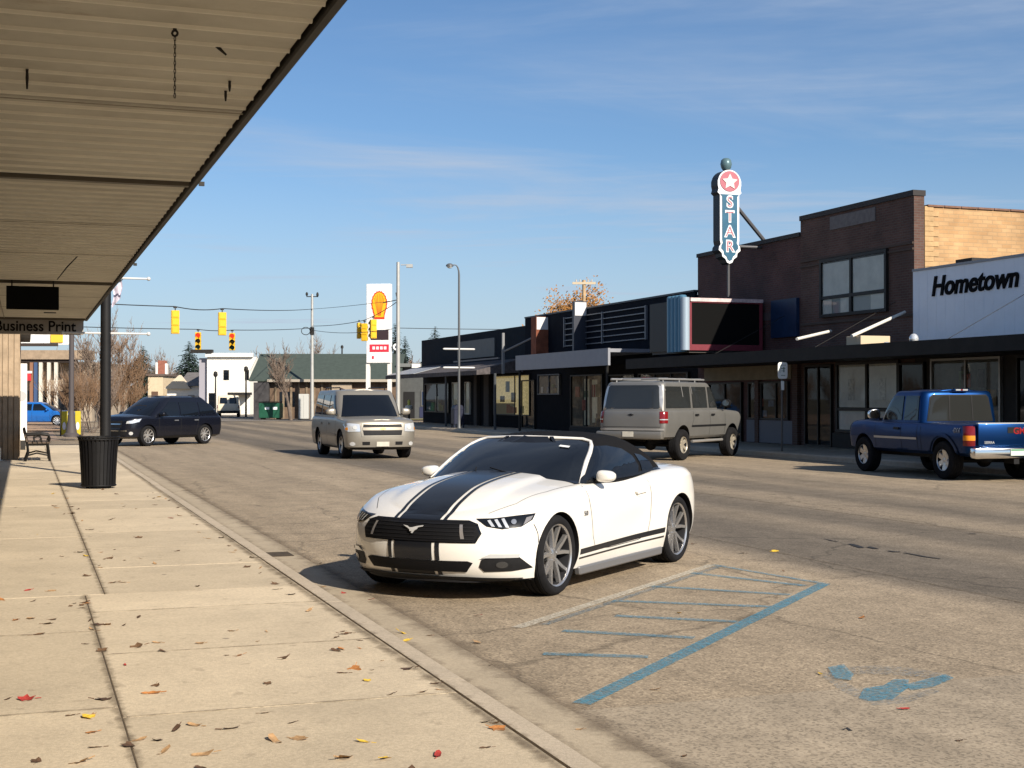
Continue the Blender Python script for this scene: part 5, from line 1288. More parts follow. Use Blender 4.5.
win(e, u0, w1, w2, .85, 2.78, mat('shop_back_grey', (.14,.14,.13), .8, var=.5, vs=.9), mat('frame_alu', (.30,.29,.27), .4, .5), mull=(.49,), goods=3)
bx('bulkhead', e, mat('bulk_dark', (.025,.022,.020), .7), (-.12, -.001, w1-u0-.1, w2-u0+.1, .14, .84))
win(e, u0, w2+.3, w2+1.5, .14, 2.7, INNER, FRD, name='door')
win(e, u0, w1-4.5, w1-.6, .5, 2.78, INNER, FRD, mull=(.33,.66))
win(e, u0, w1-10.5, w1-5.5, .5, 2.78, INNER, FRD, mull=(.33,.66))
bx('roof_gear', e, DKM, (.5, 1.1, 17.2, 17.9, 5.2, 5.55))

# 2. two storey brick building with the tan side wall
u0, u1 = 33.1, 39.2
e = empty('two_storey_brick_building', S(u0, V0), TH, 'two storey dark brick building with sunlit tan side wall', 'building')
bx('front_wall', e, DKB, (0, .35, 0, u1-u0, .1, 7.5))
bx('side_wall', e, TANB, (.351, 18, .0, .35, .1, 7.2), )
bx('rear_mass', e, DKB2, (.351, 18, .351, u1-u0, .1, 7.0))
bx('parapet_cap', e, mat('cap_dark', (.028,.024,.024), .6), (-.05, .38, -.03, u1-u0+.0, 7.501, 7.66))
m = MB()
for k in range(30): m.box(.45+k*.58, .45+k*.58+.56, -.05, .40, 7.2, 7.255)
m.obj('side_coping', mat('coping_tile', (.17,.09,.06), .7, var=.3, vs=4), e)
m = MB()
for k in range(16):                                   # toothed stone quoins at the corner
    l = .30 if k % 2 else .48
    m.box(.352, .352+l, -.022, -.001, 4.9+k*.145, 4.9+k*.145+.135)
m.obj('quoin', mat('quoin_tan', (.44,.29,.145), .8, var=.2), e)
yl, yr = U(822), U(889)
win(e, u0, yr, yl, Zt(822, 318), Zt(822, 260), mat('room_grey', (.42,.43,.43), .8), FRD, mull=(.52,), trans=(.335,), fw=.10,
    blind=[(0.0,.53,.985,.34),(.49,1.0,.985,.34),(.02,.27,.30,.02),(.54,.72,.30,.02),(.80,1.0,.30,.02)])
yl, yr = U(831), U(876)
bx('name_stone', e, mat('stone_grey', (.17,.155,.15), .8, var=.2, vs=6), (-.03, -.001, yr-u0, yl-u0, Zt(831, 230), Zt(831, 217)))
for z in (5.95, 6.12, 4.05): bx('string_course', e, mat('course_brown', (.085,.062,.050), .8), (-.04, -.001, .02, u1-u0-.02, z, z+.06))
yl, yr = U(838), U(901)
win(e, u0, yr, yl, .62, 2.80, INNER, FRD, mull=(.50,), trans=(.33,), fw=.09, blind=[(0.,.50,.97,.36),(.5,1.0,.97,.36),(.0,.50,.31,.03),(.52,1.,.31,.03)])
for q in (.26, .76):                                   # white notices taped in the panes
    yy = yr+(yl-yr)*q-u0
    bx('window_notice', e, mat('notice_white', (.70,.68,.62), .8, var=.3, vs=9), (-.048, -.044, yy-.16, yy+.16, 1.62, 2.28))
bx('bulkhead', e, mat('bulk_dark', (.025,.022,.020), .7), (-.15, -.001, yr-u0-.1, yl-u0+.1, .14, .60))
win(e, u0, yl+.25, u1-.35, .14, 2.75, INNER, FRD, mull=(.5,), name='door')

# canopy shared by shops 1 and 2 and the theatre
e = empty('pavement_canopy', S(14.0, V0), TH, 'long dark flat canopy over the far pavement at right', 'canopy')
L_ = 46.3-14.0
bx('deck', e, mat('canopy_dark', (.014,.012,.011), .6, var=.2), (-3.0, -.002, 0, L_, 2.82, 3.06))
bx('fascia', e, mat('canopy_edge', (.016,.014,.012), .75, var=.3, vs=3), (-3.08, -3.001, 0, L_, 2.76, 3.12))
for (pxa, pya, pxb, pyb, va, vb) in ((797, 339, 831, 331, 21.3, 23.2), (852, 336, 905, 312, 21.4, 23.9)):
    ua, za = fac(pxa, pya, va); ub, zb = fac(pxb, pyb, vb)
    m = MB(); m.tube([(va-V0, ua-14, za), (vb-V0, ub-14, zb)], .045, 8); m.obj('tie_rod', mat('rod_white', (.66,.64,.58), .5), e, smooth=40)
ua, za = fac(852, 345, 21.5)
bx('canopy_box', e, mat('box_tan', (.55,.44,.30), .6), (-2.45, -1.5, ua-14-.35, ua-14+.35, 3.061, 3.40), bevel=.01)
m = MB(); m.ball((-2.4, U(887, 21.6)-14, 3.12), .10, .10, .07); m.obj('spot_lamp', LAMPW, e, smooth=60)
m = MB(); m.ball((-2.6, U(914, 21.4)-14, 3.2), .12, .12, .14); m.tube([(-2.6, U(914, 21.4)-14, 3.06), (-2.6, U(914, 21.4)-14, 3.25)], .02); m.obj('spot_lamp', LAMPW, e, smooth=60)
m = MB()
for y in range(2, 32, 6): m.tube([(-2.9, y, 3.05), (0, y, 4.5)], .008, 5)
m.obj('stay_wire', DKM, e)

# 3. the theatre with its marquee
u0, u1 = 39.2, 46.5
e = empty('theatre_building', S(u0, V0), TH, 'dark maroon brick theatre front behind the marquee', 'building')
bx('front_wall', e, DKB2, (0, 16, 0.002, u1-u0, .1, 7.0))
bx('parapet_cap', e, mat('cap_dark', (.028,.024,.024), .6), (-.06, .42, .002, u1-u0, 7.001, 7.14))
bx('sign_band', e, mat('band_tan', (.23,.20,.14), .7, var=.15), (-.08, -.001, U(793)-u0, U(706)-u0, 2.32, 2.80))
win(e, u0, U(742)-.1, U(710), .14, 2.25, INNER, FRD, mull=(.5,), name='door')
win(e, u0, U(790), U(750), .95, 2.25, INNER, FRD, mull=(.3,.66), goods=14)
bx('bulkhead', e, mat('bulk_grey', (.15,.15,.17), .6), (-.10, -.001, U(795)-u0, U(749)-u0, .16, .93))
bx('pilaster', e, DKB, (-.14, -.001, .0, .32, .14, 2.8)); bx('pilaster', e, DKB, (-.14, -.001, 2.55, 2.8, .14, 2.3))
bx('transom_panel', e, mat('panel_blue', (.012,.030,.075), .4, var=.2), (-.12, -.001, U(800)-u0+.02, U(774)-u0, Zt(790, 337), Zt(790, 299)))
lt = bx('wall_stain_band', e, mat('stain_band', (.10,.075,.075), .85, var=.3, vs=2), (-.02, -.001, 1.2, 6.8, 4.35, 4.62))
# marquee
um = 41.5
e = empty('theatre_marquee', S(um, V0), TH, 'theatre marquee with red framed black reader board and blue fluted end', 'marquee')
x0, x1 = -3.0, -.13
zb, zt = 3.30, 5.05
bx('marquee_box', e, mat('marquee_black', (.012,.012,.014), .5), (x0+.05, x1, .02, 3.0, zb+.02, zt-.02))
RED = mat('marquee_red', (.17,.030,.042), .4, var=.1)
bx('board_frame', e, RED, (x0, x1, -.06, .019, zb, zb+.20), (x0, x1, -.06, .019, zt-.14, zt), (x0, x0+.16, -.06, .019, zb+.20, zt-.14), (x1-.12, x1, -.06, .019, zb+.20, zt-.14))
bx('reader_board', e, mat('board_black', (.006,.006,.006), .85, spec=.06), (x0+.16, x1-.12, -.03, .018, zb+.20, zt-.14))
bx('sunlit_strip', e, mat('strip_sunlit', (.62,.48,.47), .45, var=.3, vs=5), (x0+.1, x1, -.10, -.061, zt-.10, zt+.02))  # pale colour paints the sun grazing the top of the board
m = MB(); k = 0
for k in range(4):                                      # fluted blue end
    m.lathe([(.001, zb-.06), (.15, zb-.05), (.15, zt+.08), (.11, zt+.12), (.001, zt+.13)], 14, o=(x0-.10, .12+.28*k, 0))
m.obj('fluted_end', mat('flute_blue', (.085,.20,.30), .35, .2), e, smooth=40)
m = MB(); m.lathe([(.001, zb), (.15, zb), (.15, zt+.02), (.001, zt+.03)], 14, o=(x0-.12, -.12, 0)); m.obj('corner_post', mat('flute_pale', (.34,.42,.50), .4, .2), e, smooth=40)
bx('soffit', e, mat('marquee_under', (.05,.045,.04), .6), (x0+.1, x1, .03, 2.9, zb-.08, zb+.019))
# vertical sign
su, sv = 41.6, 22.62
e = empty('theatre_blade_sign', S(su, sv, 0), TH, 'tall vertical blue theatre sign reading STAR with red circle on top', 'sign')
TEAL = mat('sign_teal', (.030,.11,.18), .4, var=.15, vs=4); SWH = mat('sign_white', (.76,.78,.78), .4); SRED = mat('sign_red', (.40,.13,.16), .4); SDK = mat('sign_case', (.014,.022,.032), .5)
def outline(w, zs):                                     # scalloped silhouette
    return [(w*a, z) for a, z in zs]
half = [(0,6.26),(.10,6.30),(.16,6.42),(.28,6.50),(.30,6.62),(.42,6.72),(.40,6.84),(.34,6.92),(.37,7.05),(.37,8.62),(.46,8.70),(.42,8.82),(.45,8.95),(.45,9.10)]
sil = [(-x, z) for x, z in half][::-1]+half[1:]
cir = [(.44*math.cos(t), 9.06+.42*math.sin(t)) for t in [PI*k/14 for k in range(1, 14)]]
sil = sil+cir
m = MB(); m.prism([(x*1.0, z) for x, z in sil], (0,-.10,0), (1,0,0), (0,0,1), (0,1,0), .46); m.obj('sign_case', SDK, e)
m = MB(); m.prism([(x*.99, 7.9+(z-7.9)*.995) for x, z in sil], (0,-.125,0), (1,0,0), (0,0,1), (0,1,0), .024); m.obj('sign_border', SWH, e)
m = MB(); m.prism([(x*.78, 7.72+(z-7.72)*.93) for x, z in sil if z < 8.75], (0,-.14,0), (1,0,0), (0,0,1), (0,1,0), .014); m.obj('sign_face', TEAL, e)
m = MB(); m.prism(ellip(0, 9.08, .37, .35, 28), (0,-.145,0), (1,0,0), (0,0,1), (0,1,0), .019); m.obj('sign_disc', SRED, e)
star = [((.30 if k % 2 == 0 else .15)*math.cos(PI/2+k*PI/5), 9.06+(.28 if k % 2 == 0 else .135)*math.sin(PI/2+k*PI/5)) for k in range(10)]
m = MB(); m.prism(star, (0,-.165,0), (1,0,0), (0,0,1), (0,1,0), .019); m.obj('sign_star', mat('star_pale', (.80,.62,.58), .4), e)
m = MB(); m.lathe([(.001,9.50),(.12,9.50),(.17,9.58),(.20,9.70),(.17,9.84),(.10,9.90),(.001,9.92)], 16, o=(0,.12,0)); m.obj('sign_finial', mat('finial_teal', (.10,.17,.19), .35, .2), e, smooth=40)
for k, ch in enumerate('STAR'):
    z = 8.36-.505*k
    lettering('sign_letter', ch, .56, SWH, e, (0, -.143, z), (1,0,0), (0,0,1), extrude=.004, offset=.022)
    lettering('letter_neon', ch, .50, SRED, e, (0, -.152, z), (1,0,0), (0,0,1), extrude=.004, offset=-.004)
m = MB(); m.tube([(.1,.15,5.15),(.1,.15,6.5)], .05, 8); m.tube([(.25,.15,8.45),(1.9,.6,7.05)], .07, 8); m.tube([(.1,.15,6.9),(1.4,.15,6.9)], .05, 8); m.obj('sign_strut', mat('strut_grey', (.10,.10,.105), .5, .3), e)

# 4. dark metal fronted shop
u0, u1 = 46.52, 65.2
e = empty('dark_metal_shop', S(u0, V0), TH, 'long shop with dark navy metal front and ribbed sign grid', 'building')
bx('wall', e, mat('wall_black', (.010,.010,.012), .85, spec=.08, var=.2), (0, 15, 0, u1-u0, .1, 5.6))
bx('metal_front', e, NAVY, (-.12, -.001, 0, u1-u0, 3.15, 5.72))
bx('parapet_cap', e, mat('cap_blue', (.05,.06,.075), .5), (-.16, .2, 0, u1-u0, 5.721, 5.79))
yl, yr = U(568), U(650)
m = MB(); z0, z1 = 4.12, 5.42
for k in range(6): z = z0+(z1-z0)*k/5; m.box(-.20, -.121, yr-u0, yl-u0, z-.02, z+.02)
for q in (0, .5, 1): y = yr-u0+(yl-yr)*q; m.box(-.22, -.121, y-.04, y+.04, z0-.05, z1+.05)
m.obj('sign_grid', mat('grid_grey', (.16,.17,.19), .45, .3), e)
for (pa, pb, zt_, ms, nm) in ((585, 592, 6.05, mat('fin_dark', (.04,.045,.06), .45, .2), 'fin'),):
    y = U(588.5)-u0; bx(nm, e, ms, (-.75, -.121, y-.10, y+.10, 3.4, zt_)); bx('fin_sunlit_edge', e, mat('sunlit_pale', (.60,.60,.60), .4), (-.70, -.15, y-.115, y-.101, 5.4, zt_-.05))  # pale edge sheet paints the sun on the near side of the fin
y = U(548)-u0
bx('brick_pier', e, mat('pier_rust', (.20,.065,.035), .8, var=.3, vs=3), (-.75, -.121, y-.35, y+.35, 3.6, 5.62)); 
bx('pier_sunlit_side', e, mat('sunlit_pale', (.60,.60,.60), .4), (-.72, -.14, y-.366, y-.351, 5.0, 5.60))  # pale sheet paints sunlight onto the near side of the pier
# flat pale awning
za = 3.02
ya_, yb_ = U(608, 21.6)-u0, U(515.5, 21.6)-u0
bx('awning', e, mat('awning_grey', (.24,.25,.28), .5, var=.06), (-2.4, -2.3, ya_, yb_, 2.98, 3.66), (-2.3, -.121, ya_, yb_, 3.5, 3.64))
for (a, b, zt_, zb_, kind) in ((604, 572, 2.75, .35, 'display'), (561, 539, 2.85, 1.85, 'poster')):
    back = mat('display_back', (.085,.075,.055), .8, var=.9, vs=1.6) if kind == 'display' else mat('poster_back', (.11,.11,.105), .8, var=.3, vs=3)
    f = win(e, u0, U(a), U(b), zb_, zt_, back, FRD if kind != 'poster' else mat('frame_grey', (.10,.10,.10), .5), mull=(.5,) if kind != 'poster' else (.48,),
            curtain=[(.18,.34,.9,.1),(.42,.58,.92,.05)] if kind == 'display' else None, goods=11 if kind == 'display' else 12)
win(e, u0, U(536), U(531)+1.2, .14, 2.6, INNER, FRD, name='door')
win(e, u0, U(690), U(640), .4, 2.7, INNER, FRD, mull=(.33,.66), goods=5)
win(e, u0, U(636), U(610), .4, 2.7, INNER, FRD, mull=(.5,), goods=6)
bx('bulkhead', e, mat('bulk_dark', (.025,.022,.020), .7), (-.15, -.001, U(604)-u0, U(572)-u0, .14, .34))
for q in (ya_+.3, yb_-.3):
    m = MB(); m.tube([(-2.3, q, .14), (-2.3, q, 3.0)], .06, 8); m.obj('awning_post', FRD, e)

# 5. far shop with grey sign panel and shingled awning
u0, u1 = 65.22, 84.5
e = empty('awning_shop', S(u0, V0), TH, 'far dark shop with grey sign panel, sloping awning and lit curtained window', 'building')
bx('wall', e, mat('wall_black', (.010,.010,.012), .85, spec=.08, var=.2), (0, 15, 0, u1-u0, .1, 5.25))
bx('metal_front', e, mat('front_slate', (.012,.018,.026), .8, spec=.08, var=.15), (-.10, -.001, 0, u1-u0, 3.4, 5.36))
bx('sign_panel', e, mat('panel_sage', (.14,.15,.145), .6, var=.08), (-.16, -.101, U(497)-u0, U(460)-u0, 3.95, 4.95))
bx('light_bar', e, mat('bar_grey', (.16,.15,.15), .5), (-.9, -.80, U(500, 23.2)-u0, U(455, 23.2)-u0, 3.72, 3.80))
m = MB(); m.prism([(-2.6,2.86),(-2.6,3.08),(-.11,3.72),(-.11,3.0)], (0, .3, 0), (1,0,0), (0,0,1), (0,1,0), u1-u0-.8)
m.obj('awning', mat('awning_shingle', (.085,.075,.075), .85, var=.4, vs=6), e)
m = MB(); m.prism([(-2.64,3.09),(-2.64,3.11),(-.9,3.56),(-.9,3.53)], (0, 12.0, 0), (1,0,0), (0,0,1), (0,1,0), 6.5); m.obj('awning_sunlit_top', mat('awning_sunlit', (.34,.35,.36), .5, .3), e)  # pale sheet paints the sunlit top of the shingled slope
f = win(e, u0, U(531), U(495), .78, 2.90, mat('room_warm', (.30,.25,.15), .8), FRD, mull=(.40,), curtain=[(.0,.42,1.,.02),(.42,1.,1.,.30)], glowing=True, goods=17)
for a, b in ((459.5, 453.5), (471, 466)):
    win(e, u0, U(a), U(b), .75, 2.62, mat('room_grey', (.42,.43,.43), .8), mat('frame_pale', (.55,.54,.50), .5), curtain=[(0,1,1,.03)])
bx('pier', e, mat('pier_umber', (.05,.042,.038), .8), (-.2, -.001, U(492)-u0, U(487)-u0, .14, 3.0), (-.2, -.001, U(480)-u0, U(477)-u0, .14, 3.0))
win(e, u0, U(450), U(426), .8, 2.6, mat('room_blue', (.05,.06,.085), .6), FRD, mull=(.5,), goods=8)
for px in (495, 446):
    y = U(px, 21.6)-u0; m = MB(); m.tube([(-2.4, y, .14), (-2.4, y, 2.9)], .07, 8); m.obj('awning_post', mat('post_slate', (.06,.065,.07), .5), e)
y = U(502, 22.5)-u0
bx('sign_post', e, mat('post_grey', (.20,.205,.21), .5), (-1.5, -1.38, y-.06, y+.06, 2.9, 4.95)); m = MB(); m.tube([(-1.44, y, 4.0), (-.1, y-2.2, 4.9)], .05, 6); m.obj('sign_brace', MATS['post_grey'], e)

# parking sign on the far kerb, litter bins
pu, pv = 32.6, 20.75
pu = fac(782, 430, 20.75)[0]
e = empty('parking_sign', S(pu, 20.75, .14), TH, 'small white parking sign on a thin post at the far kerb', 'sign')
m = MB(); m.tube([(0,0,0),(0,0,2.55)], .028, 8); m.obj('sign_post', mat('post_galv', (.09,.09,.09), .5, .5), e)
m = MB(); m.prism(ellip(0, 2.35, .16, .24, 20, 6), (0,-.045,0), (1,0,0), (0,0,1), (0,1,0), .012); m.obj('sign_plate', mat('plate_bright', (.78,.78,.74), .4), e)
m = MB(); g_ = .012
m.box(-.10,.10,-.049,-.0455,2.50,2.50+g_); m.box(-.10,-.10+g_,-.049,-.0455,2.28,2.50); m.box(.02,.05,-.049,-.0455,2.30,2.45); m.box(-.06,.08,-.049,-.0455,2.40,2.42); m.box(-.06,.08,-.049,-.0455,2.20,2.215); m.box(-.05,.06,-.049,-.0455,2.33,2.345)
m.obj('sign_marks', mat('mark_green', (.10,.16,.11), .5), e)
bx('second_plate', e, mat('plate_bright', (.78,.78,.74), .4), (-.05, .05, -.035, -.03, 1.78, 2.04))
pu = fac(454, 420, 21.0)[0]
e = empty('mail_box', S(pu, 21.2, .14), TH, 'dark blue street box beside the far street lamp', 'mailbox')
m = MB(); m.box(-.28,.28,-.28,.28,.18,.95); m.obj('box_body', mat('box_navy', (.010,.014,.035), .5), e, bevel=.02)
m = MB(); m.prism([(-.28,.95)]+[(.28*math.cos(t), .95+.26*math.sin(t)) for t in [PI-PI*k/10 for k in range(11)]]+[(.28,.95)], (0,-.28,0), (1,0,0), (0,0,1), (0,1,0), .56); m.obj('box_hood', MATS['box_navy'], e)
m = MB()
for sx in (-1,1):
    for sy in (-1,1): m.box(sx*.24-.03, sx*.24+.03, sy*.24-.03, sy*.24+.03, 0, .18)
m.obj('leg', MATS['box_navy'], e)
# ------------------------------------------------------------------ trees
def grow(seed, h, r0, levels=5, kids=(3,4), spread=.6, up=.25, lean=.0, first=.35, shrink=.66, twig=.012, multi=1):
    g = random.Random(seed); T = MB(); W = MB(); tips = []
    def br(p, d, l, r, lev):
        pts = [p]; q = p.copy(); dd = d.copy()
        k = 3 if lev < 2 else 2
        for i in range(k):
            dd = (dd+Vector((g.gauss(0,.12), g.gauss(0,.12), g.gauss(up*.3,.08)))).normalized(); q = q+dd*l/k; pts.append(q.copy())
        rs = [r*(1-.45*i/k) for i in range(k+1)]
        (T if lev < 2 else W).tube(pts, rs, 7 if lev == 0 else (5 if lev < 2 else 3), cap=False)
        if lev >= levels: tips.append(q.copy()); return
        for i in range(g.randint(*kids)):
            t = g.uniform(.35 if lev else first*2, 1.); a = pts[min(k, int(t*k))]
            ax = Vector((g.gauss(0,1), g.gauss(0,1), g.gauss(0,.45))).normalized()
            nd = (dd+ax*spread*g.uniform(.7,1.4)+Vector((0,0,up))).normalized()
            br(a, nd, l*shrink*g.uniform(.75,1.15), max(twig, rs[-1]*g.uniform(.5,.75)), lev+1)
        br(q, (dd+Vector((g.gauss(0,.2), g.gauss(0,.2), up))).normalized(), l*shrink, max(twig, rs[-1]*.8), lev+1)
    for i in range(multi):
        a = 2*PI*i/max(1, multi); d = Vector((lean+ (0 if multi == 1 else .45*math.cos(a)), 0 if multi == 1 else .45*math.sin(a), 1)).normalized()
        br(Vector((0 if multi == 1 else .12*math.cos(a), 0 if multi == 1 else .12*math.sin(a), 0)), d, h*first, r0, 0)
    top = max([v.z for v in W.v] or [1])
    s = h/top
    for v in T.v: v *= s
    for v in W.v: v *= s
    return T, W, [t*s for t in tips]
BARK = mat('bark_grey', (.13,.10,.08), .9, var=.3, vs=5); TWIG = mat('twig_brown', (.19,.145,.115), .9, var=.25, vs=.5); TWIGR = mat('twig_russet', (.20,.125,.075), .9, var=.3, vs=.6)
def bare_tree(loc, seed, h, r0, lab, group=None, name='bare_tree', tw=None, **kw):
    T, W, tips = grow(seed, h, r0, **kw)
    e = empty(name, loc, 0, lab, 'tree' if 'tree' in name else 'shrub', group)
    T.obj('trunk', BARK, e, smooth=60, fix=False); W.obj('crown', tw or TWIG, e, fix=False)
    return e
def conifer(loc, seed, h, w, lab, group):
    g = random.Random(seed); e = empty('spruce_tree', loc, 0, lab, 'tree', group)
    m = MB(); m.tube([(0,0,0),(0,0,h*.5),(0,0,h*.98)], [h*.022,h*.014,.02], 7); m.obj('trunk', BARK, e, smooth=60)
    m = MB(); z = h*.06
    while z < h*.99:
        t = 1-z/h; rr = w*1.3*(t**.85)*g.uniform(.75,1.1)+.15; n = int(9+16*t)
        for i in range(n):
            a = g.uniform(0, 2*PI); l = rr*g.uniform(.55,1.1); dr = l*g.uniform(.15,.40)
            ca, sa = math.cos(a), math.sin(a)
            for k in range(4):
                f0, f1 = k/4, (k+1.35)/4; ww = l*.16*(1.25-f0)
                for q in (-1, 1):
                    p0 = Vector((ca*l*f0, sa*l*f0, z-dr*f0**1.5)); p1 = Vector((ca*l*f1-sa*q*ww*1.7, sa*l*f1+ca*q*ww*1.7, z-dr*f1**1.5-g.uniform(.0,.25)*l*.4)); p2 = Vector((ca*l*(f0+.28), sa*l*(f0+.28), z-dr*(f0+.2)**1.5-.02))
                    m.add([p0, p1, p2], [(0,1,2)])
        z += h*.016*(1+t)
    m.obj('crown', mat('spruce_green', (.022,.038,.028), .85, var=.4, vs=1.2), e, fix=False)
    return e
def ground_at(px, Z): return Vector(((px-512)/F*Z, Z, 0))
SG = 'spruce trees beyond the crossing'
def con(px, top, Z, w, seed, lab): conifer(ground_at(px, Z), seed, EYE+(HZ-top)*Z/F, w, lab, SG)
con(143, 345, 170, 2.9, 1, 'dark spruce left of the bare tree by the chimney')
con(189, 340, 175, 3.3, 2, 'dark spruce behind the white two storey building')
con(384, 344, 165, 2.2, 3, 'spruce tip behind the left leg of the fuel price sign')
con(395, 322, 150, 2.6, 4, 'tall spruce right behind the fuel price sign')
con(405, 335, 155, 2.0, 6, 'short spruce right of the steel pole')
con(435, 325, 150, 3.0, 5, 'spruce above the roof of the far corner shop')
bare_tree(ground_at(166, 160), 11, EYE+(HZ-344)*160/F, .35, 'large grey bare tree behind the houses', levels=5, kids=(3,4), spread=.75)
bare_tree(ground_at(291, 103), 12, EYE+(HZ-337)*103/F, .14, 'bare tree in front of the dark green roof', levels=5, kids=(3,4), spread=.6)
bare_tree(ground_at(320, 150), 13, 9.5, .2, 'bare tree behind the dark green roof', levels=5, spread=.7)
bare_tree(ground_at(120, 95), 14, 7.4, .12, 'russet bare tree left of the navy crossover', tw=TWIGR, levels=5, kids=(3,4), spread=.8)
bare_tree(ground_at(100, 76), 15, 6.9, .10, 'spreading pale bare tree behind the nearest lamp pole', levels=5, kids=(3,4), spread=.75)
for i, (px, Z, h, lab) in enumerate(((80, 60, 3.4, 'leafless brown bush right behind the yellow boards'), (92, 66, 3.7, 'leafless brown bush between the yellow boards and lamp pole'), (108, 70, 3.5, 'leafless bush just right of the lamp pole'), (125, 75, 3.6, 'leafless russet bush in front of the crossover bonnet'), (72, 72, 3.6, 'leafless bush behind the left yellow board'))):
    bare_tree(ground_at(px, Z), 30+i, h, .03, lab, 'bare bushes at the corner', name='bare_bush', tw=TWIGR if i != 1 else TWIG, levels=4, kids=(2,4), spread=.5, multi=5, twig=.009, first=.42)
# orange tree behind the shops
T, W, tips = grow(21, 11.4, .2, levels=5, kids=(3,4), spread=.75)
e = empty('autumn_tree', ground_at(569, 112), 0, 'orange autumn tree rising behind the dark metal shop', 'tree')
T.obj('trunk', BARK, e, smooth=60, fix=False); W.obj('branches', TWIG, e, fix=False)
g = random.Random(5); m = MB()
for t in tips:
    for k in range(16):
        if g.random() < .8:
            c = t+Vector((g.gauss(0,.5), g.gauss(0,.5), g.gauss(-.3,.5))); a = Vector((g.gauss(0,1), g.gauss(0,1), g.gauss(0,1))).normalized()*g.uniform(.08,.15); b = a.orthogonal().normalized()*a.length
            m.add([c-a, c+b*.7, c+a, c-b*.7], [(0,1,2,3)])
m.obj('crown', mat('leaf_orange', (.30,.145,.04), .8, var=.45, vs=1.), e, fix=False)
for i, (px, Z, h) in enumerate(((402, 128, 5.2), (416, 125, 4.7), (428, 130, 5.4), (409, 140, 6.0))):
    bare_tree(ground_at(px, Z), 50+i, h, .06, ['rust brown bush left above the low grey building', 'low brown bush above the low grey building', 'brown bush beside the far spruce', 'taller brown bush behind the low grey building'][i], 'brown bushes behind the low building', name='bare_bush', tw=TWIGR, levels=4, kids=(3,4), spread=.7, multi=5, twig=.02)

proto = None; g = random.Random(9)
for i in range(20):                                    # the hazy row of bare trees along the horizon
    px = 20+i*23+g.uniform(-8, 8); Z = g.uniform(185, 260)
    if proto is None: proto = o = bare_tree(ground_at(px, Z), 61, 8.0, .2, 'distant bare tree in the low row along the horizon', 'far row of bare trees', levels=4, kids=(3,5), spread=.8, twig=.03)
    else: o = copy_tree(proto); o.location = ground_at(px, Z); o.rotation_euler = (0, 0, g.uniform(0, 6.28))
    q = g.uniform(.75, 1.2); o.scale = (q*1.2, q*1.2, q)
# ------------------------------------------------------------------ far buildings
def face_box(name, lab, cat, px0, px1, Z, rz=0., depth=10):
    """a building whose front faces the camera side; returns its empty at the left front corner and its width"""
    p = ground_at(px0, Z); w = (px1-px0)/F*Z
    return empty(name, p, rz, lab, cat), w
def hgt(py, Z): return EYE+(HZ-py)*Z/F
SIDING = mat('siding_white', (.80,.77,.69), .6, var=.05); ROOFG = mat('roof_green', (.055,.072,.062), .8, var=.15, vs=3); TRIMW = mat('trim_white', (.75,.73,.68), .5)
# green roofed building
Z = 110.
e, w = face_box('green_roof_building', 'low tan building under a broad dark green gable roof', 'building', 250, 397, Z)
zr, ze = hgt(352, Z), hgt(380, Z)
bx('wall', e, mat('wall_brown', (.14,.095,.065), .8, var=.4, vs=1.5), (.6, w, 0, 9, 0, ze-.05))
m = MB(); m.prism([(-.6,ze),(4.5,zr),(9.6,ze),(9.6,ze-.12),(4.5,zr-.14),(-.6,ze-.12)], (0,0,0), (0,1,0), (0,0,1), (1,0,0), w+.3); m.obj('roof', ROOFG, e)
m = MB(); m.prism([(0,ze-.1),(4.5,zr-.16),(9,ze-.1)], (.62,0,0), (0,1,0), (0,0,1), (1,0,0), .1); m.obj('gable', mat('gable_grey', (.15,.15,.14), .7), e)
bx('eave_trim', e, mat('eave_tan', (.36,.32,.26), .6), (1.5, w, -.66, -.601, ze-.16, ze+.05))
bx('porch_wall', e, mat('porch_dark', (.05,.048,.05), .8, var=.4, vs=2), (.4, 1.6, -.6, -.02, 0, ze-.2))
for k in range(9):
    x = 2.0+k*.62; bx('board_post', e, mat('board_pale', (.20,.15,.10), .7, var=.3), (x, x+.16, -.10, -.001, 0, ze-.2))
for x in (2.2, 8.2): bx('window', e, CARGLASS, (x+.2, x+1.4, -.06, -.001, 1.0, 2.2))
bx('pale_bay', e, mat('bay_cream', (.36,.29,.21), .7, var=.1), (6.6, 8.2, -.3, -.001, .1, ze-.3))
m = MB(); m.prism([(6.3,.0),(8.6,.0),(8.6,2.0),(7.4,2.5)], (0,-1.4,0), (1,0,0), (0,0,1), (0,1,0), 1.0); m.obj('side_porch_roof', mat('porch_maroon', (.06,.035,.035), .7), e)
# dumpster
p = ground_at(271, 106)
o = empty('dumpster', p, 0, 'dark green dumpster with pale labels by the tan building', 'dumpster')
m = MB(); m.prism([(-.75,.15),(.75,.15),(.85,1.25),(-.85,1.35)], (-.8,0,0), (0,1,0), (0,0,1), (1,0,0), 1.6); m.obj('bin', mat('dump_green', (.015,.085,.05), .5, var=.2), o, bevel=.02)
m = MB(); m.box(-.85,.85,-.92,.0,1.36,1.42); m.obj('lid', DKM, o)
for x in (-.15, .45):
    m = MB(); m.cbox((x,-.815,.95), .34, .02, .3, (R(-5), 'X')); m.obj('bin_label', SWH, o)
m = MB(); m.box(-.7,-.5,-.6,.6,0,.16); m.box(.5,.7,-.6,.6,0,.16); m.obj('skid', DKM, o)
p = ground_at(304, 106)
o = empty('utility_cabinet', p, 0, 'pale grey upright cabinet beside the dumpster', 'cabinet')
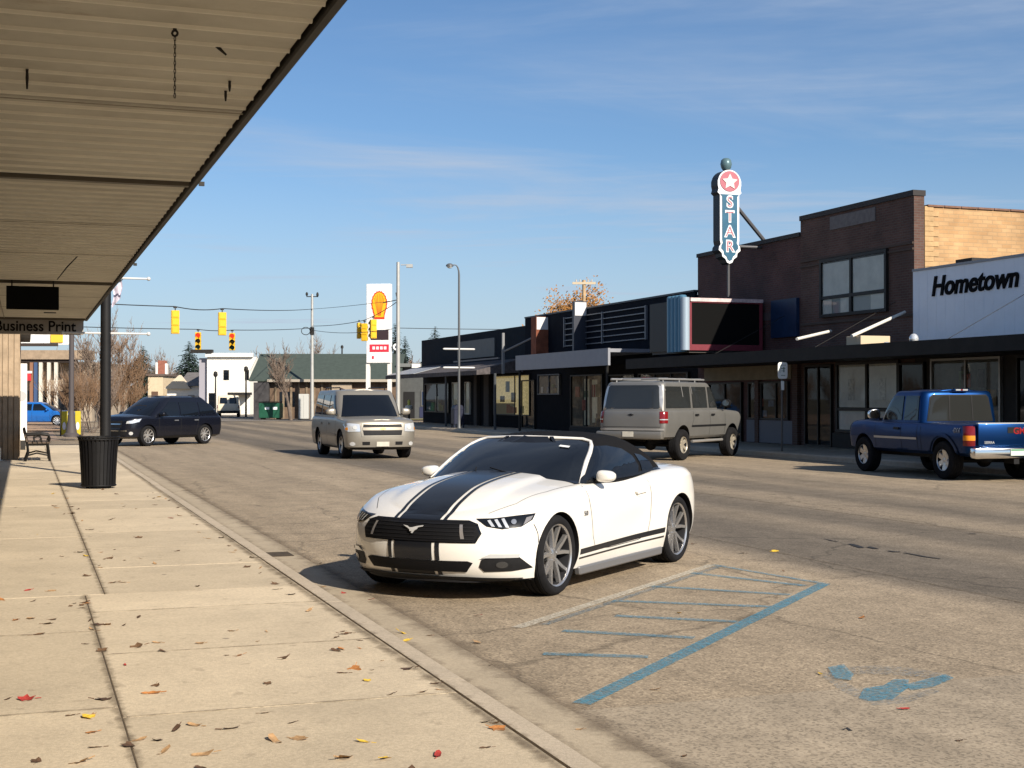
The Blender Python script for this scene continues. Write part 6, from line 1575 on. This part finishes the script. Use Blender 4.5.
m = MB(); m.box(-.37,.37,-.3,.3,.08,2.0); m.obj('cabinet_body', mat('cab_pale', (.50,.50,.47), .5), o, bevel=.02); m = MB(); m.box(-.005,.005,-.303,-.3,.15,1.9); m.obj('door_gap', SEAM, o); m = MB(); m.box(-.4,.4,-.33,.33,0,.08); m.obj('base', DKM, o)
# white two storey building
Z = 140.
e, w = face_box('white_two_storey_building', 'white two storey flat roofed building past the crossing', 'building', 207, 250, Z)
zt = hgt(357, Z)
bx('wall', e, SIDING, (0, w, 0, 12, 0, zt)); 
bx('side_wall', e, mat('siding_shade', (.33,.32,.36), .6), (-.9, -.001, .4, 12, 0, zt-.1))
bx('cornice', e, TRIMW, (-.1, w+.35, -.35, .0, zt, zt+.4)); bx('cornice_cap', e, DKM, (-1.6, .6, -.5, .3, zt+.401, zt+.75))
m = MB(); m.prism([(w,zt),(w+.7,zt),(w,zt-1.4)], (0,-.01,0), (1,0,0), (0,0,1), (0,1,0), .3); m.obj('cornice_bracket', TRIMW, e)
win(e, 0, 0, 0, 0, 0, INNER) if False else None
def fwin(e, x0, x1, z0, z1, mt=FRD):
    m = MB(); m.box(x0, x1, -.05, -.001, z0, z1); f = m.obj('window', mt, e); m = MB(); m.box(x0+.06, x1-.06, -.06, -.051, z0+.06, (z0+z1)/2-.03); m.box(x0+.06, x1-.06, -.06, -.051, (z0+z1)/2+.03, z1-.06); m.obj('pane', CARGLASS, f)
fwin(e, 1.7, 2.25, hgt(380, Z), hgt(370, Z)); fwin(e, w-.5, w-.1, hgt(380, Z), hgt(370, Z)); fwin(e, .2, .9, .6, 2.2)
bx('porch_awning', e, DKM, (2.4, w+.2, -1.5, -.001, hgt(395, Z), hgt(392.5, Z)))
for (px, top) in ((215.5, 371), (246, 366)):
    Z2 = 118; o = empty('street_lamp', ground_at(px, Z2), 0, 'thin dark lamp post '+('left' if px < 230 else 'right')+' of the white building window', 'street lamp')
    h = hgt(top, Z2); m = MB(); m.tube([(0,0,0),(0,0,h-.5)], [.09,.06], 8); m.obj('pole', DKM, o); m = MB(); m.lathe([(.001,h),(.16,h-.1),(.2,h-.35),(.12,h-.5),(.001,h-.5)], 10); m.obj('lamp_head', DKM, o, smooth=40)
# houses
Z = 150.
e, w = face_box('cream_house', 'cream house with a red brick chimney beyond the crossover', 'house', 148, 163, Z)
bx('wall', e, mat('wall_cream', (.58,.47,.32), .7, var=.1), (0, w, 0, 7, 0, hgt(376, Z)))
bx('roof', e, mat('roof_brown', (.12,.09,.075), .8), (-.2, w+.2, -.2, 7.2, hgt(376, Z)+.001, hgt(374, Z)))
bx('chimney', e, mat('chimney_red', (.28,.11,.075), .8, var=.25), (.55, 1.35, 2, 2.8, hgt(374, Z)+.001, hgt(360, Z))); bx('chimney_flank', e, TRIMW, (.3, .549, 2, 2.7, hgt(374, Z)+.001, hgt(362, Z)), (1.351, 1.55, 2, 2.7, hgt(374, Z)+.001, hgt(363, Z)))
bx('door', e, mat('door_brown', (.12,.07,.045), .7), (.4, 1.1, -.05, -.001, 0, 2.4))
Z = 145.
e, w = face_box('gable_house', 'pale gabled house with a grey roof beside the white building', 'house', 167, 206, Z)
zt, ze = hgt(375, Z), hgt(386, Z)
bx('wall', e, SIDING, (0, w, 0, 8, 0, ze))
m = MB(); m.prism([(-.2,ze-.3),(1.4,zt),(2.6,ze-.3)], (0,-.5,0), (1,0,0), (0,0,1), (0,1,0), 1.0); m.obj('gable', mat('gable_cream', (.62,.53,.40), .7), e)
m = MB(); m.prism([(-.5,ze),(4,zt+.35),(8.5,ze)], (1.2,0,0), (0,1,0), (0,0,1), (1,0,0), w-1.1); m.obj('roof', mat('roof_grey', (.14,.13,.125), .8, var=.2, vs=2), e)
fwin(e, w-1.9, w-1.2, 1.0, 2.0); fwin(e, .7, 1.4, .6, 1.7)
# low grey station building behind the sign
Z = 112.
e, w = face_box('station_building', 'low dark grey filling station building behind the pole', 'building', 400, 446, Z)
bx('wall', e, mat('station_grey', (.075,.080,.080), .7, var=.15), (0, w+6, 0, 9, 0, hgt(367, Z))); bx('roof_edge', e, mat('edge_grey', (.16,.17,.165), .6), (-.2, w+6, -.4, 9.2, hgt(367, Z)+.001, hgt(363.5, Z)))
bx('eave_lamp', e, TRIMW, (1.0, 1.7, -.55, -.401, hgt(368, Z), hgt(364, Z)))
m = MB(); m.box(1.7, 3.2, -.06, -.001, 1.0, 2.3); f = m.obj('window', mat('frame_grey', (.10,.10,.10), .5), e); m = MB(); m.box(1.8, 3.1, -.07, -.061, 1.1, 2.2); m.obj('pane', mat('pane_blue', (.03,.045,.085), .1), f)
bx('door', e, INNER, (.3, 1.2, -.05, -.001, 0, 2.2)); bx('blue_panel', e, mat('panel_navy', (.03,.035,.075), .5), (1.6, 3.4, -.04, -.001, .1, .95))
# dark grey back building behind the sign legs
e, w = face_box('grey_shed', 'tall slate grey shed between the legs of the fuel price sign', 'building', 366, 400, 122.)
bx('wall', e, mat('shed_slate', (.085,.10,.12), .6), (0, w, 0, 8, 0, hgt(365, 122.)-.2)); bx('roof', e, DKM, (-.1, w+.1, -.1, 8.1, hgt(365, 122.)-.199, hgt(365, 122.))); bx('door', e, FRD, (.6, 2.4, -.04, -.001, 0, 2.6))
# shops on the left beyond the crossing
Z = 98.
e, w = face_box('corner_store', 'distant store with brown awning and pale sign band behind the bushes', 'building', -60, 92, Z)
bx('wall', e, mat('store_wall', (.34,.28,.21), .8, var=.2), (0, w, 0, 9, 0, hgt(362, Z)))
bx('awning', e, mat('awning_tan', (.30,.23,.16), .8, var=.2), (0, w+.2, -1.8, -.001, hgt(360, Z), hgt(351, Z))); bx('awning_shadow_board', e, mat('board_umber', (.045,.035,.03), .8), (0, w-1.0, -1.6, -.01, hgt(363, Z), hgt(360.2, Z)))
bx('roof_rail', e, mat('board_umber', (.045,.035,.03), .8), (0, w-2, -1.5, -1.3, hgt(347, Z), hgt(344, Z)))
bx('sign_band', e, mat('band_white', (.74,.74,.72), .5, var=.25, vs=2), (0, w-1.2, -.9, -.6, hgt(345, Z), hgt(333, Z))); 
bx('sign_yellow', e, mat('panel_yellow', (.75,.48,.05), .5), ((115)/F*Z, (127)/F*Z, -1.0, -.901, hgt(343, Z), hgt(335, Z)))
bx('sign_red', e, mat('panel_red', (.55,.035,.05), .5), ((88)/F*Z, (100)/F*Z, -1.9, -1.801, hgt(381, Z), hgt(374, Z))); bx('sign_red_cap', e, TRIMW, ((88)/F*Z, (101)/F*Z, -1.92, -1.801, hgt(373.8, Z), hgt(371.5, Z)))
for px, c in ((42, 'post_blue'), (47, 'post_pale'), (55, 'post_pale'), (62, 'post_pale'), (38, 'post_rust')):
    x = (px+60)/F*Z; bx('post', e, mat(c, {'post_blue': (.05,.09,.19), 'post_pale': (.60,.57,.50), 'post_rust': (.25,.13,.08)}[c], .6), (x, x+.22, -1.7, -1.5, .05, hgt(363, Z)))
bx('store_window', e, CARGLASS, (5.5, 9.8, -.05, -.001, .8, 2.2))

# ------------------------------------------------------------------ fuel price sign
Z = 95.
p = ground_at(379.2, Z)
e = empty('fuel_price_sign', p, R(-8), 'tall white fuel price sign with a yellow shell emblem', 'sign')
hw = .86; zt, zb = hgt(284, Z), hgt(363, Z)
for x in (-hw+.08, hw-.12): bx('sign_leg', e, TRIMW, (x-.13, x+.13, -.13, .13, 0, zb))
bx('sign_cabinet', e, mat('cabinet_white', (.80,.80,.79), .35), (-hw, hw, -.24, .24, zb, zt), bevel=.02)
cx, cz = .06, hgt(305.5, Z); s_ = .90
fan = []
for k in range(29):                                    # scalloped fan outline
    t = R(-38)+R(256)*k/28; r = 1.0+.035*math.cos(k*PI)
    fan.append((.50*r*math.cos(t), .12+.98*r*math.sin(t)*.92))
fan += [(-.34,-.72),(-.33,-.98),(.33,-.98),(.34,-.72)]
m = MB(); m.prism([(cx+x*1.12, cz+z*1.08*s_) for x, z in fan], (0,-.262,0), (1,0,0), (0,0,1), (0,1,0), .02); m.obj('emblem_outline', mat('shell_red', (.62,.055,.02), .4), e)
m = MB(); m.prism([(cx+x*.96, cz+.02+z*.95*s_) for x, z in fan], (0,-.274,0), (1,0,0), (0,0,1), (0,1,0), .011); m.obj('emblem_fill', mat('shell_yellow', (.85,.45,.02), .4), e)
m = MB()
for t in (-62, -42, -22, 0, 22, 42, 62):
    q = R(90+t*.9); a = Vector((cx+.10*math.cos(q), cz-.80*s_, 0)); b = Vector((cx+.40*math.cos(q), cz+(.12+.78*math.sin(q))*s_, 0)); n = Vector((-(b-a).y, (b-a).x, 0)).normalized()*.022
    m.add([(c.x, -.277, c.y) for c in (a+n, a-n, b-n, b+n)], [(0,1,2,3)])
m.obj('emblem_rib', mat('shell_orange', (.72,.16,.02), .4), e, fix=False)
bx('price_board', e, mat('price_dark', (.045,.030,.035), .4), (-.55, .72, -.26, -.241, hgt(340, Z), hgt(330, Z)))
bx('red_panel', e, mat('panel_crimson', (.60,.035,.06), .4), (-.62, .74, -.26, -.241, hgt(352, Z), hgt(344.5, Z)))
m = MB()
for k in range(4): m.box(-.42+.27*k, -.24+.27*k, -.268, -.2605, hgt(349.6, Z), hgt(346.6, Z))
m.obj('panel_marks', SWH, e)
bx('small_panel', e, mat('panel_crimson', (.60,.035,.06), .4), (-.45, -.32, -.26, -.241, hgt(359, Z), hgt(356, Z)))
m = MB(); m.lathe([(.001,-.06),(.24,-.06),(.24,.06),(.001,.06)], 16, o=(1.22,0,hgt(347, Z)), axis='y'); o_ = m.obj('side_disc', SWH, e); m = MB(); m.lathe([(.001,-.075),(.11,-.075),(.11,-.061),(.001,-.061)], 12, o=(1.24,0,hgt(347, Z)), axis='y'); m.obj('disc_mark', FRD, o_); bx('disc_arm', e, FRD, (hw, 1.0, -.03, .03, hgt(347, Z)-.03, hgt(347, Z)+.03))
# marker post on the far verge
e = empty('marker_post', ground_at(409, 84), 0, 'yellow and white marker post on the far verge behind the tan SUV', 'post')
m = MB(); m.tube([(0,0,0),(0,0,1.0)], .06, 8); m.obj('post_stem', DKM, e, smooth=40)
m = MB(); m.lathe([(.001,1.0),(.20,1.0),(.24,1.06),(.22,1.20),(.12,1.24),(.001,1.25)], 14); m.obj('post_collar', mat('collar_white', (.70,.70,.62), .5), e, smooth=40)
m = MB(); m.lathe([(.001,1.25),(.085,1.25),(.085,1.52),(.05,1.58),(.001,1.59)], 12); m.obj('post_top', mat('hydrant_yellow', (.60,.58,.12), .5, var=.15), e, smooth=40)

# ------------------------------------------------------------------ poles, wires, signals
POLE = mat('pole_galv', (.42,.42,.40), .5, .3, var=.1)
WOOD = mat('pole_wood', (.40,.28,.16), .85, var=.2)
def pole(px, Z, top, lab, rb=.16, rt=.09, mt=None, extra=None):
    e = empty('utility_pole', ground_at(px, Z), 0, lab, 'utility pole'); h = hgt(top, Z)
    m = MB(); m.tube([(0,0,0),(0,0,h)], [rb,rt], 12); m.obj('shaft', mt or POLE, e, smooth=40)
    return e, h
e, h = pole(312, 108, 294, 'pale steel pole with insulators in front of the green roof')
m = MB(); m.tube([(-.45,0,h-.2),(.45,0,h-.2)], .04, 6); m.ball((-.42,0,h), .10, .1, .16); m.ball((.42,0,h-.05), .10, .1, .2); m.obj('crossarm', DKM, e)
m = MB(); m.tube([Vector((-.5+.35*math.cos(t), 0, hgt(331, 108)+.3*math.sin(t))) for t in [k*PI/6 for k in range(13)]], .03, 5); m.box(-.15,.15,-.15,.15,hgt(331,108)-.3,hgt(331,108)+.3); m.obj('cable_loop', DKM, e)
e, h = pole(398, 75, 262, 'tall steel pole just right of the fuel price sign', .13, .09)
m = MB(); m.tube([(.15,0,h-.15),(.75,0,h-.15)], .03, 6); m.box(.45,.80,-.12,.12,h-.30,h-.12); m.obj('floodlight', POLE, e); m = MB(); m.tube([(0,0,hgt(298,75)-.3),(-.1,0,hgt(298,75)+.3)], .05, 6); m.tube([(-.1,0,hgt(300,75)),(-.85,0,hgt(303,75))], .025, 6); m.obj('wire_clamp', DKM, e)
e, h = pole(342, 118, 346, 'short dark pole behind the green roofed building', .09, .06, DKM); m = MB(); m.lathe([(.001,h+.1),(.12,h),(.12,h-.2),(.001,h-.2)], 8); m.obj('cap', DKM, e)
pw = S(70, 35.5); pw = Vector((pw.x, pw.y, 0))
e = empty('timber_pole', at(584, 300, 80)*Vector((1,1,0)) if False else ground_at(584, 106), 0, 'sunlit timber pole with a crossarm behind the dark metal shop', 'utility pole'); h = hgt(280, 106)
m = MB(); m.tube([(0,0,0),(0,0,h)], [.18,.14], 10); m.obj('shaft', WOOD, e, smooth=40); m = MB(); m.box(-.90,.90,-.18,-.05,h-.34,h-.16); m.obj('crossarm', mat('arm_pale', (.50,.42,.30), .8), e)
m = MB()
for x in (-.6,-.3,.3,.6): m.lathe([(.001,h+.05),(.05,h+.03),(.05,h-.14),(.001,h-.14)], 8, o=(x,-.11,0))
m.obj('insulator', mat('porcelain', (.45,.42,.38), .3), e)
WIRE = mat('wire_black', (.020,.020,.022), .6)
def wire(pts, lab, r=.022, sag=.25):
    P = []
    for a, b in zip(pts, pts[1:]):
        for k in range(10):
            t = k/10; q = a.lerp(b, t); q.z -= sag*4*t*(1-t); P.append(q)
    P.append(pts[-1]); m = MB(); m.tube(P, r, 5, cap=False); o = m.obj('overhead_cable', WIRE, fix=False, smooth=60); tag(o, lab, 'cable')
S1, S2 = at(175, 306.5, 60), at(222, 308.5, 64)
S3, S4 = at(198, 329.3, 78), at(232, 330, 78)
P312, P398 = at(312, 309, 108), at(398, 301, 75)
wire([at(-70, 290, 54), S1, S2, P312], 'upper span cable that carries the two yellow signal backs', sag=.1)
wire([at(-70, 321, 62), S3, S4, at(312, 328, 108)], 'lower span cable that carries the two red signals', sag=.06)
S5 = at(363, 320.5, 92)
wire([at(312, 326, 108), S5, P398], 'cable from the steel pole to the signal cluster by the price sign', sag=.1)
wire([at(312, 330, 108), at(398, 328, 75), at(760, 322, 98)], 'long cable running right from the steel poles behind the shops', r=.018, sag=.25)
wire([P312, at(398, 300, 75)], 'thin upper cable between the two steel poles', r=.015, sag=.05)
YEL = mat('signal_yellow', (.72,.42,.02), .45, var=.08)
def signal(P, rz, lab, n=3, glowing=0, s=1.0):
    """hung from P; front looks along local -y"""
    e = empty('traffic_signal', P, rz, lab, 'traffic light', 'traffic lights hung over the crossing')
    q = .36*s
    m = MB(); m.tube([(0,0,.06),(0,0,-.12*s)], .025, 6); m.box(-.08,.08,-.03,.03,-.01,.07); m.obj('hanger', DKM, e)
    m = MB()
    for k in range(n): m.box(-q*.5, q*.5, -.10*s, .12*s, -.12*s-q*(k+1)+.006, -.12*s-q*k)
    m.obj('housing', YEL, e, bevel=.015)
    m = MB()
    for k in range(n): m.box(-q*.36, q*.36, .121*s, .14*s, -.12*s-q*(k+.85), -.12*s-q*(k+.15))
    m.obj('back_door', YEL, e, bevel=.01)
    for k in range(n):
        c = Vector((0, -.10*s, -.12*s-q*(k+.5)))
        col = [(.7,.02,.01),(.10,.06,.01),(.01,.06,.04)][k] if glowing == 0 else [(.12,.01,.01),(.10,.06,.01),(.01,.06,.04)][k]
        m = MB(); m.lathe([(.001,-.012),(.13*s,-.002),(.14*s,.0)], 16, o=c, axis='y'); m.obj('lens', mat('lens_%d_%d' % (k, glowing), col, .2, emit=((.9,.03,.01,1.2) if (k == 0 and glowing == 0) else None)), e, fix=False)
        m = MB(); vs = []
        for j in range(13):
            t = R(-30)+R(240)*j/12; vs += [(c.x+.15*s*math.cos(t), c.y, c.z+.15*s*math.sin(t)), (c.x+.145*s*math.cos(t), c.y-.24*s, c.z+.145*s*math.sin(t)-.02)]
        m.add(vs, [(2*i, 2*i+2, 2*i+3, 2*i+1) for i in range(12)]); m.obj('visor', mat('visor_red', (.40,.10,.05), .5) if k == 0 and glowing == 0 else mat('visor_black', (.03,.028,.02), .6), e, fix=False)
    return e
signal(S1+Vector((0,0,-.06)), TH+PI, 'left of the two yellow signal backs on the upper cable', glowing=1, s=.95)
signal(S2+Vector((0,0,-.06)), TH+PI, 'right of the two yellow signal backs on the upper cable', glowing=1, s=1.0)
signal(S3+Vector((0,0,-.06)), TH-.2, 'left of the two signals showing red on the lower cable', glowing=0, s=.92)
signal(S4+Vector((0,0,-.06)), TH-.2, 'right of the two signals showing red on the lower cable', glowing=0, s=.92)
signal(at(359, 321, 92.5), TH+PI/2, 'leftmost signal of the cluster left of the price sign, seen edge on', glowing=1, s=1.0)
signal(at(364.5, 321.5, 92), TH+PI-.5, 'middle yellow signal of the cluster left of the price sign', glowing=1, s=1.1)
signal(at(373, 317.5, 90), TH+PI+.2, 'rightmost yellow signal overlapping the price sign', glowing=1, s=1.15)
# ------------------------------------------------------------------ vehicles
P = placement()
build_convertible(*P['conv']); build_tan_suv(*P['tan']); build_dark_crossover(*P['cross']); build_lifted_suv(*P['lift']); build_pickup(*P['pick'])
build_blue_car(ground_at(40, 84), R(0)); build_cream_van(ground_at(229, 122), R(100))

# ------------------------------------------------------------------ fallen leaves, one object each
def leaf_mesh(seed, kind):
    g = random.Random(seed); m = MB()
    n = 11; pts = []
    for k in range(n):
        t = 2*PI*k/n; r = (1.0 if k % 2 == 0 else .70)*g.uniform(.8,1.15) if kind == 'lobed' else (.55+.45*abs(math.cos(t)))*g.uniform(.85,1.1)
        x, y = r*math.cos(t), r*math.sin(t)*(.85 if kind == 'lobed' else .5)
        pts.append((x, y))
    cu = g.uniform(.05,.4); cv = g.uniform(-.15,.25)
    vs = [(0,0,.05)]+[(x*(1-.12*cu), y, .05+cu*.38*x*x*abs(x)+cv*y*y+g.uniform(0,.10)) for x, y in pts]
    vs += [(.5*x, .5*y, .05+.1*cu*x*x) for x, y in pts]
    fs = []
    for k in range(n):
        a, b = 1+k, 1+(k+1)%n; c, d = 1+n+k, 1+n+(k+1)%n
        fs += [(0, c, d), (c, a, b, d)]
    m.add(vs, fs)
    z0 = min(v.z for v in m.v)
    for v in m.v: v.z -= z0
    m.tube([(-.9,0,.06),(-1.5,.1,.12)], .04, 4)
    return m
KINDS = [('brown', (.085,.048,.028)), ('brown', (.13,.075,.04)), ('tan', (.34,.21,.105)), ('red', (.30,.035,.028)), ('yellow', (.55,.36,.04)), ('orange', (.38,.16,.05))]
LM = {}
for i, (nm, c) in enumerate(KINDS):
    for j in range(3):
        mm = mat('leaf_%s_%d' % (nm, i), c, .75, var=.35, vs=2.5)
        LM[(i, j)] = leaf_mesh(100+i*7+j, 'lobed' if (i+j) % 2 else 'oval').mesh('fallen_leaf', mm, smooth=60, fix=False)
g = random.Random(77)
def leaf(X, Y, z, i, j, s, lab, grp):
    o = link('fallen_leaf', LM[(i, j)]); o.location = (X, Y, z); o.rotation_euler = (g.uniform(-.25,.25), g.uniform(-.25,.25), g.uniform(0, 6.28)); o.scale = (s, s, s*g.uniform(.8,1.4))
    tag(o, lab, 'leaf', grp)
# the ones that stand out
zP = .142
def onp(px, py): Z = (EYE-.14)*F/(py-HZ); return (px-512)/F*Z, Z
spots = [(438,754,3,1,.045,'bright red leaf nearest the kerb at the foot of the photo'), (27,699,3,0,.05,'red leaf on the left slabs near the long joint'), (152,693,5,1,.055,'large orange leaf right of the long joint'), (345,757,2,1,.05,'tan leaf left of the bright red leaf'), (387,757,4,0,.045,'yellow leaf just left of the bright red leaf, lying flat'),
         (203,754,2,0,.055,'large tan leaf at the lower middle of the pavement'), (165,751,2,2,.05,'tan leaf beside the large tan leaf'), (104,699,0,1,.05,'dark curled leaf touching the long joint'), (177,729,0,0,.05,'dark brown curled leaf right of the long joint'), (232,728,0,2,.05,'darkest leaf in the middle of the pavement slab'),
         (90,717,4,1,.045,'yellow leaf left of the long joint'), (85,602,5,0,.06,'orange leaf lying on the end of the long joint'), (355,669,5,2,.05,'orange brown leaf near the kerb stain'), (364,741,4,2,.04,'small yellow leaf above the red leaf'), (300,738,2,1,.045,'tan leaf on the slab left of centre'), (275,740,2,0,.06,'long tan leaf at the lower left of centre')]
for (px, py, i, j, s, lab) in spots:
    X, Y = onp(px, py); leaf(X, Y, zP, i, j, s, lab, 'leaves that stand out on the near pavement')
for (px, py) in ((404, 634), (407, 641)):
    Z = EYE*F/(py-HZ); leaf((px-512)/F*Z, Z, .008, 4, 0, .055, ('upper' if py < 638 else 'lower')+' yellow leaf in the gutter in front of the white convertible', 'yellow leaves in the gutter')
n = 0
while n < 205:
    u = 5.2+(g.random()**1.7)*19; v = g.choice((g.uniform(-1.2, 2.1), g.uniform(-1.2, 2.1), g.gauss(.42 if u < 11.3 else .6, .16), g.gauss(1.98, .10)))
    if v > 2.12 or g.random() > .6+.35*math.sin(u*1.3+v*2.): continue
    i = g.choices(range(6), (5, 5, 4, .6, .7, 1.0))[0]; p = S(u, v); nm = KINDS[i][0]
    s = g.choice((.020,.025,.031,.037,.045)) if g.random() < .85 else g.uniform(.04,.052)
    leaf(p.x, p.y, zP, i, g.randrange(3), s, {'brown': 'small dry brown leaf lying on the near pavement', 'tan': 'small tan leaf lying on the near pavement', 'red': 'small dull red leaf lying on the near pavement', 'yellow': 'small yellow leaf lying on the near pavement', 'orange': 'small orange leaf lying on the near pavement'}[nm], 'scattered %s leaves on the near pavement' % nm)
    n += 1
n = 0
while n < 46:
    u = g.uniform(4.5, 15); v = 2.36+(g.random()**1.6)*5.5; p = S(u, v)
    i = g.choices(range(6), (4, 4, 4, 1.5, 1.4, 1.5))[0]; nm = KINDS[i][0]
    leaf(p.x, p.y, .008, i, g.randrange(3), g.uniform(.018,.045), {'brown': 'dry brown leaf lying on the asphalt', 'tan': 'tan leaf lying on the asphalt', 'red': 'red leaf lying on the asphalt', 'yellow': 'yellow leaf lying on the asphalt', 'orange': 'orange leaf lying on the asphalt'}[nm], 'scattered %s leaves on the asphalt' % nm)
    n += 1

# ------------------------------------------------------------------ sky, sun, camera
sun_h = Vector((.602, -.799)); EL = R(31)
w = bpy.data.worlds.new('World'); sc.world = w; w.use_nodes = True
N = w.node_tree.nodes; L = w.node_tree.links
bg = N['Background']; bg.inputs['Strength'].default_value = .068
sk = N.new('ShaderNodeTexSky'); sk.sky_type = 'NISHITA'; sk.sun_disc = False; sk.sun_elevation = EL; sk.sun_rotation = math.atan2(sun_h.x, sun_h.y)
sk.air_density = 1.0; sk.dust_density = .35; sk.ozone_density = 3.4; sk.altitude = 200
tc = N.new('ShaderNodeTexCoord')
sp = N.new('ShaderNodeSeparateXYZ'); L.new(tc.outputs['Generated'], sp.inputs[0])
dv = N.new('ShaderNodeVectorMath'); dv.operation = 'DIVIDE'           # project the view direction on a high flat layer
mxz = N.new('ShaderNodeMath'); mxz.operation = 'MAXIMUM'; mxz.inputs[1].default_value = .03; L.new(sp.outputs['Z'], mxz.inputs[0])
cb = N.new('ShaderNodeCombineXYZ'); 
for k in 'XYZ': L.new(mxz.outputs[0], cb.inputs[k])
L.new(tc.outputs['Generated'], dv.inputs[0]); L.new(cb.outputs[0], dv.inputs[1])
def cloud(rot, scl, lo, hi, amt, seed):
    mp = N.new('ShaderNodeMapping'); mp.inputs['Rotation'].default_value = (0, 0, rot); mp.inputs['Scale'].default_value = scl; mp.inputs['Location'].default_value = (seed, seed*.7, 0)
    L.new(dv.outputs[0], mp.inputs['Vector'])
    n = N.new('ShaderNodeTexNoise'); n.inputs['Scale'].default_value = 1; n.inputs['Detail'].default_value = 7; n.inputs['Roughness'].default_value = .62; n.inputs['Distortion'].default_value = .5
    L.new(mp.outputs[0], n.inputs['Vector'])
    r = N.new('ShaderNodeMapRange'); r.interpolation_type = 'SMOOTHSTEP'; r.inputs['From Min'].default_value = lo; r.inputs['From Max'].default_value = hi; r.inputs['To Max'].default_value = amt
    L.new(n.outputs['Fac'], r.inputs['Value']); return r.outputs['Result']
c1 = cloud(R(22), (.24, .75, 1), .45, .80, .75, 3.1); c2 = cloud(R(-25), (.30, .42, 1), .42, .86, .80, 8.3)
ad = N.new('ShaderNodeMath'); ad.operation = 'ADD'; ad.use_clamp = True; L.new(c1, ad.inputs[0]); L.new(c2, ad.inputs[1])
mx = N.new('ShaderNodeMix'); mx.data_type = 'RGBA'; mx.inputs['B'].default_value = (4.7, 5.5, 6.8, 1)
hz = N.new('ShaderNodeMapRange'); hz.interpolation_type = 'SMOOTHSTEP'; hz.inputs['From Min'].default_value = -.02; hz.inputs['From Max'].default_value = .20; hz.inputs['To Min'].default_value = .72; hz.inputs['To Max'].default_value = 0; L.new(sp.outputs['Z'], hz.inputs['Value'])
hm = N.new('ShaderNodeMath'); hm.operation = 'MAXIMUM'; L.new(ad.outputs[0], hm.inputs[0]); L.new(hz.outputs['Result'], hm.inputs[1]); L.new(hm.outputs[0], mx.inputs['Factor']); tn = N.new('ShaderNodeMix'); tn.data_type = 'RGBA'; tn.blend_type = 'MULTIPLY'; tn.inputs['Factor'].default_value = 1; tn.inputs['B'].default_value = (.83, .96, 1.08, 1); L.new(sk.outputs[0], tn.inputs['A']); L.new(tn.outputs['Result'], mx.inputs['A']); L.new(mx.outputs['Result'], bg.inputs['Color'])

sl = bpy.data.lights.new('sun', 'SUN'); sl.energy = 5.0; sl.angle = R(.53); sl.color = (1, .905, .775)
so = bpy.data.objects.new('sun', sl); COL.objects.link(so)
so.rotation_euler = Vector((sun_h.x*math.cos(EL), sun_h.y*math.cos(EL), math.sin(EL))).to_track_quat('Z', 'Y').to_euler()
so.location = (20, -25, 30)

cam = bpy.data.cameras.new('camera'); co = bpy.data.objects.new('camera', cam); COL.objects.link(co)
co.location = (0, 0, EYE); cam.sensor_width = 36; cam.lens = F*36/1024; cam.clip_end = 4000; cam.clip_start = .05
co.rotation_euler = (R(90)+math.atan((HZ-384)/F), 0, 0)
sc.camera = co
sc.render.resolution_x, sc.render.resolution_y = 1024, 768
sc.view_settings.view_transform = 'Standard'; sc.view_settings.look = 'None'; sc.view_settings.exposure = .6; sc.view_settings.gamma = 1
sc.cycles.max_bounces = 6; sc.cycles.transparent_max_bounces = 12; sc.cycles.use_denoising = True
sc.cycles.caustics_reflective = False; sc.cycles.caustics_refractive = False
